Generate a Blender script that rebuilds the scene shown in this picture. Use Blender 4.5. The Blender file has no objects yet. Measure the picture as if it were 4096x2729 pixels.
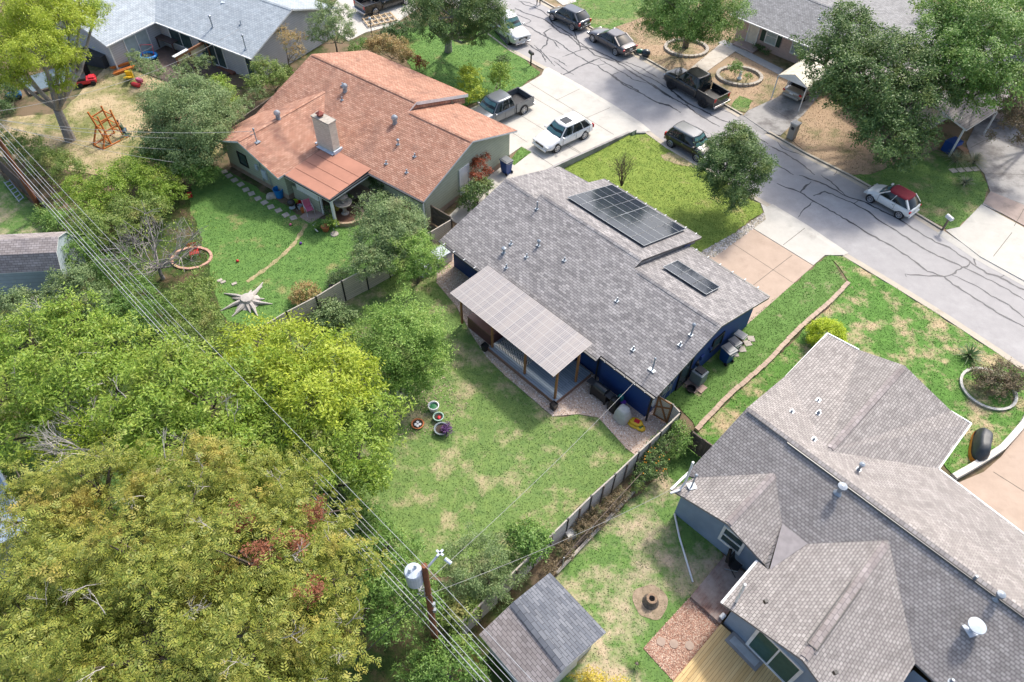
import bpy, math, random
import numpy as np
from mathutils import Vector, Matrix
random.seed(7)
rng = np.random.default_rng(11)
R = math.radians
scene = bpy.context.scene
col = scene.collection

# ------------------------------------------------------------------ camera
FPX, CAMH, PITCH, ROLL = 2900.0, 33.0, R(49.5), R(1.5)
cp, sp = math.cos(PITCH), math.sin(PITCH)
_f = Vector((0, cp, -sp)); _r = Vector((1, 0, 0)); _u = _r.cross(_f)
cr, sr = math.cos(ROLL), math.sin(ROLL)
_r2 = cr*_r + sr*_u; _u2 = -sr*_r + cr*_u
cam_d = bpy.data.cameras.new('camera'); cam = bpy.data.objects.new('camera', cam_d); col.objects.link(cam)
cam.matrix_world = Matrix(((_r2.x, _u2.x, -_f.x, 0), (_r2.y, _u2.y, -_f.y, 0), (_r2.z, _u2.z, -_f.z, CAMH), (0, 0, 0, 1)))
cam_d.sensor_width = 36; cam_d.lens = FPX/4096*36; cam_d.clip_end = 3000; cam_d.clip_start = 0.5
scene.camera = cam
scene.render.resolution_x, scene.render.resolution_y = 1024, 682

# ------------------------------------------------------------------ light
SUN_AZ, SUN_EL = R(55), R(50)
world = bpy.data.worlds.new("World"); scene.world = world; world.use_nodes = True
wn = world.node_tree.nodes; wl = world.node_tree.links
sky = wn.new('ShaderNodeTexSky'); sky.sky_type = 'NISHITA'; sky.sun_disc = False
sky.sun_elevation = SUN_EL; sky.sun_rotation = R(90)-SUN_AZ; sky.dust_density = 4.0; sky.air_density = 1.0
wl.new(sky.outputs[0], wn['Background'].inputs[0]); wn['Background'].inputs[1].default_value = 0.15
sd = bpy.data.lights.new('sun', 'SUN'); sd.energy = 2.0; sd.angle = R(5); sd.color = (1, .95, .87)
so = bpy.data.objects.new('sun', sd); col.objects.link(so)
so.rotation_euler = Vector((-math.cos(SUN_AZ)*math.cos(SUN_EL), -math.sin(SUN_AZ)*math.cos(SUN_EL), -math.sin(SUN_EL))).to_track_quat('-Z', 'Y').to_euler()
scene.view_settings.view_transform = 'Standard'; scene.view_settings.look = 'None'
scene.view_settings.exposure = 1.0; scene.view_settings.gamma = 1

# ------------------------------------------------------------------ survey: photo measurements -> ground coordinates
KS = 1.74076
def D(x, y, z=0.0):
    sx, sy = x*KS, y*KS
    d = _r2*((sx-2048)/FPX) + _u2*(-(sy-1364.5)/FPX) + _f
    t = (CAMH-z)/-d.z
    return Vector((d.x*t, d.y*t, z))
def K(c, r, x, y, z=0.0):
    return D(588.3*c + x/3.8996, (0, 402.1, 792.8, 1165.6)[r] + y/3.8996, z)
def mpp(x, y, z=0.0):      # metres per photo unit at that place
    p = D(x, y, z); return (p-Vector((0, 0, CAMH))).dot(_f)/(FPX/KS)

class Frame:               # local axes of a house: u along its ridge, v towards the far side
    def __init__(s, deg, o): s.a = R(deg); s.A = Vector((math.cos(s.a), math.sin(s.a), 0)); s.B = Vector((-math.sin(s.a), math.cos(s.a), 0)); s.o = Vector((o[0], o[1], 0))
    def __call__(s, u, v, z=0.0): return s.o + s.A*u + s.B*v + Vector((0, 0, z))

# ------------------------------------------------------------------ object helpers
def tag(o, label=None, cat=None, group=None, kind=None):
    if label: o['label'] = label
    if cat: o['category'] = cat
    if group: o['group'] = group
    if kind: o['kind'] = kind
    return o
def thing(name, label, cat, loc=(0, 0, 0), rz=0.0, group=None):
    o = bpy.data.objects.new(name, None); col.objects.link(o); o.location = Vector(loc); o.rotation_euler = (0, 0, rz)
    o.empty_display_size = .2
    return tag(o, label, cat, group)
def cmat(o):
    m = Matrix.Translation(o.location) @ Matrix.Rotation(o.rotation_euler.z, 4, 'Z')
    return (cmat(o.parent) @ m) if o.parent else m

class MB:
    def __init__(s): s.v = []; s.f = []; s.m = []; s.uv = {}
    def poly(s, pts, m=0, uv=None):
        i = len(s.v); s.v += [tuple(p) for p in pts]; s.f.append(tuple(range(i, i+len(pts)))); s.m.append(m)
        if uv: s.uv[len(s.f)-1] = uv
        return s
    def grid(s, rows, m=0, closed=False, caps=False):
        i = len(s.v); n = len(rows[0])
        for r in rows: s.v += [tuple(p) for p in r]
        for a in range(len(rows)-1):
            for b in range(n if closed else n-1):
                c = (b+1) % n
                s.f.append((i+a*n+b, i+a*n+c, i+(a+1)*n+c, i+(a+1)*n+b)); s.m.append(m)
        if caps:
            s.f.append(tuple(i+k for k in reversed(range(n)))); s.m.append(m)
            s.f.append(tuple(i+(len(rows)-1)*n+k for k in range(n))); s.m.append(m)
        return s
    def obox(s, c, ax, ay, az, m=0):   # centre and three half axes
        c = Vector(c); ax = Vector(ax); ay = Vector(ay); az = Vector(az); i = len(s.v)
        for k in range(8): s.v.append(tuple(c + ax*(1 if k & 1 else -1) + ay*(1 if k & 2 else -1) + az*(1 if k & 4 else -1)))
        fl = ((0, 2, 3, 1), (4, 5, 7, 6), (0, 1, 5, 4), (2, 6, 7, 3), (0, 4, 6, 2), (1, 3, 7, 5))
        for q in fl: s.f.append(tuple(i+k for k in q)); s.m.append(m)
        return s
    def box(s, c, size, rz=0.0, m=0):
        ca, sa = math.cos(rz), math.sin(rz)
        return s.obox(c, (ca*size[0]/2, sa*size[0]/2, 0), (-sa*size[1]/2, ca*size[1]/2, 0), (0, 0, size[2]/2), m)
    def beam(s, a, b, w, h, m=0, up=(0, 0, 1)):
        a = Vector(a); b = Vector(b); d = b-a; L = d.length; d.normalize(); up = Vector(up)
        if abs(d.dot(up)) > .98: up = Vector((1, 0, 0))
        y = up.cross(d).normalized(); z = d.cross(y)
        return s.obox((a+b)/2, d*(L/2), y*(w/2), z*(h/2), m)
    def tube(s, pts, r, n=6, m=0, caps=True):
        rows = []; pts = [Vector(p) for p in pts]; k = len(pts)
        rr = r if hasattr(r, '__len__') else [r]*k
        for j, p in enumerate(pts):
            d = (pts[min(j+1, k-1)]-pts[max(j-1, 0)]).normalized()
            up = Vector((0, 0, 1)) if abs(d.z) < .9 else Vector((1, 0, 0))
            x = up.cross(d).normalized(); y = d.cross(x)
            rows.append([p + (x*math.cos(t)+y*math.sin(t))*rr[j] for t in [2*math.pi*q/n for q in range(n)]])
        return s.grid(rows, m, True, caps)
    def lathe(s, c, prof, n=14, m=0, caps=True):
        c = Vector(c)
        return s.grid([[c+Vector((r*math.cos(2*math.pi*q/n), r*math.sin(2*math.pi*q/n), z)) for q in range(n)] for r, z in prof], m, True, caps)
    def prism(s, pts, z0, z1, m=0, ms=None):
        n = len(pts); i = len(s.v)
        for p in pts: s.v.append((p[0], p[1], z0))
        for p in pts: s.v.append((p[0], p[1], z1))
        s.f.append(tuple(i+n+k for k in range(n))); s.m.append(m)
        for k in range(n): s.f.append((i+k, i+(k+1) % n, i+n+(k+1) % n, i+n+k)); s.m.append(m if ms is None else ms)
        return s
    def ball(s, c, rad, n=10, k=6, m=0):
        c = Vector(c); rad = rad if hasattr(rad, '__len__') else (rad,)*3
        return s.grid([[c+Vector((rad[0]*math.sin(a)*math.cos(t), rad[1]*math.sin(a)*math.sin(t), -rad[2]*math.cos(a))) for t in [2*math.pi*q/n for q in range(n)]] for a in [max(.02, min(math.pi-.02, math.pi*j/k)) for j in range(k+1)]], m, True, True)
    def build(s, name, mats, parent=None, world=True, smooth=False, origin=None, label=None, subsurf=0, bevel=0):
        me = bpy.data.meshes.new(name)
        vs = s.v
        if parent is not None and world:
            inv = cmat(parent).inverted(); vs = [tuple(inv @ Vector(p)) for p in vs]
        elif origin is not None:
            oo = Vector(origin); vs = [tuple(Vector(p)-oo) for p in vs]
        me.from_pydata(vs, [], s.f)
        for mt in (mats if isinstance(mats, (list, tuple)) else [mats]): me.materials.append(mt)
        me.polygons.foreach_set('material_index', s.m)
        if s.uv:
            ul = me.uv_layers.new(name='uv')
            for fi, uv in s.uv.items():
                for li, q in zip(me.polygons[fi].loop_indices, uv): ul.data[li].uv = q
        if smooth: me.polygons.foreach_set('use_smooth', [True]*len(s.f))
        me.update()
        o = bpy.data.objects.new(name, me); col.objects.link(o)
        if parent is not None: o.parent = parent
        elif origin is not None: o.location = origin
        if label: o['label'] = label
        if bevel:
            b = o.modifiers.new('bevel', 'BEVEL'); b.width = bevel; b.segments = 2; b.limit_method = 'ANGLE'
        if subsurf:
            b = o.modifiers.new('sub', 'SUBSURF'); b.levels = b.render_levels = subsurf
        return o
def structure(name, mb, mats, label=None):
    o = mb.build(name, mats); return tag(o, label, kind='structure')
def fastmesh(name, V, nper, mat, parent=None, mi=None):    # V: (n*nper,3) array, faces of nper corners
    me = bpy.data.meshes.new(name); n = len(V)//nper
    me.vertices.add(len(V)); me.vertices.foreach_set('co', V.astype(np.float32).ravel())
    me.loops.add(len(V)); me.loops.foreach_set('vertex_index', np.arange(len(V), dtype=np.int32))
    me.polygons.add(n); me.polygons.foreach_set('loop_start', np.arange(0, len(V), nper, dtype=np.int32))
    me.polygons.foreach_set('loop_total', np.full(n, nper, dtype=np.int32))
    for mt in (mat if isinstance(mat, (list, tuple)) else [mat]): me.materials.append(mt)
    if mi is not None: me.polygons.foreach_set('material_index', mi.astype(np.int32))
    me.update(calc_edges=True)
    o = bpy.data.objects.new(name, me); col.objects.link(o)
    if parent: o.parent = parent
    return o

# ------------------------------------------------------------------ materials
def _new(name):
    m = bpy.data.materials.new(name); m.use_nodes = True; nt = m.node_tree
    return m, nt.nodes, nt.links, nt.nodes['Principled BSDF']
def rgb(c): return (c[0], c[1], c[2], 1)
def h(s):                                    # sRGB hex to linear
    v = [int(s[i:i+2], 16)/255 for i in (0, 2, 4)]
    return tuple(x/12.92 if x < .04045 else ((x+.055)/1.055)**2.4 for x in v)
def noise_mix(n, l, vec, c1, c2, scale, lo=.35, hi=.65, detail=4, rough=.6):
    t = n.new('ShaderNodeTexNoise'); t.inputs['Scale'].default_value = scale; t.inputs['Detail'].default_value = detail; t.inputs['Roughness'].default_value = rough
    if vec is not None: l.new(vec, t.inputs['Vector'])
    r = n.new('ShaderNodeMapRange'); r.inputs[1].default_value = lo; r.inputs[2].default_value = hi; l.new(t.outputs[0], r.inputs[0])
    x = n.new('ShaderNodeMix'); x.data_type = 'RGBA'
    l.new(r.outputs[0], x.inputs[0])
    for k, c in ((6, c1), (7, c2)):
        if isinstance(c, tuple): x.inputs[k].default_value = rgb(c)
        else: l.new(c, x.inputs[k])
    return x.outputs[2], t
def mat(name, c, rough=.6, c2=None, scale=3.0, metal=0, bump=0, bscale=40, coat=0, spec=None):
    m, n, l, b = _new(name)
    b.inputs['Roughness'].default_value = rough; b.inputs['Metallic'].default_value = metal
    if coat: b.inputs['Coat Weight'].default_value = coat; b.inputs['Coat Roughness'].default_value = .04
    if spec is not None: b.inputs['Specular IOR Level'].default_value = spec
    g = n.new('ShaderNodeNewGeometry')
    if c2 is None: c2 = tuple(x*.82 for x in c)
    o, t = noise_mix(n, l, g.outputs['Position'], c, c2, scale)
    l.new(o, b.inputs['Base Color'])
    if bump:
        t2 = n.new('ShaderNodeTexNoise'); t2.inputs['Scale'].default_value = bscale; l.new(g.outputs['Position'], t2.inputs['Vector'])
        bp = n.new('ShaderNodeBump'); bp.inputs['Strength'].default_value = bump; bp.inputs['Distance'].default_value = .02
        l.new(t2.outputs[0], bp.inputs['Height']); l.new(bp.outputs[0], b.inputs['Normal'])
    return m
def shingles(name, c1, c2, dark, stain=None, row=.145, wid=.30, stain_scale=.5, stain_lo=.5, stain_hi=.75, mortar=.012):
    m, n, l, b = _new(name); b.inputs['Roughness'].default_value = .9; b.inputs['Specular IOR Level'].default_value = .25
    uv = n.new('ShaderNodeUVMap'); uv.uv_map = 'uv'
    br = n.new('ShaderNodeTexBrick'); br.inputs['Scale'].default_value = 1
    br.inputs['Brick Width'].default_value = wid; br.inputs['Row Height'].default_value = row
    br.inputs['Mortar Size'].default_value = mortar; br.inputs['Mortar Smooth'].default_value = .2
    br.inputs['Color1'].default_value = rgb(c1); br.inputs['Color2'].default_value = rgb(c2); br.inputs['Mortar'].default_value = rgb(dark)
    br.offset = .5; l.new(uv.outputs[0], br.inputs['Vector'])
    cur = br.outputs['Color']
    # wider random tone per course piece
    br2 = n.new('ShaderNodeTexBrick'); br2.inputs['Scale'].default_value = 1; br2.inputs['Brick Width'].default_value = wid*2.3; br2.inputs['Row Height'].default_value = row
    br2.inputs['Mortar Size'].default_value = 0; br2.offset = .37; br2.inputs['Color1'].default_value = (.93, .93, .93, 1); br2.inputs['Color2'].default_value = (1.07, 1.07, 1.07, 1)
    l.new(uv.outputs[0], br2.inputs['Vector'])
    mu = n.new('ShaderNodeMix'); mu.data_type = 'RGBA'; mu.blend_type = 'MULTIPLY'; mu.inputs[0].default_value = 1
    l.new(cur, mu.inputs[6]); l.new(br2.outputs['Color'], mu.inputs[7]); cur = mu.outputs[2]
    g = n.new('ShaderNodeNewGeometry')
    gr, _ = noise_mix(n, l, g.outputs['Position'], (.88, .88, .88), (1.1, 1.1, 1.1), 1.3, .35, .65, 6, .7)
    mu = n.new('ShaderNodeMix'); mu.data_type = 'RGBA'; mu.blend_type = 'MULTIPLY'; mu.inputs[0].default_value = 1
    l.new(cur, mu.inputs[6]); l.new(gr, mu.inputs[7]); cur = mu.outputs[2]
    if stain:
        mp = n.new('ShaderNodeMapping'); mp.inputs['Scale'].default_value = (1, .45, 1); l.new(uv.outputs[0], mp.inputs[0])
        cur, _ = noise_mix(n, l, mp.outputs[0], cur, stain, stain_scale, stain_lo, stain_hi, 5, .65)
    l.new(cur, b.inputs['Base Color'])
    bp = n.new('ShaderNodeBump'); bp.inputs['Strength'].default_value = .15; bp.inputs['Distance'].default_value = .008; bp.invert = True
    l.new(br.outputs['Fac'], bp.inputs['Height']); l.new(bp.outputs[0], b.inputs['Normal'])
    return m
def grass_mat(name, g1, g2, tan, amount=.5, scale=.55, soil=None):
    m, n, l, b = _new(name); b.inputs['Roughness'].default_value = .85; b.inputs['Specular IOR Level'].default_value = .15
    g = n.new('ShaderNodeNewGeometry'); P = g.outputs['Position']
    fl = n.new('ShaderNodeMapping'); fl.inputs['Scale'].default_value = (1, 1, 0); l.new(P, fl.inputs[0]); P2 = fl.outputs[0]
    a, _ = noise_mix(n, l, P2, g1, g2, 1.7, .35, .65, 5, .65)
    fine, _ = noise_mix(n, l, P2, a, tuple(x*.8 for x in g2), 9, .45, .85, 4, .7)
    lo = .62-.3*amount
    patch, _ = noise_mix(n, l, P2, fine, tan, scale, lo, lo+.14, 7, .72)
    cur = patch
    if soil: cur, _ = noise_mix(n, l, P2, cur, soil, scale*.8, .6, .72, 6, .7)
    l.new(cur, b.inputs['Base Color'])
    t2 = n.new('ShaderNodeTexNoise'); t2.inputs['Scale'].default_value = 9; t2.inputs['Detail'].default_value = 6; l.new(P2, t2.inputs['Vector'])
    bp = n.new('ShaderNodeBump'); bp.inputs['Strength'].default_value = .45; bp.inputs['Distance'].default_value = .05
    l.new(t2.outputs[0], bp.inputs['Height']); l.new(bp.outputs[0], b.inputs['Normal'])
    return m
def leaf_mat(name, c1, c2, c3=None, amt=.5, scale=.5, trans=.32):
    m, n, l, b = _new(name); out = n['Material Output']
    g = n.new('ShaderNodeNewGeometry')
    x = n.new('ShaderNodeMix'); x.data_type = 'RGBA'; l.new(g.outputs['Random Per Island'], x.inputs[0]); x.inputs[6].default_value = rgb(c1); x.inputs[7].default_value = rgb(c2)
    cur = x.outputs[2]
    if c3: cur, _ = noise_mix(n, l, g.outputs['Position'], cur, c3, scale, .62-.2*amt, .8-.2*amt, 3, .6)
    b.inputs['Roughness'].default_value = .5; b.inputs['Specular IOR Level'].default_value = .35; l.new(cur, b.inputs['Base Color'])
    tr = n.new('ShaderNodeBsdfTranslucent'); l.new(cur, tr.inputs[0])
    mx = n.new('ShaderNodeMixShader'); mx.inputs[0].default_value = trans; l.new(b.outputs[0], mx.inputs[1]); l.new(tr.outputs[0], mx.inputs[2]); l.new(mx.outputs[0], out.inputs[0])
    return m
def concrete(name, c, c2, stain, amt=.4, scale=.35):
    m, n, l, b = _new(name); b.inputs['Roughness'].default_value = .88; b.inputs['Specular IOR Level'].default_value = .3
    g = n.new('ShaderNodeNewGeometry'); P = g.outputs['Position']
    a, _ = noise_mix(n, l, P, c, c2, 1.1, .3, .7, 6, .7)
    a, _ = noise_mix(n, l, P, a, stain, scale, .66-.25*amt, .92-.25*amt, 7, .72)
    f, _ = noise_mix(n, l, P, (.92, .92, .92), (1.07, 1.07, 1.07), 45, .3, .7, 2, .5)
    mu = n.new('ShaderNodeMix'); mu.data_type = 'RGBA'; mu.blend_type = 'MULTIPLY'; mu.inputs[0].default_value = 1
    l.new(a, mu.inputs[6]); l.new(f, mu.inputs[7]); l.new(mu.outputs[2], b.inputs['Base Color'])
    return m
def planks(name, c1, c2, gap, wid=.14, length=3.0, ang=0.0, rough=.75, stain=None):
    # boards laid along uv x
    m, n, l, b = _new(name); b.inputs['Roughness'].default_value = rough
    uv = n.new('ShaderNodeUVMap'); uv.uv_map = 'uv'
    br = n.new('ShaderNodeTexBrick'); br.inputs['Scale'].default_value = 1; br.inputs['Brick Width'].default_value = length; br.inputs['Row Height'].default_value = wid
    br.inputs['Mortar Size'].default_value = .008; br.inputs['Color1'].default_value = rgb(c1); br.inputs['Color2'].default_value = rgb(c2); br.inputs['Mortar'].default_value = rgb(gap)
    l.new(uv.outputs[0], br.inputs['Vector']); cur = br.outputs['Color']
    mp = n.new('ShaderNodeMapping'); mp.inputs['Scale'].default_value = (1.2, 14, 1); l.new(uv.outputs[0], mp.inputs[0])
    f, _ = noise_mix(n, l, mp.outputs[0], (.85, .85, .85), (1.12, 1.12, 1.12), 1.5, .3, .7, 4, .6)
    mu = n.new('ShaderNodeMix'); mu.data_type = 'RGBA'; mu.blend_type = 'MULTIPLY'; mu.inputs[0].default_value = 1
    l.new(cur, mu.inputs[6]); l.new(f, mu.inputs[7]); cur = mu.outputs[2]
    if stain:
        g = n.new('ShaderNodeNewGeometry'); cur, _ = noise_mix(n, l, g.outputs['Position'], cur, stain, .7, .4, .62, 6, .7)
    l.new(cur, b.inputs['Base Color']); return m
def siding(name, c, step=.2):
    m, n, l, b = _new(name); b.inputs['Roughness'].default_value = .65
    g = n.new('ShaderNodeNewGeometry'); sx = n.new('ShaderNodeSeparateXYZ'); l.new(g.outputs['Position'], sx.inputs[0])
    mo = n.new('ShaderNodeMath'); mo.operation = 'MODULO'; mo.inputs[1].default_value = step; l.new(sx.outputs[2], mo.inputs[0])
    gt = n.new('ShaderNodeMath'); gt.operation = 'LESS_THAN'; gt.inputs[1].default_value = .022; l.new(mo.outputs[0], gt.inputs[0])
    a, _ = noise_mix(n, l, g.outputs['Position'], c, tuple(x*.86 for x in c), 1.5, .35, .65, 5, .7)
    x = n.new('ShaderNodeMix'); x.data_type = 'RGBA'; l.new(gt.outputs[0], x.inputs[0]); l.new(a, x.inputs[6]); x.inputs[7].default_value = rgb(tuple(v*.55 for v in c))
    l.new(x.outputs[2], b.inputs['Base Color']); return m
def bricks(name, c1, c2, mortar, w=.22, hh=.075):
    m, n, l, b = _new(name); b.inputs['Roughness'].default_value = .85
    uv = n.new('ShaderNodeUVMap'); uv.uv_map = 'uv'
    br = n.new('ShaderNodeTexBrick'); br.inputs['Scale'].default_value = 1; br.inputs['Brick Width'].default_value = w; br.inputs['Row Height'].default_value = hh; br.inputs['Mortar Size'].default_value = .008
    br.inputs['Color1'].default_value = rgb(c1); br.inputs['Color2'].default_value = rgb(c2); br.inputs['Mortar'].default_value = rgb(mortar)
    l.new(uv.outputs[0], br.inputs['Vector']); l.new(br.outputs['Color'], b.inputs['Base Color']); return m

M = {}
M['white'] = mat('white_paint', (.72, .73, .72), .5, scale=2)
M['gutter'] = mat('dark_gutter', (.03, .033, .038), .4)
M['black'] = mat('black_plastic', (.012, .012, .014), .45)
M['navy'] = siding('navy_siding', (.012, .05, .19))
M['sage'] = siding('sage_siding', (.42, .45, .33), .22)
M['greyblue'] = mat('grey_blue_stucco', (.22, .29, .38), .8, scale=1, bump=.15)
M['lightgrey'] = siding('light_grey_siding', (.46, .47, .5), .18)
M['galv'] = mat('galvanised_metal', (.3, .34, .38), .45, metal=.4, scale=6)
M['glass'] = mat('window_glass', (.03, .05, .055), .06, (.05, .09, .09), scale=1.2)
M['curtain'] = mat('window_blind', (.35, .42, .42), .3)
M['cedar'] = mat('cedar_post', (.32, .15, .055), .7, (.22, .1, .04), scale=8)
M['orangewood'] = mat('orange_stained_wood', (.5, .16, .03), .6, (.4, .12, .025), scale=5)
M['oldwood'] = mat('weathered_wood', (.17, .13, .1), .85, (.08, .065, .055), scale=7)
M['pole'] = mat('creosoted_pole', (.2, .07, .025), .8, (.12, .045, .02), scale=6)
M['bark'] = mat('tree_bark', (.16, .13, .105), .9, (.09, .075, .06), scale=6, bump=.5)
M['greybark'] = mat('pale_grey_bark', (.3, .28, .26), .9, (.2, .18, .17), scale=5)
M['deadwood'] = mat('bare_dead_branch', (.42, .39, .36), .9, scale=6)
M['steel'] = mat('white_enamel_steel', (.5, .56, .62), .35, scale=3)
M['wire'] = mat('aluminium_wire', (.5, .52, .53), .4, metal=.2)
M['drop'] = mat('grey_service_wire', (.3, .3, .3), .6)
M['dkwire'] = mat('black_insulated_wire', (.05, .055, .06), .5)
M['limestone'] = bricks('limestone_block', (.62, .58, .5), (.5, .46, .4), (.3, .27, .22), .3, .2)
M['stone'] = mat('pale_stone', (.42, .38, .32), .85, (.3, .27, .23), scale=5)
M['terracotta'] = mat('terracotta', (.5, .17, .06), .8)
M['red'] = mat('red_plastic', (.55, .02, .03), .4)
M['blue'] = mat('blue_plastic', (.01, .06, .25), .4)
M['cyan'] = mat('bright_blue_plastic', (.01, .2, .55), .4)
M['green'] = mat('green_plastic', (.02, .16, .06), .5)
M['yellow'] = mat('yellow_plastic', (.7, .45, .02), .5)
M['pink'] = mat('pink_plastic', (.65, .15, .25), .5)
M['purple'] = mat('purple_plastic', (.12, .03, .3), .5)
M['tarp'] = mat('blue_tarp', (.01, .09, .4), .45, (.005, .05, .25), scale=3)
M['rubber'] = mat('tyre_rubber', (.015, .015, .016), .8)
M['rim'] = mat('alloy_rim', (.5, .51, .53), .3, metal=.8)
M['chrome'] = mat('chrome', (.6, .6, .62), .15, metal=1)
M['carglass'] = mat('car_glass', (.012, .018, .02), .04)
M['screen'] = mat('windscreen_glass', (.07, .16, .17), .06)
M['lamp'] = mat('headlamp_lens', (.6, .62, .62), .1)
M['tail'] = mat('tail_lamp_lens', (.5, .01, .015), .15)
M['dkgrey'] = mat('dark_grey_cloth', (.035, .037, .042), .7)
M['ltgrey'] = mat('light_grey_cloth', (.5, .49, .45), .8)
M['acgrey'] = mat('grey_cabinet', (.16, .2, .22), .5)
M['skin'] = mat('skin', (.42, .22, .14), .6)
M['hair'] = mat('dark_hair', (.015, .01, .008), .7)
M['olive'] = mat('olive_shirt', (.06, .09, .05), .8)
M['jeans'] = mat('blue_jeans', (.06, .12, .2), .8)
M['grille'] = mat('grille', (.02, .02, .022), .4)

# ================================================================== SETTING: ground, street, lawns
def sheet(name, pts, z, mt, skirt=.16, kind='structure', label=None):
    mb = MB(); P = [(p[0], p[1]) for p in pts]
    a = sum(P[i][0]*P[(i+1) % len(P)][1]-P[(i+1) % len(P)][0]*P[i][1] for i in range(len(P)))
    if a < 0: P = P[::-1]
    mb.prism(P, z-skirt, z)
    o = mb.build(name, mt); return tag(o, label, kind=kind)
def Dp(*pts): return [D(x, y) for x, y in pts]
def ext(pts, a, b):      # extend polyline at both ends by metres
    p = list(pts); d = (p[0]-p[1]).normalized(); e = (p[-1]-p[-2]).normalized()
    return [p[0]+d*a]+p+[p[-1]+e*b]
def offs(pts, w):        # parallel polyline, w metres to the left of travel
    out = []
    for i, p in enumerate(pts):
        d = (pts[min(i+1, len(pts)-1)]-pts[max(i-1, 0)]); d.z = 0; d.normalize()
        out.append(p+Vector((-d.y, d.x, 0))*w)
    return out
near = Dp((1060, 28), (1132, 84.6), (1176.6, 118), (1251, 158), (1330.4, 202.6), (1402, 246), (1461.1, 284.6), (1484, 303), (1533, 338.5), (1640, 402), (1765, 474), (1847, 523.9), (1939, 586.7), (1974, 607), (2047, 651), (2165, 724), (2288, 805), (2353, 850))
far = Dp((1190, -35), (1248, 3), (1353.5, 61.5), (1458.7, 120.5), (1535.6, 164), (1664, 240), (1705, 264), (1765, 303), (1852, 353), (1949.6, 402), (1995.8, 427.7), (2093, 484), (2165, 527.8), (2252, 586.7), (2352, 641))
nearx, farx = ext(near, 40, 60), ext(far, 40, 60)
ground_m = grass_mat('rough_ground', (.07, .09, .03), (.045, .06, .02), (.17, .125, .08), .75, .4)
sheet('ground', [(-900, -700), (900, -700), (900, 1500), (-900, 1500)], -.22, ground_m, .5)
asphalt = concrete('worn_asphalt', (.35, .338, .332), (.29, .28, .276), (.42, .41, .4), .5, .3)
sheet('street', nearx+farx[::-1], -.08, asphalt, .1)
conc = concrete('pale_concrete', (.5, .48, .43), (.43, .41, .365), (.3, .28, .25), .45, .5)
conc_dirty = concrete('stained_concrete', (.33, .32, .305), (.27, .26, .25), (.11, .1, .095), .8, .55)
conc_tan = concrete('tan_aggregate_concrete', (.44, .34, .265), (.37, .285, .22), (.28, .21, .16), .35, .7)
conc_pink = concrete('brownish_concrete', (.36, .29, .25), (.3, .24, .21), (.17, .14, .12), .6, .6)
kerb_m = concrete('kerb_concrete', (.46, .41, .33), (.38, .34, .28), (.24, .21, .17), .5, .8)
M['joint'] = mat('dark_joint', (.1, .09, .07), .9)  # dark colour of the joint lines between slabs
M['seal'] = mat('crack_sealant', (.035, .037, .045), .6)

def kerb(poly, side, lo, hi, name):
    pts = poly[lo:hi]
    a = pts; b = offs(pts, -.16*side); g = offs(pts, .42*side)
    mb = MB()
    for i in range(len(pts)-1):
        q = [a[i], a[i+1], b[i+1], b[i]]
        if side < 0: q = q[::-1]
        mb.prism([(p.x, p.y) for p in q][::-1], -.2, .03)
        q = [a[i], a[i+1], g[i+1], g[i]]
        q = q if side > 0 else q[::-1]
        mb.poly([(p.x, p.y, -.074) for p in q])
    o = mb.build(name, kerb_m); tag(o, kind='structure')
# travel direction of both polylines is towards the right of the photo; street lies left of near, right of far
kerb(nearx, 1, 0, 5, 'kerb'); kerb(nearx, 1, 8, 12, 'kerb'); kerb(nearx, 1, 13, len(nearx), 'kerb')
kerb(farx, -1, 0, 8, 'kerb'); kerb(farx, -1, 8, 14, 'kerb')
def gutter(poly, side, lo, hi, m):
    pts = poly[lo:hi]; g = offs(pts, .55*side); mb = MB()
    for i in range(len(pts)-1):
        q = [(pts[i].x, pts[i].y, .0), (pts[i+1].x, pts[i+1].y, 0.), (g[i+1].x, g[i+1].y, -.074), (g[i].x, g[i].y, -.074)]
        mb.poly(q if side > 0 else q[::-1])
    tag(mb.build('driveway_ramp', m), kind='structure')
gutter(nearx, 1, 4, 9, conc); gutter(nearx, 1, 11, 14, conc); gutter(farx, -1, 7, 9, conc_dirty); gutter(farx, -1, 13, 17, conc)

# land on either side of the street
left_land = [(-110, 60), (-110, -60), (90, -60)]+[(p.x, p.y) for p in nearx[::-1]]+[(-60, 125)]
sheet('near_land', left_land, -.03, ground_m, .3)
right_land = [(p.x, p.y) for p in farx]+[(110, 20), (130, 150), (-10, 170)]
gfar = grass_mat('far_lawn_ground', (.13, .13, .055), (.09, .1, .04), (.3, .22, .14), .8, .3)
sheet('far_land', right_land, -.03, gfar, .3)

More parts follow.
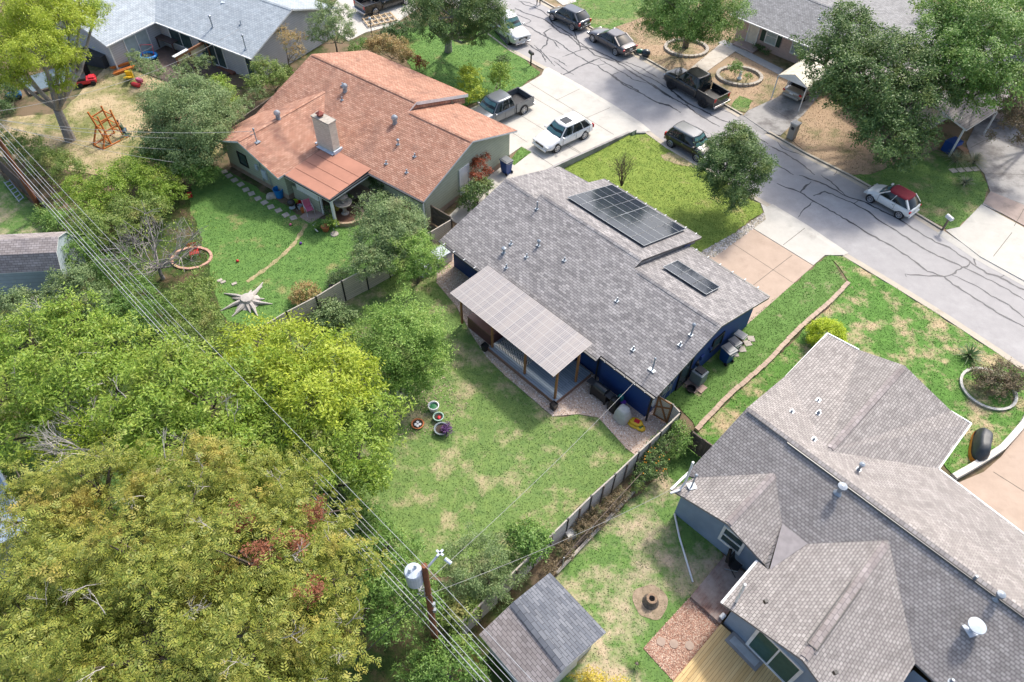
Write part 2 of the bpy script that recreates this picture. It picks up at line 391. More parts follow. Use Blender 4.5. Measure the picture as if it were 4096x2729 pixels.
# lawns: (name, outline, material, blades per m2)
def inpoly(x, y, P):
    c = np.zeros(len(x), bool); n = len(P)
    for i in range(n):
        x0, y0 = P[i]; x1, y1 = P[(i+1) % n]
        k = ((y0 > y) != (y1 > y)) & (x < (x1-x0)*(y-y0)/((y1-y0) or 1e-9)+x0); c ^= k
    return c
def blades(P, dens, z, mt, hh=.045, w=.022):
    P = [(p[0], p[1]) for p in P]; A = np.array(P); lo, hi = A.min(0), A.max(0)
    n = int((hi-lo).prod()*dens); x = rng.uniform(lo[0], hi[0], n); y = rng.uniform(lo[1], hi[1], n)
    k = inpoly(x, y, P); x, y = x[k], y[k]; n = len(x)
    t = rng.uniform(0, 2*np.pi, n); H = hh*rng.uniform(.5, 1.4, n); W = w*rng.uniform(.6, 1.5, n)
    lx = rng.normal(0, .6, n)*H; ly = rng.normal(0, .6, n)*H
    V = np.empty((n, 3, 3)); V[:, 0] = np.stack([x-np.cos(t)*W, y-np.sin(t)*W, np.full(n, z)], 1)
    V[:, 1] = np.stack([x+np.cos(t)*W, y+np.sin(t)*W, np.full(n, z)], 1); V[:, 2] = np.stack([x+lx, y+ly, z+H], 1)
    o = fastmesh('grass', V.reshape(-1, 3), 3, mt); tag(o, kind='stuff'); return o
G = {
 'back': grass_mat('backyard_grass', (.17, .25, .07), (.115, .19, .055), (.36, .31, .18), .38, .5),
 'lush': grass_mat('lush_grass', (.135, .245, .06), (.09, .18, .045), (.3, .27, .12), .16, .45),
 'lime': grass_mat('lime_grass', (.235, .3, .06), (.15, .22, .04), (.36, .3, .14), .16, .35),
 'side': grass_mat('side_grass', (.13, .24, .06), (.09, .17, .04), (.34, .27, .18), .2, .5),
 'patchy': grass_mat('patchy_grass', (.12, .25, .05), (.08, .17, .035), (.42, .33, .2), .45, .55),
 'dry': grass_mat('dry_grass', (.14, .24, .06), (.1, .18, .05), (.42, .34, .23), .5, .33),
 'tanyard': grass_mat('tan_yard_grass', (.22, .22, .08), (.15, .17, .06), (.43, .34, .21), .7, .25),
 'brown': grass_mat('brown_dry_grass', (.2, .18, .09), (.13, .14, .06), (.36, .26, .17), .85, .3),
 'farg': grass_mat('far_green_grass', (.15, .24, .06), (.1, .18, .05), (.3, .26, .14), .35, .4),
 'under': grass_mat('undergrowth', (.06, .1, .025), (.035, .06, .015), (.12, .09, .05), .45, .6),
}
lawns = [
 ('back', Dp((600, 757), (820, 640), (1000, 545), (1010, 640), (1050, 705), (1085, 770), (1120, 822), (1160, 862), (1210, 905), (1270, 955), (1330, 950), (1375, 958), (1440, 1030), (1462, 1048), (1330, 1168), (1180, 1338), (1010, 1330), (900, 1260), (760, 1130)), 55, 'lawn'),
 ('lush', Dp((440, 430), (500, 380), (600, 440), (700, 500), (830, 520), (990, 530), (1034, 512), (820, 630), (600, 752), (520, 740), (400, 600)), 60, 'lawn'),
 ('lime', Dp((1446, 305), (1484, 305), (1533, 340), (1640, 404), (1745, 467), (1755, 490), (1612, 585), (1560, 560), (1300, 430), (1271, 390)), 60, 'lawn'),
 ('side', Dp((1500, 960), (1560, 935), (1600, 985), (1770, 825), (1948, 652), (1905, 588), (1868, 612), (1765, 700), (1650, 780), (1560, 860)), 55, 'lawn'),
 ('patchy', Dp((1600, 988), (1775, 830), (1952, 655), (1905, 588), (1939, 590), (1974, 612), (2047, 656), (2165, 729), (2288, 812), (2353, 856), (2353, 985), (2200, 1100), (2120, 1000), (1850, 1000), (1640, 1040)), 50, 'lawn'),
 ('side', Dp((1560, 1010), (1600, 988), (1640, 1040), (1600, 1100), (1540, 1120), (1520, 1060)), 50, 'lawn'),
 ('dry', Dp((1290, 1310), (1380, 1210), (1520, 1085), (1590, 1130), (1665, 1285), (1590, 1400), (1478, 1490), (1560, 1568), (1400, 1600), (1180, 1600), (1200, 1400)), 50, 'lawn'),
 ('tanyard', Dp((140, 260), (250, 150), (460, 200), (560, 260), (620, 250), (500, 350), (420, 420), (200, 400), (0, 360), (-60, 280)), 25, 'lawn'),
 ('farg', Dp((1320, 40), (1300, 0), (1500, -80), (1620, -30), (1560, 40), (1480, 100), (1440, 108)), 35, 'lawn'),
 ('brown', Dp((1380, 76), (1480, 40), (1640, 20), (1650, 100), (1600, 160), (1580, 180), (1535, 162), (1458, 118)), 30, 'lawn'),
 ('brown', Dp((1612, 205), (1690, 122), (1800, 160), (1840, 190), (1790, 225), (1720, 252), (1700, 256), (1664, 236)), 25, 'lawn'),
 ('brown', Dp((1800, 305), (1850, 240), (1960, 200), (2100, 250), (2160, 340), (2000, 400), (1949, 398), (1852, 350)), 30, 'lawn'),
 ('farg', Dp((1952, 400), (2000, 400), (2150, 345), (2240, 375), (2268, 430), (2255, 480), (2205, 522), (2175, 526), (2093, 480), (1996, 424)), 45, 'lawn'),
 ('lush', Dp((930, 130), (905, 70), (1110, 44), (1176, 117), (1240, 165), (1235, 175), (1195, 200), (1060, 250), (960, 190)), 40, 'lawn'),
 ('side', Dp((1198, 337.5), (1221.6, 350), (1182, 380.6), (1167.7, 373)), 60, 'lawn'),
 ('farg', Dp((1678, 250), (1700, 220), (1728, 232), (1712, 258)), 40, 'lawn'),
 ('dry', Dp((-40, 560), (0, 400), (90, 480), (110, 560), (0, 580)), 25, 'lawn'),
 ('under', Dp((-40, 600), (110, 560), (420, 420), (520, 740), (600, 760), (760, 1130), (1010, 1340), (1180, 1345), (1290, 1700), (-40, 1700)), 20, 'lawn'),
 ('dry', Dp((20, 1100), (200, 1040), (420, 1040), (360, 1180), (120, 1230)), 20, 'lawn'),
]
def ragged(P):
    out = []
    for a, b in zip(P, P[1:]+P[:1]):
        n = max(1, int((b-a).length/.35)); s = Vector((-(b-a).y, (b-a).x, 0)).normalized(); w = 0
        for k in range(n):
            w = .7*w+random.uniform(-.09, .09); out.append(a.lerp(b, k/n)+s*w)
    return out
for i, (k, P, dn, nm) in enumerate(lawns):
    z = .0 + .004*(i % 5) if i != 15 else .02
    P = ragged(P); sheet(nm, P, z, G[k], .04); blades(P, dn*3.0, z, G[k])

tp = [K(1, 1, *p) for p in ((455, 440), (400, 530), (340, 620), (240, 720), (120, 820), (0, 905), (-80, 960))]
G['worn'] = grass_mat('worn_track', (.3, .27, .13), (.2, .22, .09), (.38, .3, .18), .7, 1.5)
tq = [tp[i].lerp(tp[i+1], k/8) for i in range(6) for k in range(8)]+[tp[-1]]
wq = [.13+.03*math.sin(i*.9)+random.uniform(-.03, .03) for i in range(len(tq))]; nq_ = offs(tq, 1.0)
tag(MB().grid([[(p-(q-p)*w)[:2]+(.02,) for p, q, w in zip(tq, nq_, wq)], [(p+(q-p)*w)[:2]+(.02,) for p, q, w in zip(tq, nq_, wq)]]).build('worn_path', G['worn']), kind='structure')
dpt = [K(2, 0, *p) for p in ((1330, 1390), (1400, 1370), (1520, 1400), (1600, 1450), (1640, 1500), (1560, 1490), (1450, 1470), (1370, 1440))]
sheet('lawn_patch', ragged(dpt), .022, G['worn'], .02); blades(dpt, 80, .022, G['worn'])
# pavements and driveways
def slab(name, pts, mt, z=.022, joints=(), label=None, jw=.035):
    mb = MB(); P = [(p.x, p.y) for p in pts]
    a = sum(P[i][0]*P[(i+1) % len(P)][1]-P[(i+1) % len(P)][0]*P[i][1] for i in range(len(P)))
    if a < 0: P = P[::-1]
    mb.prism(P, z-.12, z)
    for a, b in joints:
        d = (b-a).normalized(); s = Vector((-d.y, d.x, 0))*jw/2
        mb.poly([(p.x, p.y, z+.004) for p in (a-s, b-s, b+s, a+s)], 1)
    o = mb.build(name, [mt, M['joint']]); return tag(o, label, kind='structure')
J = lambda *q: [(D(*a), D(*b)) for a, b in q]
slab('driveway', Dp((1251, 158), (1330.4, 202.6), (1402, 246), (1461.1, 284.6), (1484, 303), (1446, 305.5), (1271, 389), (1150, 440), (1060, 520), (1028, 500), (1130, 400), (1167, 373), (1182, 380.6), (1221.6, 350), (1198, 337.5), (1130, 385), (960, 300), (1200, 199), (1244, 173)), conc, .022,
     J(((1214, 190), (1410, 310)), ((1332, 205), (1279, 231)), ((1402, 248), (1347, 272)), ((1218, 220), (1300, 268)), ((1187, 260), (1340, 355)), ((1300, 335), (1334, 354)), ((1176, 305), (1212, 328)), ((1224, 350), (1271, 382))))
slab('driveway', Dp((1748.5, 469), (1765, 474), (1847, 523.9), (1939, 586.7), (1895.7, 586.7), (1868.7, 610), (1726.6, 522.6), (1757, 492)), conc, .022, J(((1849, 525), (1799, 564))))
slab('driveway', Dp((1726.6, 524), (1868.7, 611.5), (1690, 770), (1600, 620), (1612, 590)), conc_tan, .018, J(((1683, 560), (1821, 650)), ((1820, 587), (1777, 620)), ((1777, 620), (1700, 680))))
slab('driveway', Dp((1708, 266), (1765, 305), (1793, 312), (1845, 265), (1900, 200), (1858, 170), (1790, 222), (1718, 255)), conc_dirty, .022, J(((1765, 246), (1812, 273))))
slab('driveway', Dp((2172.6, 529), (2205, 522), (2255, 470), (2420, 560), (2420, 690), (2352, 645), (2252, 590)), conc, .022, J(((2282, 590), (2325, 535))))
slab('driveway', Dp((2257, 470), (2275, 440), (2262, 400), (2235, 370), (2220, 330), (2250, 270), (2420, 240), (2420, 545)), conc_dirty, .018, J(((2270, 400), (2353, 402)), ((2262, 440), (2353, 470)), ((2230, 340), (2290, 310))))
slab('driveway_patch', Dp((2259, 467), (2276, 440), (2420, 500), (2420, 556)), conc_pink, .024, J(((2330, 520), (2353, 480))))
slab('driveway', Dp((2196, 1112), (2260, 1085), (2300, 1050), (2345, 990), (2420, 900), (2420, 1320), (2353, 1240), (2150, 1100)), conc_tan, .022, J(((2282, 1085), (2353, 1130)), ((2180, 1130), (2353, 1235))))
slab('driveway', Dp((760, 20), (800, -30), (920, -60), (960, 20), (900, 60), (840, 75), (800, 95), (760, 60)), conc, .018)
slab('walkway', Dp((1585, 158), (1642, 112), (1655, 100), (1690, 118), (1625, 164), (1610, 175)), concrete('flagstone', (.5, .46, .4), (.4, .36, .3), (.28, .24, .19), .6, 1.5), .02)
slab('walkway', Dp((1650, 98), (1665, 92), (1800, 160), (1790, 172)), concrete('grey_path', (.38, .37, .36), (.3, .3, .29), (.2, .2, .19), .5, 1.), .024)
slab('walkway', Dp((1261, -12), (1310, -18), (1325, 4), (1294, 13)), conc, .02)
# crack sealant on the street
def Z(x, y): return D((1980+x/1.906)/KS, (y/1.906)/KS, -.07)
K20 = lambda x, y: K(2, 0, x, y, -.07)
K31 = lambda x, y: K(3, 1, x, y, -.07)
K30 = lambda x, y: K(3, 0, x, y, -.07)
cr_lines = [(Z, p, w) for p, w in [
 ([(180,5),(235,40),(300,55),(360,85),(410,125),(440,180),(520,225),(600,280),(640,320),(700,360),(800,400),(930,465),(1010,500),(1100,560),(1200,600),(1330,680)], .11),
 ([(150,60),(215,95),(300,120),(380,150),(430,190),(500,250),(560,270),(640,345),(700,365),(760,420),(830,440),(920,470),(1040,550),(1150,620),(1200,650),(1334,745)], .12),
 ([(180,170),(280,215),(350,260),(430,300),(460,310),(520,350),(570,390),(640,430),(720,480),(780,500),(830,540),(890,570),(930,610),(1040,660),(1130,720),(1230,780),(1334,810)], .11),
 ([(430,215),(375,250),(405,300),(390,340),(345,380)], .12), ([(245,330),(300,370),(350,400),(390,475)], .1), ([(300,345),(345,385),(400,440),(455,505)], .09),
 ([(410,425),(470,450),(550,505)], .08), ([(498,560),(510,575),(560,555),(640,510),(720,475),(810,440)], .12), ([(450,465),(540,535),(600,570)], .08),
 ([(600,235),(640,330),(650,380)], .1), ([(440,305),(490,370)], .08), ([(515,435),(600,400),(700,370)], .08), ([(780,500),(840,488)], .09), ([(890,570),(940,553)], .09),
 ([(930,465),(1000,475),(1100,510),(1180,560),(1255,600)], .1), ([(800,455),(880,500),(970,550),(1060,610),(1160,635)], .1), ([(140,100),(240,140),(275,160),(230,190)], .08), ([(190,10),(260,20),(330,50)], .08),
 ([(410,125),(430,170),(470,185)], .08)]]
cr_lines += [(K20, p, w) for p, w in [([(1240,745),(1420,870),(1560,945),(1640,1005),(1780,1095),(1860,1135)], .11), ([(1400,790),(1560,920),(1700,985),(1860,1070),(1960,1105),(2100,1165),(2294,1290)], .12),
 ([(900,670),(1000,760),(1180,850),(1320,930),(1400,940),(1510,1010)], .1), ([(1640,1130),(1760,1200)], .05), ([(1560,945),(1590,930),(1540,900),(1420,800)], .08), ([(1860,980),(1960,1010),(2010,1050)], .06), ([(2100,1100),(2294,1200)], .1)]]
cr_lines += [(K31, p, w) for p, w in [
 ([(280,0),(520,90),(700,190),(860,240),(1020,320),(1180,400),(1330,500),(1500,600),(1620,650),(1800,770),(1960,880),(2060,910),(2294,1030),(2600,1200)], .11),
 ([(80,75),(160,110),(290,155),(410,235),(560,320),(700,400),(860,500),(1000,580),(1150,660),(1280,750),(1430,860),(1570,910),(1660,980),(1850,1100),(2050,1230),(2294,1360)], .11),
 ([(410,190),(510,148),(640,200),(770,260),(900,330),(1020,425),(1180,520),(1300,600),(1450,690),(1600,760),(1740,820),(1800,850),(1960,930),(2120,1010),(2294,1120)], .1),
 ([(385,60),(330,110),(290,155)], .11), ([(410,235),(330,300),(270,380)], .07), ([(805,225),(770,255)], .09), ([(1245,912),(1228,890),(1400,900),(1570,910),(1650,890),(1740,825),(1785,825),(1810,775)], .09),
 ([(1650,895),(1740,935),(1840,980),(2000,1080),(2160,1170),(2294,1280)], .08), ([(1870,720),(1845,775),(1862,805)], .13), ([(2060,915),(2160,885)], .12), ([(470,0),(560,60),(700,190)], .08), ([(1020,430),(1100,470),(1185,525)], .05)]]
cr_lines += [(K30, p, w) for p, w in [([(0,1300),(150,1375),(280,1455),(420,1568)], .1), ([(0,1400),(120,1500),(230,1568)], .1), ([(80,1270),(130,1330),(330,1400)], .07), ([(620,1530),(590,1568)], .06)]]
mb = MB()
for fn, pts, w in cr_lines:
    P = [fn(*p) for p in pts]; Q = []
    for a, b in zip(P, P[1:]):
        n = max(1, int((b-a).length/.25)); s = Vector((-(b-a).y, (b-a).x, 0)).normalized()
        for k in range(n): Q.append(a.lerp(b, k/n)+s*random.uniform(-.05, .05))
    Q.append(P[-1]); wd = [w*.68*random.uniform(.55, 1.2)*(1 if 1 < i < len(Q)-2 else .5) for i in range(len(Q))]
    L = [q+o for q, o in zip(Q, [Vector((0, 0, 0))]*len(Q))]
    l1, l2 = [], []
    for i, q in enumerate(Q):
        d = Q[min(i+1, len(Q)-1)]-Q[max(i-1, 0)]; d.z = 0; d.normalize(); s = Vector((-d.y, d.x, 0))
        l1.append((q+s*wd[i])[:2]+(-.072+random.uniform(0, .003),)); l2.append((q-s*wd[i])[:2]+(-.072,))
    mb.grid([l2, l1])
tag(mb.build('street_crack_sealant', M['seal']), 'dark winding tar lines sealing the cracks of the street', kind='structure')

# ================================================================== HOUSES
def roof_plane(mb, pts, edir, th=.13, m=0, me=1):
    """one roof slope: pts counterclockwise seen from above (world), edir = direction of the eave"""
    pts = [Vector(p) for p in pts]
    nrm = Vector((0, 0, 0))
    for i in range(len(pts)): nrm += (pts[i]-pts[0]).cross(pts[(i+1) % len(pts)]-pts[0])
    if nrm.z < 0: pts = pts[::-1]; nrm = -nrm
    nrm.normalize(); e = Vector(edir).normalized(); e = (e-nrm*e.dot(nrm)).normalized(); s = nrm.cross(e)
    uv = [((p-pts[0]).dot(e), (p-pts[0]).dot(s)) for p in pts]
    mb.poly(pts, m, uv)
    lo = [p-Vector((0, 0, th)) for p in pts]
    mb.poly(lo, me)
    for i in range(len(pts)):
        j = (i+1) % len(pts); mb.poly([pts[i], lo[i], lo[j], pts[j]], me)
def ridge_cap(mb, a, b, w=.17, lift=.03, m=0):
    a = Vector(a); b = Vector(b); d = (b-a).normalized(); s = Vector((-d.y, d.x, 0)).normalized(); up = Vector((0, 0, lift)); dn = Vector((0, 0, -w*.33+lift))
    r = [(a+s*w+dn, b+s*w+dn), (a+up, b+up), (a-s*w+dn, b-s*w+dn)]; L = (b-a).length
    for k in (0, 1): mb.poly([r[k][0], r[k+1][0], r[k+1][1], r[k][1]], m, [(0, .15*k), (0, .15*k+.14), (L, .15*k+.14), (L, .15*k)])
    mb.poly([r[0][0], r[2][0], r[1][0]], m); mb.poly([r[0][1], r[1][1], r[2][1]], m)
def wall_run(mb, pts, z0, ztop, m=0, t=.12):
    """closed footprint pts (2D, ccw), ztop(p) gives the wall height at a point"""
    n = len(pts)
    for i in range(n):
        a, b = Vector((pts[i][0], pts[i][1], 0)), Vector((pts[(i+1) % n][0], pts[(i+1) % n][1], 0)); k = max(1, int((b-a).length/.35)); L = (b-a).length
        P = [a.lerp(b, q/k) for q in range(k+1)]; top = [Vector((p.x, p.y, ztop(p))) for p in P]
        for q in range(k):
            mb.poly([(P[q].x, P[q].y, z0), (P[q+1].x, P[q+1].y, z0), top[q+1], top[q]], m, [(q/k*L, 0), ((q+1)/k*L, 0), ((q+1)/k*L, top[q+1].z-z0), (q/k*L, top[q].z-z0)])
def window(parent, a, b, z0, z1, out, fm, pm, name='window', bars=1, rows=1, fw=.09, glass=None):
    """a,b: ground points of the two jambs (world), out: outward normal"""
    a = Vector((a[0], a[1], 0)); b = Vector((b[0], b[1], 0)); o = Vector(out).normalized(); d = (b-a).normalized()
    mb = MB(); off = o*.03
    def bar(p, q, w): mb.beam(p+off, q+off, w, .08, up=o) if True else None
    A0, A1, B0, B1 = a+Vector((0, 0, z0)), a+Vector((0, 0, z1)), b+Vector((0, 0, z0)), b+Vector((0, 0, z1))
    def board(p, q, w):
        dd = (q-p).normalized(); s = dd.cross(o).normalized(); mb.obox((p+q)/2+off, dd*((q-p).length/2), s*w/2, o*.035)
    board(A0-d*fw/2, A1-d*fw/2, fw); board(B0+d*fw/2, B1+d*fw/2, fw)
    board(A0-d*fw+Vector((0, 0, -fw/2)), B0+d*fw+Vector((0, 0, -fw/2)), fw); board(A1-d*fw+Vector((0, 0, fw/2)), B1+d*fw+Vector((0, 0, fw/2)), fw)
    for k in range(1, bars): p = A0.lerp(B0, k/bars); board(p, p+Vector((0, 0, z1-z0)), fw*.55)
    for k in range(1, rows): p = A0.lerp(A1, k/rows); board(p, p+(B0-A0), fw*.5)
    w = mb.build(name, fm, parent)
    pb = MB(); pb.obox((A0+B1)/2+o*.012, (B0-A0)/2, Vector((0, 0, (z1-z0)/2)), o*.008); pb.build('pane', pm, w)
    return w
def pipe(parent, p, r=.045, hh=.35, name='vent_pipe', slope=None, cap=False, lean=(0, 0)):
    p = Vector(p); mb = MB(); mb.lathe(p+Vector((0, 0, -.05)), [(r*2.2, 0), (r*1.3, .1), (r, .12), (r, hh)], 10)
    mb.box(p+Vector((0, 0, .01)), (.26, .22, .03), .78)
    if cap: mb.lathe(p+Vector((0, 0, hh)), [(r*1.1, -.04), (r*2.1, 0), (r*2.1, .1), (r*.4, .16)], 12)
    return mb.build(name, M['galv'], parent, smooth=False)

SH = {
 'blue': shingles('grey_mixed_shingles', (.18, .172, .172), (.325, .31, .302), (.085, .08, .08), wid=.3, row=.15, mortar=.012),
 'orange': shingles('orange_brown_shingles', (.33, .165, .11), (.46, .27, .19), (.13, .06, .045), stain=(.14, .075, .06), stain_scale=.55, stain_lo=.52, stain_hi=.8, wid=.3, row=.14),
 'grey': shingles('warm_grey_shingles', (.25, .228, .215), (.35, .325, .305), (.125, .115, .108), wid=.2, row=.14, mortar=.014),
 'slate': shingles('blue_grey_shingles', (.3, .34, .37), (.38, .42, .45), (.17, .2, .22), wid=.3, row=.16),
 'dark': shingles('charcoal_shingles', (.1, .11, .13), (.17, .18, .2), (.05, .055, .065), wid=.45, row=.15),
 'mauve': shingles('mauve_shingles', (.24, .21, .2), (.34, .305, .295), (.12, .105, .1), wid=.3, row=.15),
}
# ---------------------------------------------------------------- blue house with solar panels
F = Frame(-44.85, (-4.70, 34.20)); SL = .309
H = thing('house', 'navy blue house under a mixed grey shingle roof that carries solar panels', 'house', F(8.5, 5.5))
zr = lambda v: 2.5+SL*v
rb = MB()
V1, V2, V3 = 5.72, 6.15, 5.45
z1, z2, z3 = zr(V1), zr(V2), zr(V3)
# rear slope in one plane, stepped at the ridge
roof_plane(rb, [F(0, 0, 2.5), F(13.2, 0, 2.5), F(13.2, V3, z3), F(10.95, V3, z3), F(10.95, V2, z2), F(2.75, V2, z2), F(2.75, V1, z1), F(0, V1, z1)], F.A)
roof_plane(rb, [F(13.2, .28, zr(.28)), F(17.04, .28, zr(.28)), F(17.04, V3, z3), F(13.2, V3, z3)], F.A)
fs = .302
roof_plane(rb, [F(0, V1, z1), F(2.75, V1, z1), F(2.75, 11.1, z1-fs*(11.1-V1)), F(0, 11.1-.3, z1-fs*(10.8-V1))], F.A)
roof_plane(rb, [F(2.75, V2, z2), F(10.95, V2, z2), F(11.15, 12.2, z2-fs*(12.2-V2)), F(2.9, 12.2, z2-fs*(12.2-V2))], F.A)
roof_plane(rb, [F(10.95, V3, z3), F(17.04, V3, z3), F(17.04, 10.85, z3-fs*(10.85-V3)), F(10.95, 11.05, z3-fs*(11.05-V3))], F.A)
for u_, va, vb, hi, lo in ((10.9, V2, 12.0, lambda v: z2-fs*(v-V2)-.1, lambda v: z3-fs*(v-V3)-.15), (2.82, V2, 11.9, lambda v: z2-fs*(v-V2)-.1, lambda v: z1-fs*(v-V1)-.15)):
    for k in range(12):
        a, b = va+(vb-va)*k/12, va+(vb-va)*(k+1)/12; rb.poly([F(u_, a, lo(a)), F(u_, b, lo(b)), F(u_, b, hi(b)), F(u_, a, hi(a))], 0, [(a, 0), (b, 0), (b, .4), (a, .4)])
    rb.poly([F(u_, V3-.05, z3-.2), F(u_, V2, lo(V2)), F(u_, V2, z2-.1)], 0, [(0, 0), (.5, 0), (.5, .4)])
ridge_cap(rb, F(.15, V1, z1), F(2.3, V1, z1)); ridge_cap(rb, F(3.1, V2, z2), F(10.8, V2, z2)); ridge_cap(rb, F(11.3, V3, z3), F(16.8, V3, z3))
rb.build('roof', [SH['blue'], M['gutter']], H)
def bz(p):
    q = p-F.o; u, v = q.dot(F.A), q.dot(F.B)
    V, Z = (V1, z1) if u < 2.75 else ((V2, z2) if u < 11 else (V3, z3))
    return (zr(v) if v < V else Z-fs*(v-V))-.14
wb = MB(); foot = [F(.35, .75), F(13.15, .75), F(13.15, .55), F(16.55, .55), F(16.55, 10.4), F(11, 10.4), F(10.9, 11.5), F(3.2, 11.5), F(3.1, 10.3), F(.35, 10.3)]
wall_run(wb, [(p.x, p.y) for p in foot], 0, bz); wb.build('wall', M['navy'], H)
# gutters with brackets
gb = MB()
for a, b in ((F(0, -.07, 2.44), F(13.2, -.07, 2.44)), (F(13.25, .2, 2.5), F(17.0, .2, 2.5)), (F(2.9, 12.27, 2.5), F(11.1, 12.27, 2.5)), (F(11.2, 11.1, 2.46), F(17.0, 10.95, 2.5)), (F(0, 10.9, 2.58), F(2.7, 11.17, 2.5))):
    MB().beam(a, b, .12, .09).build('gutter', M['gutter'], H)
gb = MB()
for u in [x*.95+.5 for x in range(4)]+[13.6+.7*x for x in range(5)]:
    v = -.07 if u < 13.2 else .2; MB().box(F(u, v, 2.52), (.04, .16, .05), F.a).build('gutter_clip', M['white'], H)
for u in [3.3+.82*x for x in range(10)]: MB().box(F(u, 12.27, 2.57), (.05, .16, .05), F.a).build('gutter_clip', M['white'], H)
for u in [11.6+.9*x for x in range(6)]: MB().box(F(u, 11.07, 2.55), (.05, .16, .05), F.a).build('gutter_clip', M['white'], H)
for u in (13.0, 16.75): MB().box(F(u, .42 if u < 14 else .4, 1.2), (.09, .07, 2.35), F.a).build('downspout', M['black'], H)
for u, v, hh, r, cap in ((3.35, 5.2, .62, .05, False), (5.35, 3.35, .3, .05, True), (7.35, 3.5, .3, .045, False), (3.9, 2.45, .3, .045, False), (5.35, 2.35, .3, .045, False), (4.0, 1.75, .28, .07, True), (4.9, 1.1, .32, .05, False), (11.6, 3.3, .32, .045, False), (14.3, 1.6, .32, .045, False), (16.1, 4.1, .75, .05, True), (16.05, 3.3, .3, .05, False)):
    pipe(H, F(u, v, zr(v)), r, hh, cap=cap)
# side door, windows, electrical boxes on the right gable wall
od = F.A
window(H, F(16.56, 3.3), F(16.56, 4.2), .1, 2.1, od, M['black'], M['glass'], 'door')
window(H, F(16.56, 6.3), F(16.56, 7.2), 1.0, 1.9, od, M['black'], M['glass'])
mb = MB(); mb.box(F(16.66, .95, 1.35), (.18, .4, .75), F.a); mb.build('meter_box', M['white'], H)
mb = MB(); mb.box(F(16.64, 1.75, 1.45), (.14, .45, .55), F.a); mb.box(F(16.63, 2.3, 1.2), (.1, .25, .4), F.a); mb.build('breaker_box', M['acgrey'], H)
mb = MB()
for v, z in ((1.0, .7), (1.15, .7), (1.5, 1.1), (2.0, .6), (2.6, 1.4)): mb.tube([F(16.62, v, .2), F(16.62, v, z), F(16.62, v+.3, z+.5), F(16.62, v+.3, 2.1)], .022)
mb.build('conduit', M['galv'], H)
mb = MB(); mb.box(F(16.63, 5.3, 1.3), (.12, .3, .3), F.a); mb.build('utility_box', M['navy'], H); MB().box(F(16.63, 6.0, 1.5), (.12, .16, .2), F.a).build('utility_box', M['navy'], H)
# service mast on the roof
mb = MB(); mp = F(15.85, 1.35, zr(1.35)); mb.tube([mp, mp+Vector((0, 0, .85))], .04, 8); mb.ball(mp+Vector((0, 0, .9)), .07); mb.box(mp, (.4, .35, .03), F.a)
mb.tube([mp+Vector((0, 0, .8)), mp+Vector((-.15, .05, .65)), mp+Vector((-.1, -.1, .45)), mp+Vector((-.02, -.02, .5))], .012); mb.build('service_mast', M['galv'], H)
BLUE_MAST = mp+Vector((0, 0, .75))
# solar panels
M['cell'] = None
m_, n_, l_, b_ = _new('solar_cell'); b_.inputs['Base Color'].default_value = (.02, .026, .04, 1); b_.inputs['Roughness'].default_value = .07; b_.inputs['Specular IOR Level'].default_value = .45
uvn = n_.new('ShaderNodeUVMap'); uvn.uv_map = 'uv'; bk = n_.new('ShaderNodeTexBrick'); bk.offset = 0; bk.inputs['Scale'].default_value = 1; bk.inputs['Brick Width'].default_value = .168; bk.inputs['Row Height'].default_value = .168; bk.inputs['Mortar Size'].default_value = .004
bk.inputs['Color1'].default_value = (.016, .02, .032, 1); bk.inputs['Color2'].default_value = (.022, .028, .042, 1); bk.inputs['Mortar'].default_value = (.06, .07, .09, 1); l_.new(uvn.outputs[0], bk.inputs['Vector']); l_.new(bk.outputs[0], b_.inputs['Base Color'])
M['cell'] = m_
M['pframe'] = mat('anodised_panel_frame', (.35, .38, .4), .4, metal=.5)
M['pedge'] = mat('black_panel_edge', (.02, .02, .025), .4)
nslope = (F.B+Vector((0, 0, -fs))).normalized(); nup = F.A.cross(nslope)
if nup.z < 0: nup = -nup
def panel(u, v, w, L, V, Z):
    o = F(u, v, Z-fs*(v-V))+nup*.14; X = F.A; Y = nslope
    c = o+X*w/2+Y*L/2
    fb = MB(); fb.obox(c, X*(w/2-.012), Y*(L/2-.012), nup*.02)
    p = fb.build('solar_panel', M['pedge'], H)
    cb = MB()
    for k in (0, 1):
        a = o+Y*(L*k/2); q = [a+X*.03+Y*.02, a+X*(w-.03)+Y*.02, a+X*(w-.03)+Y*(L/2-.02), a+X*.03+Y*(L/2-.02)]
        cb.poly([t+nup*.0235 for t in q], 0, [(0, 0), (w, 0), (w, L/2), (0, L/2)])
    g = cb.build('cell_sheet', M['cell'], p)
    tb = MB()
    for a, b in ((o, o+X*w), (o+Y*L, o+Y*L+X*w), (o, o+Y*L), (o+X*w, o+X*w+Y*L), (o+Y*L/2, o+Y*L/2+X*w)):
        tb.beam(a+nup*.012+(c-a)*.0, b+nup*.012, .028, .03, up=nup)
    tb.build('frame_rail', M['pframe'], p)
for i in range(6):
    for j in range(3): panel(3.93+i*1.03, 7.3+j*1.5, 1.03, 1.57, V2, z2)
for i in range(3): panel(11.83+i*1.02, 7.05, 1.02, 1.56, V3, z3)

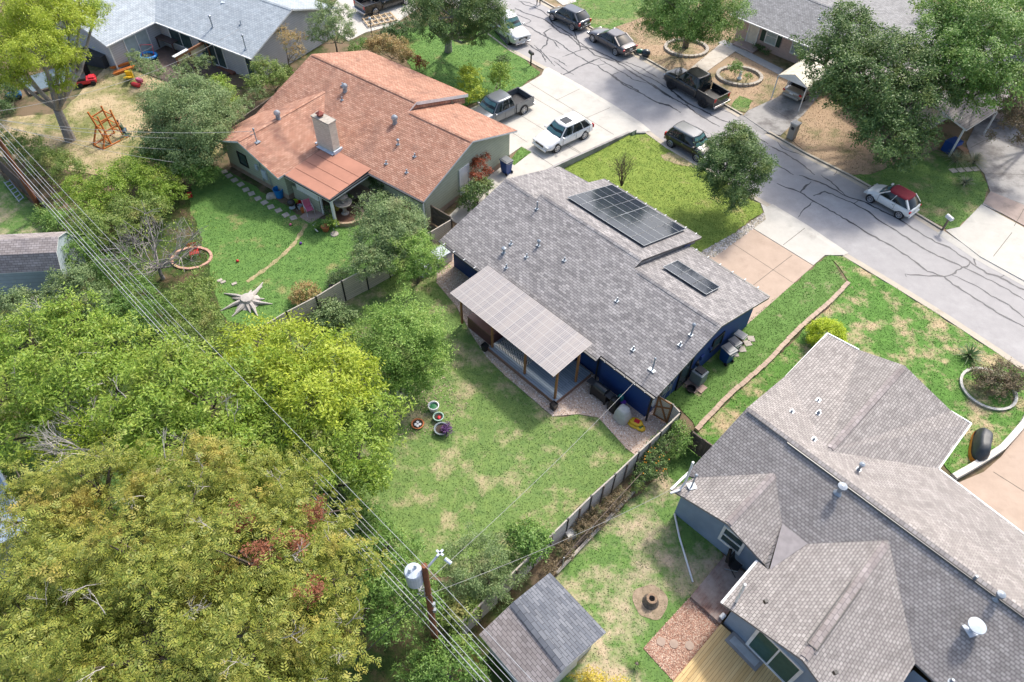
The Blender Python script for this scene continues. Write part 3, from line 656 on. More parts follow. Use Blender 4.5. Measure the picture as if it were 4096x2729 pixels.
# ---------------------------------------------------------------- house with the orange roof
O = Frame(-35.8, (-6.08, 37.93)); OS = .355
H2 = thing('house', 'sage green house under a wide orange brown shingle roof with a pale brick chimney', 'house', O(-8, 5))
ozr = lambda v: 2.5+OS*v
VA, VB = 6.15, 5.25; ZA, ZB = ozr(VA), ozr(VB)
rb = MB()
zw = 3.9; vj = (zw-2.5)/OS; UW0, UW1, UWr = -16.65, -9.4, -13.03; VG = -4.22
roof_plane(rb, [O(-5.05, 0, 2.5), O(0, 0, 2.5), O(0, VB, ZB), O(-5.85, VB, ZB), O(-5.85, VA, ZA), O(-16.65, VA, ZA), O(-16.65, .0, 2.5), O(UWr, vj, zw), O(UW1, .0, 2.5)], O.A)
roof_plane(rb, [O(-5.9, VB, ZB), O(0, VB, ZB), O(0, 10.4, ZB-OS*(10.4-VB)), O(-5.95, 10.6, ZB-OS*(10.6-VB))], O.A)
roof_plane(rb, [O(-16.65, VA, ZA), O(-5.85, VA, ZA), O(-5.85, 11.85, ZA-OS*(11.85-VA)), O(-16.65, 11.85, ZA-OS*(11.85-VA))], O.A, .26)
wsl = (zw-2.5)/(UWr-UW0)
for k in range(12):
    a, b = VB-.3+(11.6-VB+.3)*k/12, VB-.3+(11.6-VB+.3)*(k+1)/12; hi = lambda v: min(ozr(v), ZA-OS*(v-VA))-.15; lo = lambda v: min(ozr(v), ZB-OS*(v-VB))-.2
    rb.poly([O(-6.0, a, lo(a)), O(-6.0, b, lo(b)), O(-6.0, b, hi(b)), O(-6.0, a, hi(a))], 0, [(a, 0), (b, 0), (b, .4), (a, .4)])
roof_plane(rb, [O(UWr, VG, zw), O(UW1, VG, 2.5), O(UW1, 0, 2.5), O(UWr, vj, zw)], O.B)
roof_plane(rb, [O(UW0, VG, 2.5), O(UWr, VG, zw), O(UWr, vj, zw), O(UW0, 0, 2.5)], O.B)
ridge_cap(rb, O(-5.7, VB, ZB), O(-.1, VB, ZB)); ridge_cap(rb, O(-16.5, VA, ZA), O(-5.95, VA, ZA)); ridge_cap(rb, O(UWr, VG+.1, zw), O(UWr, vj-.1, zw))
rb.build('roof', [SH['orange'], M['white']], H2)
M['rollroof'] = mat('orange_roll_roofing', (.38, .18, .12), .9, (.32, .15, .1), scale=.8)
pb = MB(); roof_plane(pb, [O(-9.42, -3.62, 2.46), O(-5.05, -3.62, 2.46), O(-5.05, .35, 2.64), O(-9.42, .35, 2.64)], O.A)
for v in (-2.7, -1.75, -.8): pb.beam(O(-9.4, v, 2.515+.045*(v+2.7)), O(-5.07, v, 2.515+.045*(v+2.7)), .02, .008, 2)
po = pb.build('porch_roof', [M['rollroof'], M['gutter'], mat('roll_seam', (.2, .08, .05), .9)], H2)
mb = MB(); mb.beam(O(-9.5, -3.68, 2.42), O(-4.97, -3.68, 2.42), .1, .11); mb.beam(O(-4.98, -3.7, 2.42), O(-4.98, -.02, 2.42), .1, .11); mb.beam(O(-4.95, -.07, 2.44), O(0, -.07, 2.44), .11, .09)
mb.build('gutter', M['gutter'], H2)
mb = MB(); mb.beam(O(-9.44, -3.62, 2.3), O(-5, -3.62, 2.3), .06, .18); mb.beam(O(-5.02, -3.62, 2.3), O(-5.02, 0, 2.3), .06, .18); mb.build('porch_beam', M['white'], H2)
MB().box(O(-5.15, -3.45, 1.15), (.16, .16, 2.3), O.a).build('porch_post', M['white'], H2)
MB().box(O(-.15, .1, 1.2), (.1, .08, 2.4), O.a).build('downspout', M['white'], H2)
def oz(p):
    q = p-O.o; u, v = q.dot(O.A), q.dot(O.B)
    if v < .2 and u < -9.3: return min(zw-wsl*abs(u-UWr), 9)-.14
    V, Z = (VA, ZA) if u < -5.9 else (VB, ZB)
    return (ozr(v) if v < V else Z-OS*(v-V))-.14
wb = MB(); foot = [O(UW0+.45, VG+.75), O(UW1-.4, VG+.75), O(UW1-.4, .55), O(-.42, .55), O(-.42, 10.0), O(-6, 10.0), O(-6.2, 11.3), O(-16.2, 11.3)]
wall_run(wb, [(p.x, p.y) for p in foot], .3, oz); wb.build('wall', M['sage'], H2)
fb = MB(); foot2 = [O(UW0+.43, VG+.73), O(UW1-.38, VG+.73), O(UW1-.38, .53), O(-.4, .53), O(-.4, 10.02), O(-6, 10.02), O(-6.2, 11.32), O(-16.22, 11.32)]
wall_run(fb, [(p.x, p.y) for p in foot2], 0, lambda p: .42); fb.build('foundation', mat('stained_foundation', (.34, .27, .2), .9, (.25, .18, .13), scale=2), H2)
ov = -O.B
window(H2, O(-14.7, VG+.75), O(-13.9, VG+.75), 1.0, 1.9, ov, M['black'], M['glass'])
MB().box(O(-12.0, VG+.68, 1.2), (.5, .12, .7), O.a).build('meter_box', M['steel'], H2); MB().box(O(-12.75, VG+.68, 1.5), (.28, .1, .4), O.a).build('breaker_box', M['steel'], H2)
mb = MB(); mb.tube([O(-12.3, VG+.69, .5), O(-12.3, VG+.69, 2.4)], .03); mb.tube([O(-11.5, VG+.69, .4), O(-11.5, VG+.69, 1.2)], .02); mb.build('conduit', M['galv'], H2)
window(H2, O(-.41, 4.2), O(-.41, 5.1), .35, 2.35, O.A, M['white'], M['white'], 'door')
window(H2, O(-2.6, .54), O(-1.9, .54), .5, 1.1, ov, mat('rust_hatch', (.3, .16, .09), .8), mat('rust_hatch_panel', (.28, .15, .1), .8), 'access_hatch')
# porch back wall with blinds
wb = MB(); wall_run(wb, [(p.x, p.y) for p in (O(-9.7, -3.1), O(-9.3, -3.1), O(-7.0, -3.1), O(-7.0, -2.95), O(-9.7, -2.95))], 0, lambda p: 1.15); wb.build('porch_wall', M['sage'], H2)
mb = MB()
for k in range(11): mb.box(O(-9.0+k*.2, -3.15, 1.6), (.16, .03, 1.0), O.a+.3)
mb.build('porch_blind', M['white'], H2)
MB().box(O(-6.75, -3.1, 1.2), (.14, .1, 2.3), O.a).build('porch_frame', M['white'], H2)
# chimney
cb = MB(); c0, c1, c2_, c3 = O(-9.95, .0), O(-8.3, .0), O(-8.3, .62), O(-9.95, .62)
wall_run(cb, [(p.x, p.y) for p in (c0, c1, c2_, c3)], 2.3, lambda p: 4.95)
ch = cb.build('chimney', bricks('cream_brick', (.72, .66, .54), (.6, .54, .43), (.34, .3, .24), .22, .08), H2)
MB().box(O(-9.12, .31, 4.99), (1.75, .74, .09), O.a).build('chimney_cap', M['stone'], ch)
mb = MB(); cc = O(-9.4, .31, 5.05); mb.box(cc+Vector((0, 0, .08)), (.32, .32, .14), O.a); mb.lathe(cc+Vector((0, 0, .2)), [(.34, 0), (.02, .2)], 4); mb.build('chimney_cowl', mat('rusty_cowl', (.25, .06, .04), .7), ch)
mb = MB(); mb.box(O(-9.12, -.1, 2.66), (1.8, .3, .04), O.a); mb.box(O(-8.2, .3, 2.72), (.12, .8, .3), O.a); mb.box(O(-10.05, .3, 2.72), (.12, .8, .2), O.a); mb.build('chimney_flashing', M['steel'], ch)
def turbine(parent, p):
    p = Vector(p); mb = MB(); mb.lathe(p+Vector((0, 0, -.12)), [(.2, 0), (.16, .2), (.16, .34)], 14)
    t = mb.build('turbine_vent', M['galv'], parent)
    mb = MB(); n = 16
    for k in range(n):
        a = 2*math.pi*k/n; rows = []
        for j in range(7):
            g = math.pi*j/6; r = .05+.19*math.sin(g); z = .22+.19*(1-math.cos(g))
            rows.append([p+Vector((r*math.cos(a+d), r*math.sin(a+d), z)) for d in (0, .26)])
        mb.grid(rows)
    mb.lathe(p+Vector((0, 0, .58)), [(.09, 0), (.05, .04)], 12); mb.build('turbine_head', M['galv'], t)
turbine(H2, O(-11.55, 4.6, ozr(4.6))); turbine(H2, O(-13.0, -.6, zw)); turbine(H2, O(-6.1, 4.05, ozr(4.05)))
for u, v in ((-4.65, 2.75), (-2.9, 2.5), (-4.35, 1.15), (-2.55, 1.25), (-11.2, 3.9), (-12.1, 4.9)): pipe(H2, O(u, v, ozr(v)), .05, .3, cap=(u == -4.65))
mb = MB(); mq = O(-12.3, -3.2, zw-wsl*.7); mb.tube([mq, mq+Vector((0, 0, .95))], .04, 8); mb.ball(mq+Vector((0, 0, 1.0)), .08); mb.box(mq, (.4, .36, .03), O.a)
mb.tube([mq+Vector((0, 0, .9)), mq+Vector((-.3, .1, .7)), mq+Vector((-.35, 0, .55)), mq+Vector((0, 0, .6))], .014); mb.build('service_mast', M['galv'], H2)
ORANGE_MAST = mq+Vector((0, 0, .85))

# ---------------------------------------------------------------- grey house, lower right
Wd = Frame(-46.5, D(*[t/KS for t in (2744, 1898)], 2.5)[:2])
H3 = thing('house', 'grey blue stucco house under the large warm grey shingle roof with two rear gables', 'house', Wd(6, 3))
def S(x, y, z): return D(x/KS, y/KS, z)         # photo pixel on a known height
A3 = S(2744, 1898, 2.5)
def gpt(c, r, x, y, z): return K(c, r, x, y, z)
mainL = gpt(2, 2, 2110, 560, 4.7)
ridgeR0 = gpt(3, 3, 2294, 930, 4.7); ridge_dir = (ridgeR0-mainL).normalized(); ridgeR = mainL+ridge_dir*26
eR0 = gpt(3, 2, 1530, 1110, 2.5); fd = (gpt(3, 2, 2130, 1568, 2.5)-eR0).normalized(); eR = eR0+fd*14
fwL = gpt(3, 2, 165, 270, 2.5+.2)
def onplane(P0, e, n, c, r, x, y):
    d = K(c, r, x, y, 0)-Vector((0, 0, CAMH)); d.normalize(); o = Vector((0, 0, CAMH)); t = (P0-o).dot(n)/d.dot(n); return o+d*t
rb = MB()
# main rear slope plane through rear eave line and ridge
rd = ridge_dir; A3b = A3+rd*24
nR = rd.cross(mainL-A3).normalized()
g1a = onplane(A3, rd, nR, 2, 3, 1700, 0) if False else None
pk1 = onplane(A3, rd, nR, 3, 2, 60, 1150)       # gable 1 ridge meets rear slope
pk2 = onplane(A3, rd, nR, 3, 3, 1080, 297)      # gable 2 ridge meets rear slope
v2r = onplane(A3, rd, nR, 3, 3, 1320, 1400)     # right foot of gable 2 valley
v1r = onplane(A3, rd, nR, 3, 3, 125, 150)       # where gable 1 valley meets the cricket
v2l = onplane(A3, rd, nR, 3, 3, 355, 330)
v1l = onplane(A3, rd, nR, 2, 2, 1640, 1190)
E3 = v2r+rd*14+(A3-mainL).normalized()*1.2
roof_plane(rb, [A3, v1l, pk1, v1r, v2l, pk2, v2r, E3, ridgeR, mainL], rd)
# front slope
nF = fd.cross(eR0-mainL).normalized()
roof_plane(rb, [mainL, ridgeR, eR, eR0, onplane(mainL, fd, nF, 3, 2, 540, 950), onplane(mainL, fd, nF, 3, 2, 165, 270)], rd)
# front wing: two slopes meeting on a ridge
fr0 = onplane(mainL, fd, nF, 3, 2, 540, 950); wdz = fr0.z
fw_pk = K(3, 2, 1225, 185, wdz); fwc = K(3, 1, 530, 1420, 2.45); fwk = K(3, 1, 815, 1568, 2.62); rc = K(3, 2, 1820, 705, 2.5); rk = K(3, 2, 1640, 590, 2.75); lw = onplane(mainL, fd, nF, 3, 2, 165, 270)
roof_plane(rb, [fw_pk, fwk, fwc, lw, fr0], (lw-fwc))
roof_plane(rb, [fw_pk, fr0, eR0, rc, rk], (eR0-rc))
# rear gable 1
p1 = K(2, 3, 1930, 150, 3.55); g1L = K(2, 2, 1430, 1300, 2.5); g1R = K(2, 3, 2265, 515, 2.5)
roof_plane(rb, [p1, pk1, v1l, g1L], (pk1-p1))
crk = K(3, 3, 0, 560, 2.75)
roof_plane(rb, [p1, g1R, crk, v1r, pk1], (pk1-p1))
# rear gable 2
p2 = K(3, 3, 310, 1370, 3.85); g2L = K(2, 3, 1885, 865, 2.5); gi = K(2, 3, 2205, 485, 2.5); g2R = K(3, 3, 1290, 1445, 2.5); pr_ = (g2L-gi)
g2Rb = g2R+pr_.normalized()*3.9
roof_plane(rb, [p2, g2L, gi, crk, v2l, pk2], (pk2-p2))
roof_plane(rb, [p2, pk2, v2r, g2R, g2Rb], (pk2-p2))
M['edge'] = mat('grey_drip_edge', (.2, .19, .19), .6); rb.build('roof', [SH['grey'], M['edge']], H3)
cb = MB(); up = Vector((0, 0, .03)); cb.poly([v1r+up, crk+up+Vector((.05, -.02, 0)), v2l+up]); cb.build('roof_cricket', mat('smooth_grey_felt', (.27, .25, .25), .9), H3)
rc_ = MB(); ridge_cap(rc_, mainL+rd*.1, ridgeR-rd*.2, .2, .05)
rc_.build('ridge_cap', SH['grey'], H3)
for q0, q1 in ((p1, pk1), (p2, pk2), (fw_pk, fr0)): rc_ = MB(); ridge_cap(rc_, q0.lerp(q1, .02), q0.lerp(q1, .97)); rc_.build('ridge_cap', SH['mauve'], H3)
mb = MB(); sd_ = Vector((-rd.y, rd.x, 0)); a, b = mainL+rd*2.4-sd_*.24+Vector((0, 0, -.05)), ridgeR-sd_*.24+Vector((0, 0, -.05)); mb.beam(a, b, .06, .05); mb.build('ridge_vent', M['gutter'], H3)
mb = MB(); a, b = p2.lerp(pk2, .1)+Vector((0, 0, .03)), p2.lerp(pk2, .6)+Vector((0, 0, .03)); s = (b-a).normalized(); s = Vector((-s.y, s.x, 0))
for q in (1, -1): mb.beam(a+s*.23*q, b+s*.23*q, .03, .04)
mb.beam(a+s*.23, a-s*.23, .03, .04); mb.build('ridge_vent', M['black'], H3)
# walls in parts, under the roof
def wall_seg(mb, a, b, za, zb, z0=0, m=0):
    a = Vector(a); b = Vector(b); L = (b-a).length; mb.poly([(a.x, a.y, z0), (b.x, b.y, z0), (b.x, b.y, zb), (a.x, a.y, za)], m, [(0, 0), (L, 0), (L, zb-z0), (0, za-z0)])
ir = (pk1-p1); ir.z = 0; ir.normalize()       # inward from the rear gables
tt = Vector((ir.y, -ir.x, 0))                 # along the rear walls, to the right
w1a = g1L+ir*.5+tt*.35; w1b = g1R+ir*.5-tt*.1
def onto(p, a, b):
    d = (b-a).normalized(); q = a+d*((p-a).dot(d)); return Vector((q.x, q.y, p.z))
w1p = onto(p1+ir*.5, w1a, w1b)
mb = MB()
wall_seg(mb, w1a, w1p, 2.55, p1.z-.16); wall_seg(mb, w1p, w1b, p1.z-.16, 2.36); pass
w2a = g2L+ir*.5+tt*.4; w2b = g2R+(-ir)*3.7-tt*.3+ir*.3; w2p = onto(p2+ir*.5, w2a, w2b)
wall_seg(mb, w2a, w2p, 2.5, p2.z-.16); wall_seg(mb, w2p, w2b, p2.z-.16, 2.36); wall_seg(mb, gi+tt*.4+ir*.5, w2a, 2.36, 2.36); wall_seg(mb, w2b, w2b+ir*4.5, 2.36, 2.36)
wall_seg(mb, g2R+tt*.1+ir*.1, g2R+tt*12, 2.3, 2.3)
wall_seg(mb, lw+(fr0-lw)*.08, fwc+(rc-fwc).normalized()*.5-(lw-fwc).normalized()*-.5, 2.4, 2.3)
wall_seg(mb, fwc+(rc-fwc).normalized()*.5+(lw-fwc).normalized()*.6, rc-(rc-fwc).normalized()*.5+(lw-fwc).normalized()*.6, 2.3, 2.3)
wall_seg(mb, rc-(rc-fwc).normalized()*.5+(lw-fwc).normalized()*.6, eR0-(rc-fwc).normalized()*.5, 2.3, 2.3); wall_seg(mb, eR0-(rc-fwc).normalized()*.5, eR-(rc-fwc).normalized()*.5, 2.3, 2.3)
wall_seg(mb, A3+rd*.45+ir*.3, mainL+rd*.45, 2.3, mainL.z-.2); wall_seg(mb, mainL+rd*.45, lw+rd*.5, mainL.z-.2, lw.z-.25); wall_seg(mb, w1a, A3+rd*.45+ir*.3, 2.3, 2.3)
mb.build('wall', M['greyblue'], H3)
out = -ir
def onwall(a, dist): return a+tt*dist
wl1 = (w1b-w1a).length; t1 = (w1b-w1a); t1.z = 0; t1.normalize()
window(H3, w1a+t1*(wl1*.54), w1a+t1*(wl1*.54+.95), 1.0, 2.1, out, M['white'], M['glass'], rows=2, fw=.13)
t2 = (w2b-w2a); t2.z = 0; t2.normalize()
window(H3, w2a+t2*1.35, w2a+t2*3.35, .35, 2.25, out, M['white'], mat('green_glass', (.04, .1, .08), .08), 'patio_door', bars=2, fw=.14)
window(H3, w2a+t2*4.7, w2a+t2*6.2, .7, 2.2, out, M['white'], M['glass'], bars=2, fw=.13)
mb = MB(); mb.box(w2a+t2*.85+out*.06+Vector((0, 0, 2.0)), (.14, .14, .2), .3); mb.box(w2a+t2*4.2+out*.06+Vector((0, 0, 1.75)), (.14, .14, .2), .3); mb.build('wall_lamp', M['black'], H3)
# gutters
mb = MB()
MB().beam(gi+Vector((0, 0, -.04))-tt*.05, g2L+Vector((0, 0, -.04))-tt*.05, .1, .09).build('gutter', M['white'], H3); mb = MB(); mb.beam(g1L+Vector((0, 0, -.02))-tt*.04, g1L+ir*1.35+Vector((0, 0, -.02))-tt*.04, .11, .1)
mb.build('gutter', M['white'], H3)
for q0, q1 in ((fwc+Vector((0, 0, -.02)), lw+Vector((0, 0, -.15))), (fwc, fwk), (rc, eR0), (rc, rk+Vector((0, 0, -.05))), (eR0+Vector((0, 0, -.02)), eR)): MB().beam(q0, q1, .08, .08).build('gutter', M['white'], H3)
mb = MB(); q = w1a-tt*.06
mb.tube([q+Vector((0, 0, 2.3)), q+Vector((0, 0, .5)), q+out*.3+Vector((0, 0, .15)), q+out*.75-tt*.2+Vector((0, 0, .12))], .06, 8); mb.build('downspout', M['white'], H3)
MB().tube([g2L+tt*.3+ir*.2+Vector((0, 0, 2.3)), g2L+tt*.35+ir*.4+Vector((0, 0, .2))], .06, 8).build('downspout', M['white'], H3)
for (c, r, x, y, hh, rr, cap, front) in ((3, 2, 210, 600, .25, .045, False, 1), (3, 2, 450, 495, .2, .04, False, 2), (3, 2, 450, 612, .3, .06, False, 2), (3, 2, 408, 850, .25, .045, False, 1), (3, 2, 808, 1120, .42, .06, True, 1), (3, 2, 630, 1320, .45, .1, True, 0), (3, 3, 1845, 640, .3, .06, False, 0), (3, 3, 2045, 815, .32, .08, True, 0), (3, 3, 1640, 1560, .25, .06, False, 0)):
    if front == 0: p = onplane(A3, rd, nR, c, r, x, y)
    elif front == 1: p = onplane(mainL, fd, nF, c, r, x, y)
    else:
        nn = (fwc-lw).cross(fr0-lw).normalized(); p = onplane(lw, fd, nn, c, r, x, y)
    pipe(H3, p, rr, hh, cap=cap)
mb = MB(); p = onplane(A3, rd, nR, 3, 3, 1820, 1100); mb.tube([p, p+Vector((0, 0, .45))], .09, 10); mb.lathe(p+Vector((0, 0, .42)), [(.12, 0), (.34, .03), (.34, .08), (.05, .16)], 18); mb.box(p, (.5, .5, .03), .3); mb.build('round_cap_vent', M['steel'], H3)
mb = MB(); nn1 = (g1L-p1).cross(pk1-p1).normalized(); p = onplane(p1, fd, nn1, 2, 2, 1610, 1265); mb.tube([p, p+Vector((0, 0, .95))], .045, 8); mb.ball(p+Vector((0, 0, 1)), .08); mb.box(p, (.4, .35, .03), .3); mb.build('service_mast', M['galv'], H3)
GREY_MAST = p+Vector((0, 0, .85))

# ---------------------------------------------------------------- north-west house (blue-grey roof, L plan)
N = Frame(-30.5, K(0, 0, 1390, 195, 2.5)[:2])
H4 = thing('house', 'pale grey L shaped house with blue grey shingles wrapped round a brown deck', 'house', N(6, 4))
q = K(1, 0, 0, 500, 2.5)-N.o; UE = q.dot(N.A); q = K(0, 0, 940, 410, 2.5)-N.o; VE = q.dot(N.B)
rb = MB(); NS = .36; zc = lambda v: 2.5+NS*v; VR = 5.4; WR = 4.6; zwg = 2.5+NS*WR
roof_plane(rb, [N(0, 0, 2.5), N(UE, 0, 2.5), N(UE, VR, zc(VR)), N(-WR, VR, zc(VR)), N(-WR, WR, zwg)], N.A)
roof_plane(rb, [N(-WR-6, VR, zc(VR)), N(UE, VR, zc(VR)), N(UE, 2*VR, 2.5), N(-WR-6, 2*VR, 2.5)], N.A)
roof_plane(rb, [N(0, VE, 2.5), N(0, 0, 2.5), N(-WR, WR, zwg), N(-WR, VE, zwg)], N.B)
roof_plane(rb, [N(-WR, VE, zwg), N(-WR, WR+.8, zwg), N(-2*WR, WR+.8, 2.5), N(-2*WR, VE, 2.5)], N.B)
ridge_cap(rb, N(-WR, VE, zwg), N(-WR, WR, zwg)); ridge_cap(rb, N(-WR, VR, zc(VR)), N(UE, VR, zc(VR)))
rb.build('roof', [SH['slate'], M['white']], H4)
def nz(p):
    q = p-N.o; u, v = q.dot(N.A), q.dot(N.B)
    a = 2.5+NS*min(v, 2*VR-v) if v > 0 else 0
    b = 2.5+NS*min(-u, 2*WR+u) if u < 0 and v < WR else 0
    return max(a, b, 2.4)-.15
wb = MB(); ft = [N(.45-.9, VE+.5), N(-.45, .45), N(UE-.4, .45), N(UE-.4, 2*VR-.5), N(-9, 2*VR-.5), N(-2*WR+.45, 6), N(-2*WR+.45, VE+.5)]
wall_run(wb, [(p.x, p.y) for p in ft], 0, nz); wb.build('wall', M['lightgrey'], H4)
o1 = -N.B; o2 = N.A
window(H4, N(.9, .44), N(3.6, .44), .7, 2.0, o1, M['white'], M['glass'], bars=2)
window(H4, N(4.6, .44), N(7.4, .44), .2, 2.1, o1, M['white'], M['glass'], 'patio_door', bars=3)
window(H4, N(10.1, .44), N(11.0, .44), .1, 2.1, o1, M['white'], M['glass'], 'door')
window(H4, N(-.44, -3.2), N(-.44, -.9), .5, 2.1, o2, M['white'], M['curtain'], bars=2)
mb = MB(); mb.beam(N(0, -.05, 2.45), N(UE, -.05, 2.45), .1, .09); mb.build('gutter', M['white'], H4)
MB().beam(N(.05, VE, 2.45), N(.05, 0, 2.45), .1, .09).build('gutter', M['white'], H4)
MB().box(N(-.4, VE+.42, 1.2), (.09, .09, 2.3), N.a).build('downspout', M['white'], H4)
MB().box(N(UE-.35, .3, 1.2), (.09, .09, 2.3), N.a).build('downspout', M['white'], H4)
for (x, y, hh, rr) in ((1245, 15, .3, .08), (1900, 225, .9, .06), (2165, 240, .4, .04), (2190, 390, 1.1, .045)):
    p = K(0, 0, x, y, 3.2); q = p-N.o; v = max(q.dot(N.B), .2); p = N(q.dot(N.A), v, zc(v)) if q.dot(N.A) > 0 else p
    pipe(H4, p, rr, hh, cap=(hh > .8))
MB().ball(K(0, 0, 2185, 45, 3.7), (.35, .35, .2)).build('skylight_dome', M['steel'], H4, smooth=True)
MB().box(K(0, 0, 2005, 30, 3.8), (.4, .4, .25)).build('box_vent', M['steel'], H4)
# deck behind it
M['brownfloor'] = mat('brown_deck_boards', (.12, .085, .07), .8, (.08, .06, .05), scale=4)
MB().prism([(p.x, p.y) for p in (N(-.2, .3), N(-.2, -3.8), N(8, -3.8), N(8, .3))][::1], 0, .12).build('deck', M['brownfloor']).name
tag(bpy.data.objects['deck'], 'brown board deck in the corner of the pale L shaped house', 'deck')

# ---------------------------------------------------------------- pink brick house across the street
a, b = D(1765, 68, 2.5), D(1877.7, 114, 2.5); dgr = math.degrees(math.atan2((b-a).y, (b-a).x))
P_ = Frame(dgr, a[:2])
H5 = thing('house', 'pink brick house with grey shingles, white front door and green shutters', 'house', P_(4, 4))
rb = MB(); PS = .34; pz = lambda v: 2.5+PS*v; UL, UR = -4.0, 13
roof_plane(rb, [P_(UL, 0, 2.5), P_(UR, 0, 2.5), P_(UR, 4.6, pz(4.6)), P_(UL, 4.6, pz(4.6))], P_.A)
roof_plane(rb, [P_(UL, 4.6, pz(4.6)), P_(UR, 4.6, pz(4.6)), P_(UR, 15, 2.9), P_(UL, 15, 2.9)], P_.A)
roof_plane(rb, [P_(9, 5.0, 3.0), P_(22, 5.0, 3.0), P_(22, 10, 4.6), P_(9, 10, 4.6)], P_.A)
roof_plane(rb, [P_(9, 10, 4.6), P_(22, 10, 4.6), P_(22, 15, 3.0), P_(9, 15, 3.0)], P_.A)
ridge_cap(rb, P_(UL, 4.6, pz(4.6)), P_(UR, 4.6, pz(4.6)))
SH['grey2'] = shingles('neutral_grey_shingles', (.2, .2, .2), (.3, .3, .3), (.1, .1, .1), wid=.25, row=.15)
rb.build('roof', [SH['grey2'], M['white']], H5)
wb = MB(); ft = [P_(UL+.4, 1.2), P_(UR-.4, 1.2), P_(UR-.4, 10), P_(UL+.4, 10)]
wall_run(wb, [(p.x, p.y) for p in ft], 0, lambda p: min(pz((p-P_.o).dot(P_.B)), 3.6)-.2)
wall_run(wb, [(p.x, p.y) for p in (P_(13, 5.6), P_(21.5, 5.6), P_(21.5, 14.5), P_(13, 14.5))], 0, lambda p: 2.8)
wb.build('wall', bricks('pink_brick', (.5, .36, .32), (.42, .3, .27), (.4, .33, .3)), H5)
fo = -P_.B
def onwallP(c, r, x, y, z): p = K(c, r, x, y, z); q = p-P_.o; return q.dot(P_.A)
ud = onwallP(2, 0, 2140, 340, .3); uw = onwallP(3, 0, 30, 400, .9); uw2 = onwallP(3, 0, 240, 520, .9)
window(H5, P_(ud-.1, 1.18), P_(ud+.85, 1.18), .15, 2.15, fo, M['white'], mat('white_door_leaf', (.66, .62, .54), .5), 'door')
window(H5, P_(uw-.8, 1.18), P_(uw+.2, 1.18), .8, 2.1, fo, M['white'], M['curtain'], rows=2)
MB().box(P_(uw+.5, 1.14, 1.45), (.4, .05, 1.35), P_.a).build('shutter', mat('dark_green_shutter', (.015, .05, .035), .5), H5)
MB().box(P_(uw-1.15, 1.14, 1.45), (.4, .05, 1.35), P_.a).build('shutter', bpy.data.materials['dark_green_shutter'], H5)
window(H5, P_(uw2-.9, 1.18), P_(uw2+.9, 1.18), .8, 2.1, fo, M['white'], M['curtain'], bars=2, rows=2)
MB().beam(P_(UL, -.05, 2.45), P_(UR, -.05, 2.45), .1, .09).build('gutter', M['white'], H5)
MB().box(P_(ud+.4, .5, .08), (2.2, 1.3, .16), P_.a).build('porch_step', mat('pink_concrete', (.35, .27, .24), .8), H5)
pipe(H5, P_(3, 3, pz(3)), .05, .3)
# metal carport over the driveway
cA, cB = K(3, 0, 25, 885, 0), K(3, 0, 275, 1000, 0); dd = (cB-cA); W_ = dd.length; C_ = Frame(math.degrees(math.atan2(dd.y, dd.x)), cA[:2])
CP = thing('carport', 'cream ribbed metal carport with rounded edges standing over the far driveway', 'carport', C_(W_/2, 2))
rows = []; prof = [(-.05, 1.9), (0, 2.15), (.25, 2.3), (W_/2, 2.75), (W_-.25, 2.3), (W_, 2.15), (W_+.05, 1.9)]
mb = MB(); NN = 44
for k in range(NN+1): rows.append([C_(u, k*7.0/NN, z+(.02 if k % 2 else 0)) for u, z in prof])
mb.grid(rows)
M['cream'] = mat('cream_metal_sheet', (.58, .55, .44), .45, (.42, .39, .3), scale=2.5)
mb.build('carport_roof', M['cream'], CP)
for v in (0, 2.3, 4.6, 6.9):
    for u in (.03, W_-.03): MB().box(C_(u, v, 1.05), (.07, .07, 2.1), C_.a).build('carport_post', M['white'], CP)
mb = MB(); mb.poly([C_(-.02, -.01, 2.1), C_(W_+.02, -.01, 2.1), C_(W_-.25, -.01, 2.3), C_(W_/2, -.01, 2.72), C_(.25, -.01, 2.3)]); mb.build('carport_gable', M['white'], CP)

# ---------------------------------------------------------------- house under the big tree at the right
E_ = Frame(39, K(3, 0, 1780, 1165, 2.6)[:2])   # u runs up-right along the eave
H6 = thing('house', 'limestone house with pale ribbed roof and open carport half hidden by the big oak', 'house', E_(4, 4))
rb = MB(); roof_plane(rb, [E_(0, 0, 2.6), E_(12, 0, 2.6), E_(12, 5, 3.6), E_(0, 5, 3.6)], E_.A); roof_plane(rb, [E_(0, 5, 3.6), E_(12, 5, 3.6), E_(12, 10, 2.6), E_(0, 10, 2.6)], E_.A)
rb.build('roof', [shingles('pale_ribbed_roof', (.34, .31, .3), (.38, .35, .34), (.16, .14, .14), wid=30, row=.22), M['white']], H6)
wb = MB(); wall_run(wb, [(p.x, p.y) for p in (E_(2.2, 3.2), E_(11.5, 3.2), E_(11.5, 9.5), E_(.5, 9.5), E_(.5, 3.2))], 0, lambda p: 2.6+.2*max(0, min((p-E_.o).dot(E_.B), 10-(p-E_.o).dot(E_.B)))-.15); wb.build('wall', M['limestone'], H6)
for u in (.25, 5.5, 11): MB().box(E_(u, .25, 1.25), (.12, .12, 2.5), E_.a).build('carport_post', M['white'], H6)

# ---------------------------------------------------------------- sheds
def gable_shed(name, label, c0, c1, ridge0, ridge1, ze, zrg, mats, wallm, other_w):
    pass
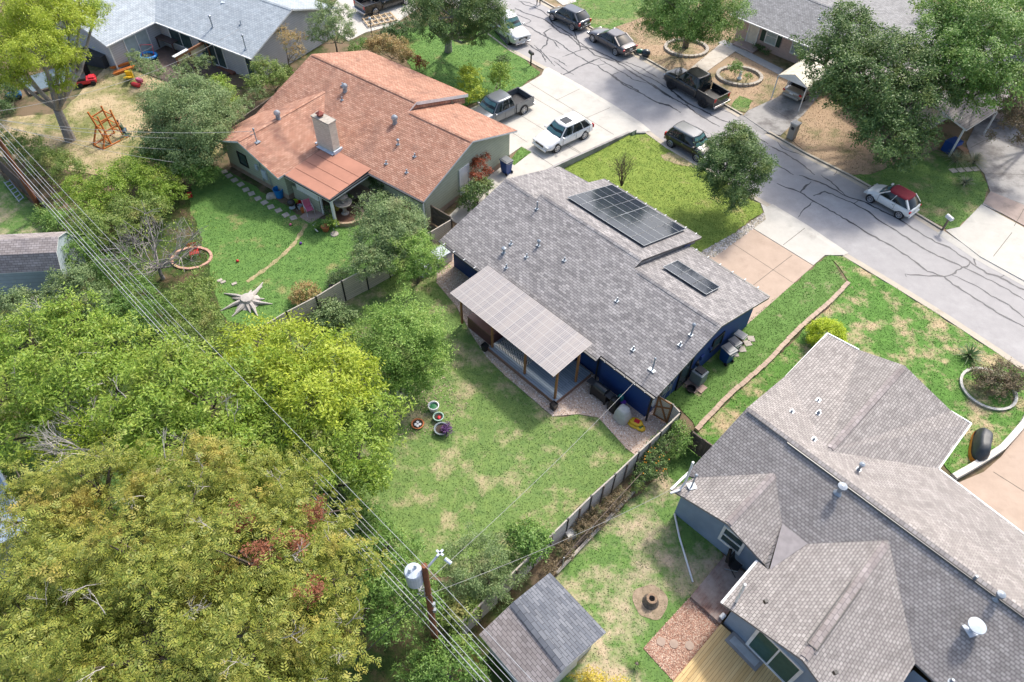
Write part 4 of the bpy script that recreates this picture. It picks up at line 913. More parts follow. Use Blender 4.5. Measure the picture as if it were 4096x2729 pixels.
# bottom shed
e0, e1 = D(1263.8, 1315.6, 2.2), D(1393, 1452.8, 2.2); r0, r1 = D(1180, 1383, 3.0), D(1300, 1534, 3.0)
l0 = D(1101, 1458, 2.2); ds = (e1-e0).normalized(); l1 = l0+ds*(e1-e0).length
S1 = thing('shed', 'garden shed whose roof is charcoal on one slope and mauve grey on the other', 'shed', (e0+l1)/2-Vector((0, 0, 2.2)))
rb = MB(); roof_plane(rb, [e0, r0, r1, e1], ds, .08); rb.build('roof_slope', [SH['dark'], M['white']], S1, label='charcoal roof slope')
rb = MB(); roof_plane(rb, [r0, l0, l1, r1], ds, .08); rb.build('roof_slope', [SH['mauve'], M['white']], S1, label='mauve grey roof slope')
rb = MB(); ridge_cap(rb, r0, r1, .2, .03); rb.build('ridge_cap', SH['dark'], S1)
cr_ = (l0-e0).normalized(); cr_.z = 0
wb = MB(); pts = [e0+ds*.3+cr_*.3, l0+ds*.3-cr_*.3, l1-ds*.3-cr_*.3, e1-ds*.3+cr_*.3]
cen = (pts[0]+pts[1])/2; hw = (pts[0]-pts[1]).length/2
wall_run(wb, [(p.x, p.y) for p in pts], 0, lambda p: 2.9-.75*abs((p-cen).dot(cr_))/hw); wb.build('wall', mat('white_shed_wall', (.55, .57, .55), .7), S1)
MB().box((pts[3]+pts[2])/2+ds*.05-Vector((0, 0, 1.3)), (.06, 1.5, 1.8), math.atan2(ds.y, ds.x)).build('door', M['white'], S1)
# barn shed at the left
B_ = Frame(6.5, K(0, 1, 530, 855, 1.9)[:2])
S2 = thing('barn_shed', 'pale blue grey barn shed with a mauve gambrel roof', 'shed', B_(-3, 1.3))
prof = [(0, 1.9), (.55, 2.85), (1.5, 3.25), (2.45, 2.85), (3.0, 1.9)]
rb = MB()
for (v0, z0), (v1, z1_) in zip(prof, prof[1:]): roof_plane(rb, [B_(-6.5, v0, z0), B_(.1, v0, z0), B_(.1, v1, z1_), B_(-6.5, v1, z1_)], B_.A, .05)
rb.build('roof', [SH['mauve'], M['white']], S2)
wb = MB(); mbx = [B_(0, .1), B_(0, 2.9), B_(-6.4, 2.9), B_(-6.4, .1)]
def gz(p):
    v = (p-B_.o).dot(B_.B); 
    for (v0, z0), (v1, z1_) in zip(prof, prof[1:]):
        if v0 <= v <= v1: return z0+(z1_-z0)*(v-v0)/(v1-v0)-.07
    return 1.85
wall_run(wb, [(p.x, p.y) for p in mbx], 0, gz); wb.build('wall', siding('pale_blue_siding', (.36, .43, .46), .3), S2)
# building at the left edge
q0, q1 = D(-40, 1010, 3.0), D(66, 1212, 3.0); dq = (q1-q0).normalized(); nq = Vector((-dq.y, dq.x, 0)); nq = nq if nq.x < 0 else -nq
S3 = thing('outbuilding', 'outbuilding with pale blue felt roof and white edge at the left border', 'shed', (q0+q1)/2+nq*2-Vector((0, 0, 3)))
rb = MB(); roof_plane(rb, [q0, q1, q1+nq*6, q0+nq*6], dq, .12); rb.build('roof', [mat('pale_blue_felt', (.3, .38, .47), .8, (.22, .29, .37), scale=2), M['white']], S3)
wb = MB(); wall_run(wb, [(p.x, p.y) for p in (q0+dq*.3+nq*.3, q1-dq*.3+nq*.3, q1-dq*.3+nq*5.7, q0+dq*.3+nq*5.7)], 0, lambda p: 2.85); wb.build('wall', M['lightgrey'], S3)
MB().beam(q0, q1, .12, .14).build('fascia', M['white'], S3)

# ================================================================== FENCES, GATES, WALLS
fence_mat = planks('pale_fence_boards', (.58, .51, .4), (.48, .42, .33), (.1, .08, .06), .15, 2.4)
fence_grey = planks('grey_fence_boards', (.54, .51, .47), (.44, .41, .38), (.09, .08, .08), .15, 2.4)
old_mat = planks('old_vertical_boards', (.13, .1, .08), (.09, .07, .06), (.03, .025, .02), .12, 3)
def board_fence(name, label, P, hh, pm, postm, group=None, vertical=False, mid=False):
    t = thing(name, label, 'fence', P[0].lerp(P[-1], .5), group=group)
    for a, b in zip(P, P[1:]):
        d = (b-a).normalized(); s = Vector((-d.y, d.x, 0)); L = (b-a).length; mb = MB()
        uvh = [(0, 0), (L, 0), (L, hh), (0, hh)]; uvv = [(0, 0), (0, L), (hh, L), (hh, 0)]
        for q in (1, -1):
            o = s*.02*q; pts = [a+o+Vector((0, 0, .04)), b+o+Vector((0, 0, .04)), b+o+Vector((0, 0, hh)), a+o+Vector((0, 0, hh))]
            mb.poly(pts if q < 0 else pts[::-1], 0, (uvv if vertical else uvh) if q < 0 else (uvv if vertical else uvh)[::-1])
        mb.poly([a+s*.02+Vector((0, 0, hh)), a-s*.02+Vector((0, 0, hh)), b-s*.02+Vector((0, 0, hh)), b+s*.02+Vector((0, 0, hh))], 0, [(0, 0), (0, .04), (L, .04), (L, 0)])
        mb.build('board_panel', pm, t)
        MB().beam(a+Vector((0, 0, hh+.012)), b+Vector((0, 0, hh+.012)), .07, .025).build('top_rail', M['stone'] if pm != old_mat else M['oldwood'], t)
        if mid: MB().box((a+b)/2+s*.05+Vector((0, 0, hh/2)), (.09, .05, hh), math.atan2(d.y, d.x)).build('post', M['oldwood'], t)
    for p in P: MB().box(p+Vector((0, 0, hh/2+.03)), (.09, .09, hh+.06), math.atan2((P[1]-P[0]).y, (P[1]-P[0]).x)).build('post', postm, t)
    return t
ft = lambda c, r, x, y, hh=1.75: Vector((*K(c, r, x, y, hh)[:2], 0))
LF = [ft(1, 1, *p) for p in ((35, 1370), (270, 1230), (535, 1095), (765, 955), (975, 850), (1175, 740), (1370, 622), (1560, 515), (1750, 402))]
LF = [LF[0]+(LF[0]-LF[1]), *LF]
board_fence('board_fence', 'pale horizontal board fence with black posts between the orange roof yard and blue house', LF, 1.75, fence_mat, M['black'])
RF = [ft(2, 2, *p) for p in ((1510, 608), (1335, 778), (1135, 960), (925, 1160), (710, 1355), (500, 1560))]+[ft(2, 3, *p) for p in ((495, 120), (250, 345), (15, 565))]
RF[6:] = [RF[5]+(RF[5]-RF[4]).normalized()*2.3*k for k in (1, 2, 3)]
RF = RF[:5]+[RF[5]]+RF[6:]
board_fence('board_fence', 'grey horizontal board fence with black posts right of the blue house back lawn', RF, 1.75, fence_grey, M['black'], mid=True)
bf = [ft(1, 2, 640, 1190), ft(1, 2, 870, 1420), ft(1, 3, 1050, 180), ft(1, 3, 1275, 410)]
board_fence('board_fence', 'dark board fence along the bottom edge of the back lawn beneath the wires', bf, 1.6, old_mat, M['oldwood'], vertical=True)
board_fence('picket_fence', 'dark weathered picket fence behind the left end of the orange roof house', [Vector((*D(x, y, 1.7)[:2], 0)) for x, y in ((505, 305), (560, 268), (600, 240), (650, 205))], 1.7, old_mat, M['oldwood'], vertical=True)
board_fence('picket_fence', 'grey weathered fence leaning behind the far left utility pole', [Vector((*D(x, y, 1.6)[:2], 0)) for x, y in ((-20, 352), (30, 400), (75, 438), (128, 492))], 1.6, old_mat, M['oldwood'], vertical=True)
# gates
def gate(label, a, b, hh, pm, fm, name='wooden_gate'):
    t = thing(name, label, 'gate', a.lerp(b, .5)); d = (b-a).normalized(); s = Vector((-d.y, d.x, 0)); s = s if s.y < 0 else -s; L = (b-a).length; Zv = Vector((0, 0, 1))
    mb = MB(); mb.poly([a+Zv*.08, b+Zv*.08, b+Zv*hh, a+Zv*hh], 0, [(0, 0), (L, 0), (L, hh), (0, hh)]); mb.obox((a+b)/2+Zv*(hh/2+.04)-s*.015, d*L/2, s*.012, Zv*(hh/2-.04)); mb.build('board_panel', pm, t)
    o = s*.03
    for p, q in ((a+Zv*.12, b+Zv*.12), (a+Zv*(hh-.05), b+Zv*(hh-.05)), (a+Zv*.1+d*.05, a+Zv*hh+d*.05), (b+Zv*.1-d*.05, b+Zv*hh-d*.05), (a+Zv*(hh-.1)+d*.1, b+Zv*.15-d*.1), (a+Zv*hh*.5+d*.05, b+Zv*(hh*.75)-d*.1)):
        dd = (q-p).normalized(); mb = MB(); mb.obox((p+q)/2+o, dd*(q-p).length/2, dd.cross(s).normalized()*.05, s*.02); mb.build('brace', fm, t)
    return t
ga, gb_ = K(2, 2, 1262, 628, 0), K(2, 2, 1390, 705, 0)
gate('tan wooden gate with dark z shaped bracing at the corner of the blue house', ga, gb_, 1.8, fence_mat, M['cedar'])
board_fence('board_fence', 'short grey board fence section beside the braced gate', [gb_, RF[0]], 1.75, fence_grey, M['black'])
gate('old grey wooden gate leaning at the end of the stone edging', Vector((*K(2, 2, 1610, 765, 1.5)[:2], 0)), Vector((*K(2, 2, 1720, 850, 1.5)[:2], 0)), 1.5, old_mat, M['oldwood'])
board_fence('picket_fence', 'old grey picket panel between the leaning gate and the grey house', [Vector((*K(2, 2, 1725, 855, 1.5)[:2], 0)), Vector((*K(2, 2, 1830, 925, 1.5)[:2], 0))], 1.5, old_mat, M['oldwood'], vertical=True)
gate('dark brown wooden gate beside the right corner of the orange roof house', Vector((*K(1, 1, 1565, 268, 1.6)[:2], 0)), Vector((*K(1, 1, 1742, 372, 1.6)[:2], 0)), 1.6, old_mat, M['oldwood'])
# retaining wall beside the driveway, block edging, timber and chain link line
def low_wall(name, label, P, w, hh, m, cat='wall', z0=0):
    mb = MB(); s_ = offs(P, w)
    for i in range(len(P)-1):
        a, b, c, d = P[i], P[i+1], s_[i+1], s_[i]; h0 = hh[i] if hasattr(hh, '__len__') else hh; h1 = hh[i+1] if hasattr(hh, '__len__') else hh
        A0 = [Vector((p.x, p.y, z0)) for p in (a, b, c, d)]; A1 = [Vector((a.x, a.y, h0)), Vector((b.x, b.y, h1)), Vector((c.x, c.y, h1)), Vector((d.x, d.y, h0))]; L = (b-a).length
        mb.poly(A1, 0, [(0, 0), (L, 0), (L, w), (0, w)])
        for k in range(4): mb.poly([A0[k], A0[(k+1) % 4], A1[(k+1) % 4], A1[k]], 0, [(0, 0), (L, 0), (L, h1), (0, h0)])
    o = mb.build(name, m, origin=P[len(P)//2]); return tag(o, label, cat)
low_wall('retaining_wall', 'stained concrete retaining wall between the wide driveway and the bright front lawn', Dp((1484, 308), (1446, 310), (1380, 345), (1330, 370), (1271, 400), (1225, 425)), -.18, (.1, .2, .4, .5, .6, .6), conc_dirty)
edg = MB(); ea, eb = K(3, 1, 715, 975, 0), K(2, 2, 1640, 765, 0); L = (eb-ea).length; nb = int(L/.42); dv = (eb-ea).normalized()
for k in range(nb):
    c = ea+dv*(k+.5)*L/nb+Vector((-dv.y, dv.x, 0))*(.06*math.sin(k*.35)+random.uniform(-.015, .015)); edg.box(c+Vector((0, 0, .09)), (L/nb-.015, .26, .2), math.atan2(dv.y, dv.x)+random.uniform(-.03, .03))
tag(edg.build('block_edging', mat('tan_block', (.44, .33, .25), .85, (.34, .26, .2), scale=2.5), origin=(ea+eb)/2), 'long low row of tan blocks dividing the two side lawns', 'edging')
low_wall('stone_wall', 'curved cream stone border wall beside the driveway at the right', [K(3, 2, *p) for p in ((1665, 1225), (1800, 1150), (1950, 1060), (2100, 960), (2200, 850), (2294, 740), (2400, 560))], .32, .35, bricks('cream_rubble', (.6, .57, .5), (.5, .47, .41), (.3, .27, .22), .3, .16))
ca, cb_ = K(2, 2, 1430, 850, 1.1), K(2, 2, 790, 1550, 1.1); cb2 = ca+(cb_-ca)*1.45
t = thing('chain_fence', 'sagging galvanised pipe rail fence overgrown by vines below the board fence', 'fence', ca.lerp(cb2, .5)-Vector((0, 0, 1.1)))
MB().tube([ca.lerp(cb2, k/8)+Vector((0, 0, random.uniform(-.06, .06))) for k in range(9)], .02, 6).build('top_rail', M['oldwood'], t)
for k in range(0, 9, 2): p = ca.lerp(cb2, k/8); MB().tube([Vector((p.x, p.y, 0)), p], .025, 6).build('post', M['galv'], t)
ta, tb_ = K(2, 2, 1190, 1210, .15), K(2, 3, 400, 590, .15)
tag(MB().beam(ta, tb_, .14, .12).build('landscape_timber', M['stone'], origin=(ta+tb_)/2), 'long thin timber lying on the ground below the vine covered fence', 'timber')
ta, tb_ = K(2, 3, 700, 230, .1), K(2, 3, 350, 570, .1)
tag(MB().beam(ta, tb_, .1, .08).build('landscape_timber', M['oldwood'], origin=(ta+tb_)/2), 'short grey timber beside the long timber near the shed', 'timber')

# ================================================================== GRAVEL, MULCH, ROCKS (stuff)
def scatter(name, P, n, rad, mts, z=0.0, flat=.6):
    P = [(p[0], p[1]) for p in P]; A = np.array(P); lo, hi = A.min(0), A.max(0)
    x = rng.uniform(lo[0], hi[0], n); y = rng.uniform(lo[1], hi[1], n); k = inpoly(x, y, P); x, y = x[k], y[k]; n = len(x)
    r = rad*rng.uniform(.5, 1.5, n); t = rng.uniform(0, np.pi, n); base = np.array([(1, 0, 0), (0, 1, 0), (-1, 0, 0), (0, -1, 0), (0, 0, 1)])
    fc = np.array([(0, 1, 4), (1, 2, 4), (2, 3, 4), (3, 0, 4)]); V = np.empty((n, 4, 3, 3))
    for a, f in enumerate(fc):
        for b, i in enumerate(f):
            bx, by, bz_ = base[i]; px = bx*r*rng.uniform(.8, 1.2); py = by*r*.75
            V[:, a, b, 0] = x+px*np.cos(t)-py*np.sin(t); V[:, a, b, 1] = y+px*np.sin(t)+py*np.cos(t); V[:, a, b, 2] = z+bz_*r*flat
    mi = np.repeat(rng.integers(0, len(mts), n), 4)
    o = fastmesh(name, V.reshape(-1, 3), 3, mts, mi=mi); return tag(o, kind='stuff')
gravel_m = [mat('gravel_cream', (.72, .64, .55), .85), mat('gravel_tan', (.55, .41, .31), .85), mat('gravel_brown', (.34, .24, .18), .85), mat('gravel_white', (.78, .73, .68), .8)]
gbase = mat('gravel_bed_base', (.55, .44, .36), .95, (.36, .27, .21), scale=14)
GP = Dp((1022, 575), (1004, 605), (1003, 650), (1050, 706), (1085, 771), (1120, 823), (1160, 863), (1210, 906), (1270, 957), (1330, 952), (1375, 960), (1440, 1032), (1465, 1050), (1515, 1010), (1560, 962), (1500, 930), (1340, 800), (1100, 610))
sheet('gravel_bed', GP, .024, gbase, .04, kind='stuff', label='cream and brown gravel bed between the blue house and its back lawn'); scatter('gravel', GP, 26000, .04, gravel_m, .024)
MP = [K(2, 3, *p) for p in ((1590, 810), (1175, 1265), (1445, 1560), (1880, 1045))]
sheet('mulch_bed', MP, .03, mat('mulch_base', (.36, .22, .16), .95, (.26, .15, .1), scale=12), .05, kind='stuff', label='square bed of reddish chips beside the yellow deck'); scatter('wood_chips', MP, 9000, .035, [gravel_m[1], mat('chip_red', (.4, .22, .15), .9), mat('chip_dark', (.24, .13, .09), .9)], .03, .35)
RP = Dp((1612, 585), (1640, 592), (1760, 505), (1756, 488), (1690, 535), (1612, 578)); sheet('rock_strip', RP, .026, mat('rock_strip_base', (.36, .32, .24), .95, (.22, .2, .14), scale=10), .05, kind='stuff'); scatter('river_rocks', RP, 3000, .07, gravel_m[:1]+[M['stone'], gravel_m[3]], .026)
scatter('fallen_leaves', Dp((760, 770), (860, 745), (960, 800), (1080, 930), (1010, 1000), (900, 1000), (780, 900)), 3500, .035, [gravel_m[1], gravel_m[2], M['oldwood']], .01, .3)

# ================================================================== BLUE HOUSE YARD
def pm_stripes(name):
    m, n, l, b = _new(name); b.inputs['Roughness'].default_value = .35
    uv = n.new('ShaderNodeUVMap'); uv.uv_map = 'uv'; sx = n.new('ShaderNodeSeparateXYZ'); l.new(uv.outputs[0], sx.inputs[0])
    def line(o, per, wd):
        a = n.new('ShaderNodeMath'); a.operation = 'MODULO'; a.inputs[1].default_value = per; l.new(o, a.inputs[0])
        c = n.new('ShaderNodeMath'); c.operation = 'LESS_THAN'; c.inputs[1].default_value = wd; l.new(a.outputs[0], c.inputs[0]); return c.outputs[0]
    mp = n.new('ShaderNodeMapping'); mp.inputs['Scale'].default_value = (1, .06, 1); l.new(uv.outputs[0], mp.inputs[0])
    base, _ = noise_mix(n, l, mp.outputs[0], (.3, .27, .25), (.21, .2, .205), 2.6, .4, .6, 4, .7)
    x0 = n.new('ShaderNodeMix'); x0.data_type = 'RGBA'; l.new(line(sx.outputs[0], .11, .04), x0.inputs[0]); l.new(base, x0.inputs[6]); x0.inputs[7].default_value = (.32, .295, .28, 1)
    cur = x0.outputs[2]
    for o, per, wd in ((sx.outputs[1], .52, .035), (sx.outputs[0], .61, .035)):
        x = n.new('ShaderNodeMix'); x.data_type = 'RGBA'; l.new(line(o, per, wd), x.inputs[0]); l.new(cur, x.inputs[6]); x.inputs[7].default_value = (.37, .345, .325, 1); cur = x.outputs[2]
    l.new(cur, b.inputs['Base Color']); return m
PC = thing('patio_cover', 'corrugated smoky patio cover on cedar posts over the grey deck', 'patio cover', F(8.3, -1.2))
mb = MB(); c4 = [F(4.1, -2.68, 2.72), F(12.5, -2.72, 2.72), F(12.55, .25, 3.1), F(4.2, .25, 3.1)]; nu = 110
rows = []
top = [(c4[0].lerp(c4[1], k/nu), c4[3].lerp(c4[2], k/nu)) for k in range(nu+1)]
for k in range(nu):
    (a, d), (b, c) = top[k], top[k+1]; za = Vector((0, 0, .012 if k % 2 else -.0)); zb = Vector((0, 0, 0 if k % 2 else .012)); u0, u1 = k*8.4/nu, (k+1)*8.4/nu
    mb.poly([a+za, b+zb, c+zb, d+za], 0, [(u0, 0), (u1, 0), (u1, 3), (u0, 3)])
mb.build('corrugated_sheet', pm_stripes('smoky_corrugated_sheet'), PC)
for u, v in ((4.55, -2.25), (7.3, -2.3), (10.0, -2.3), (12.4, -2.3), (12.4, -.6), (4.7, -.3)): MB().box(F(u, v, 1.4 if v < -1 else 1.45), (.11, .11, 2.55), F.a).build('cedar_post', M['cedar'], PC)
for a, b in ((F(4.2, -2.3, 2.66), F(12.5, -2.3, 2.66)), (F(4.3, -.3, 2.93), F(12.5, -.3, 2.93)), (F(12.4, -2.7, 2.64), F(12.4, .2, 3.0)), (F(4.3, -2.6, 2.64), F(4.3, .2, 3.0))): MB().beam(a, b, .08, .12).build('beam', M['cedar'], PC)
for k in range(13): u = 4.3+.65*k; MB().beam(F(u, -2.62, 2.68), F(u, .15, 3.03), .04, .06).build('rafter', M['cedar'], PC)
DK = thing('deck', 'grey board deck with brick edging under the smoky patio cover', 'deck', F(9.8, -1.1))
mb = MB(); q = [F(7.15, -2.5, .3), F(12.6, -2.5, .3), F(12.6, .5, .3), F(7.15, .5, .3)]; mb.poly(q, 0, [(0, 0), (5.45, 0), (5.45, 3), (0, 3)])
mb.build('deck_boards', planks('blue_grey_deck_boards', (.25, .3, .35), (.19, .24, .29), (.06, .07, .09), .14, 5), DK)
mb = MB()
for a, b in ((q[0], q[1]), (q[1], q[2]), (q[0], q[3])): mb.beam(a-Vector((0, 0, .15)), b-Vector((0, 0, .15)), .05, .29)
mb.build('deck_skirt', mat('reddish_board', (.24, .14, .1), .8, scale=5), DK)
m_, n_, l_, b_ = _new('herringbone_rug'); uvn = n_.new('ShaderNodeUVMap'); uvn.uv_map = 'uv'; sx = n_.new('ShaderNodeSeparateXYZ'); l_.new(uvn.outputs[0], sx.inputs[0])
def mth(op, a, b_=None):
    t = n_.new('ShaderNodeMath'); t.operation = op
    for i, q_ in enumerate((a, b_)):
        if q_ is None: continue
        if isinstance(q_, (int, float)): t.inputs[i].default_value = q_
        else: l_.new(q_, t.inputs[i])
    return t.outputs[0]
zz = mth('PINGPONG', sx.outputs[0], .17); vv = mth('MODULO', mth('ADD', sx.outputs[1], mth('ADD', zz, 5.0)), .13); st = mth('LESS_THAN', vv, .065)
xx = n_.new('ShaderNodeMix'); xx.data_type = 'RGBA'; l_.new(st, xx.inputs[0]); xx.inputs[6].default_value = (.02, .025, .03, 1); xx.inputs[7].default_value = (.6, .6, .58, 1); l_.new(xx.outputs[2], b_.inputs['Base Color']); b_.inputs['Roughness'].default_value = .9
mb = MB(); q = [F(7.35, -2.05, .315), F(9.7, -2.05, .315), F(9.7, -.4, .315), F(7.35, -.4, .315)]; mb.poly(q, 0, [(0, 0), (0, 2.35), (1.65, 2.35), (1.65, 0)]); mb.box(F(8.52, -1.22, .307), (2.35, 1.65, .012), F.a, 1)
tag(mb.build('rug', [m_, M['dkgrey']], origin=F(8.5, -1.2, .3)), 'black and white herringbone rug on the grey deck', 'rug')
HT = thing('hot_tub', 'maroon brown hot tub at the left end of the deck under the patio cover', 'hot tub', F(6.0, -1.1))
mb = MB(); mb.box(F(6.0, -1.15, .43), (2.1, 2.0, .86), F.a); mb.build('tub_cabinet', mat('maroon_panel', (.12, .05, .045), .5), HT, bevel=.04)
mb = MB(); mb.box(F(6.0, -1.15, .93), (2.14, 2.04, .12), F.a); mb.build('tub_cover', mat('brown_tub_cover', (.16, .075, .06), .4), HT, bevel=.04)
def planter(label, p, s=.36, hh=.5, m=None, top=True):
    t = thing('planter', label, 'planter', p); mb = MB(); s0 = s*.72
    mb.grid([[p+Vector((w*math.cos(a), w*math.sin(a), z)) for a in [F.a+R(45+90*k) for k in range(4)]] for w, z in ((s0*.7, 0), (s*.72, hh), (s*.62, hh), (s*.58, hh-.08))], 0, True, True)
    mb.build('pot', m or M['black'], t); return t
planter('black square planter at the left post of the deck edge', F(7.0, -2.62))
planter('black square planter at the right front corner of the deck', F(12.72, -2.72))
def tagm(mb, name, m, label, cat, o, group=None, **k): return tag(mb.build(name, m, origin=o, **k), label, cat, group)
# barbecue and covered things against the wall
def kp(x, y, z=0): return K(2, 2, x, y, z)
g0 = F(13.95, -.25); BQ = thing('gas_grill', 'black gas barbecue standing against the navy wall beside the deck', 'barbecue', g0, F.a)
MB().box((0, 0, .5), (1.1, .5, .65)).build('cart', M['black'], BQ, world=False)
mb = MB(); mb.grid([[(x, .26*math.cos(a), .84+.24*math.sin(a)) for a in [math.pi*k/8 for k in range(9)]] for x in (-.4, .4)], 0, False); mb.poly([(-.4, .26*math.cos(math.pi*k/8), .84+.24*math.sin(math.pi*k/8)) for k in range(9)]); mb.poly([(.4, .26*math.cos(math.pi*k/8), .84+.24*math.sin(math.pi*k/8)) for k in range(9)][::-1]); mb.build('lid', mat('grill_lid', (.03, .035, .04), .3), BQ, world=False)
for x in (-.68, .68): MB().box((x, 0, .84), (.45, .45, .04)).build('side_shelf', M['dkgrey'], BQ, world=False)
for x in (-.5, .5):
    for y in (-.2, .2): MB().lathe((x, y, 0), [(.06, 0), (.06, .16)], 8).build('wheel', M['rubber'], BQ, world=False)
def cloth_blob(name, label, cat, p, sx_, sy, hh, m, rz=0, seed=0, seg=18):
    rd = random.Random(seed); mb = MB(); rows = []
    for j in range(9):
        t = j/8; z = hh*(1-(1-t)**1.0); w = 1.0+.12*(1-t)-.35*t**3
        rows.append([Vector(p)+Vector((math.cos(rz)*X-math.sin(rz)*Y, math.sin(rz)*X+math.cos(rz)*Y, z)) for X, Y in [(sx_*w*(1+.07*math.sin(5*a+seed+j*.3))*math.copysign(abs(math.cos(a))**.6, math.cos(a)), sy*w*(1+.07*math.sin(7*a+seed))*math.copysign(abs(math.sin(a))**.6, math.sin(a))) for a in [2*math.pi*q/seg for q in range(seg)]]])
    rows.append([(r*.5+(Vector(p)+Vector((0, 0, hh*1.03)))*.5) for r in rows[-1]])
    return tagm(mb.grid(rows, 0, True, True), name, m, label, cat, p, smooth=True)
cloth_blob('covered_cart', 'black cloth covered smoker beside the gas barbecue', 'covered grill', F(15.0, -.3), .3, .28, .95, M['black'], F.a, 3)
cloth_blob('covered_grill', 'light grey fabric covered grill in front of the navy wall', 'covered grill', F(15.75, -.45), .42, .36, 1.0, M['ltgrey'], F.a, 5)
cloth_blob('bag', 'teal bag wedged behind the black covered smoker', 'bag', F(15.05, .15), .2, .15, .9, mat('teal_bag', (.01, .16, .14), .6), F.a, 8)
tagm(MB().lathe(F(15.3, .1), [(.12, 0), (.16, .6), (.13, .6)], 10), 'bucket', M['purple'], 'purple bucket beside the light grey covered grill', 'bucket', F(15.3, .1))
for i, (u, v, z, rz, m, lb) in enumerate(((16.45, -.3, .0, .1, 'yellow', 'lower yellow soil bag at the corner of the navy wall'), (16.75, -.2, .0, -.1, 'yellow', 'yellow and green soil bag nearest the wooden gate'), (16.5, -.2, .16, .3, 'yellow', 'upper yellow soil bag with a red print'))):
    t = thing('soil_bag', lb, 'bag', F(u, v, z), F.a+rz, 'yellow soil bags'); mb = MB(); mb.ball((0, 0, .1), (.42, .27, .11), 12, 6); mb.build('sack', M['yellow'], t, world=False, smooth=True)
    MB().box((.05, 0, .19), (.3, .25, .04)).build('print', M['red' if i == 2 else 'green'], t, world=False)
WC = thing('storage_box', 'long white storage box behind the left corner of the blue house', 'storage box', F(-.6, -.2), F.a)
MB().box((0, 0, .4), (.9, 2.6, .75)).build('box_body', M['white'], WC, world=False, bevel=.02); MB().box((0, 0, .8), (.96, 2.66, .08)).build('box_lid', M['steel'], WC, world=False)
tagm(MB().ball(F(3.4, -.1, .2), (.22, .2, .25)), 'exercise_ball', M['red'], 'round red object on the gravel near the left wall', 'ball', F(3.4, -.1), smooth=True)
# wheelie bins
def bin_(label, p, rz, body, lid, s=1.0):
    t = thing('wheelie_bin', label, 'bin', p, rz); mb = MB()
    mb.grid([[(x*w*s, y*w*s*1.15, z*s) for x, y in ((-.3, -.3), (.3, -.3), (.3, .3), (-.3, .3))] for w, z in ((.78, .06), (1, 1.0), (1.06, 1.0), (1.06, 1.05))], 0, True, True); mb.build('bin_body', body, t, world=False)
    mb = MB(); mb.box((0, 0, 1.08*s), (.68*s, .8*s, .06)); mb.box((0, .02, 1.12*s), (.5*s, .6*s, .05)); mb.build('lid', lid, t, world=False, bevel=.02)
    MB().tube([(-.25*s, -.44*s, 1.0*s), (.25*s, -.44*s, 1.0*s)], .02).build('handle', lid, t, world=False)
    for x in (-.27, .27): MB().tube([(x*s-.03, -.3*s, .11*s), (x*s+.03, -.3*s, .11*s)], .11*s, 10).build('wheel', M['rubber'], t, world=False)
    return t
lidg = mat('grey_bin_lid', (.17, .18, .19), .45)
bin_('large blue bin with grey lid beside the navy side wall', F(17.25, 7.15), F.a-.2+1.57, M['blue'], lidg, 1.0)
bin_('middle small grey bin behind the large blue one', F(17.1, 8.0), F.a+1.4, M['acgrey'], lidg, .85)
bin_('brown bin with pale lid, farthest of three by the navy wall', F(17.0, 8.75), F.a+1.6, mat('brown_bin', (.12, .07, .045), .5), M['ltgrey'], .8)
bin_('blue recycling bin with grey lid beside the sage green gable wall', O(.35, 8.6), O.a+1.4, M['blue'], lidg, 1.05)
# air conditioner cabinet on pavers
AC = thing('air_conditioner', 'grey cabinet air conditioner with black hoses on a stack of pavers', 'air conditioner', K(2, 2, 1655, 330, 0), F.a)
MB().box((.0, 0, .56), (.75, .7, .85)).build('cabinet', M['acgrey'], AC, world=False, bevel=.05)
mb = MB(); mb.box((0, .05, 1.02), (.5, .45, .1)); mb.build('top_grille', M['dkgrey'], AC, world=False)
mb = MB(); mb.tube([(-.38, -.1, .8), (-.62, -.1, .85), (-.8, 0, .6), (-.7, .3, .3), (-.85, .5, .5)], .055, 8); mb.build('hose', M['black'], AC, world=False, smooth=True)
mb = MB(); mb.tube([(-.35, .2, 1.0), (-.5, .3, 1.15), (-.75, .3, .9)], .12, 12); mb.build('blower', M['black'], AC, world=False, smooth=True)
for i, (x, y, z) in enumerate(((0, 0, .06), (.35, -.25, .05), (-.45, -.35, .05), (.1, -.5, .04))):
    t = MB().box((0, 0, 0), (.7, .6, .09)); o = t.build('paver', mat('tan_paver', (.42, .3, .24), .85) if i == 0 else bpy.data.materials['tan_paver']); o.location = AC.location+F.A*x+F.B*y+Vector((0, 0, z-.01*i)); o.rotation_euler.z = F.a
    tag(o, ('large tan paver under the grey air conditioner', 'tan paver showing right of the grey air conditioner', 'tan paver left of the grey air conditioner below its hose', 'front tan paver below the grey air conditioner')[i], 'paver', 'pavers under the air conditioner')
tagm(MB().lathe(K(2, 2, 1600, 410, 0), [(.2, 0), (.28, .22), (.24, .22), (.2, .06)], 16), 'pot', M['black'], 'empty black round pot on the grass near the air conditioner', 'pot', K(2, 2, 1600, 410, 0))
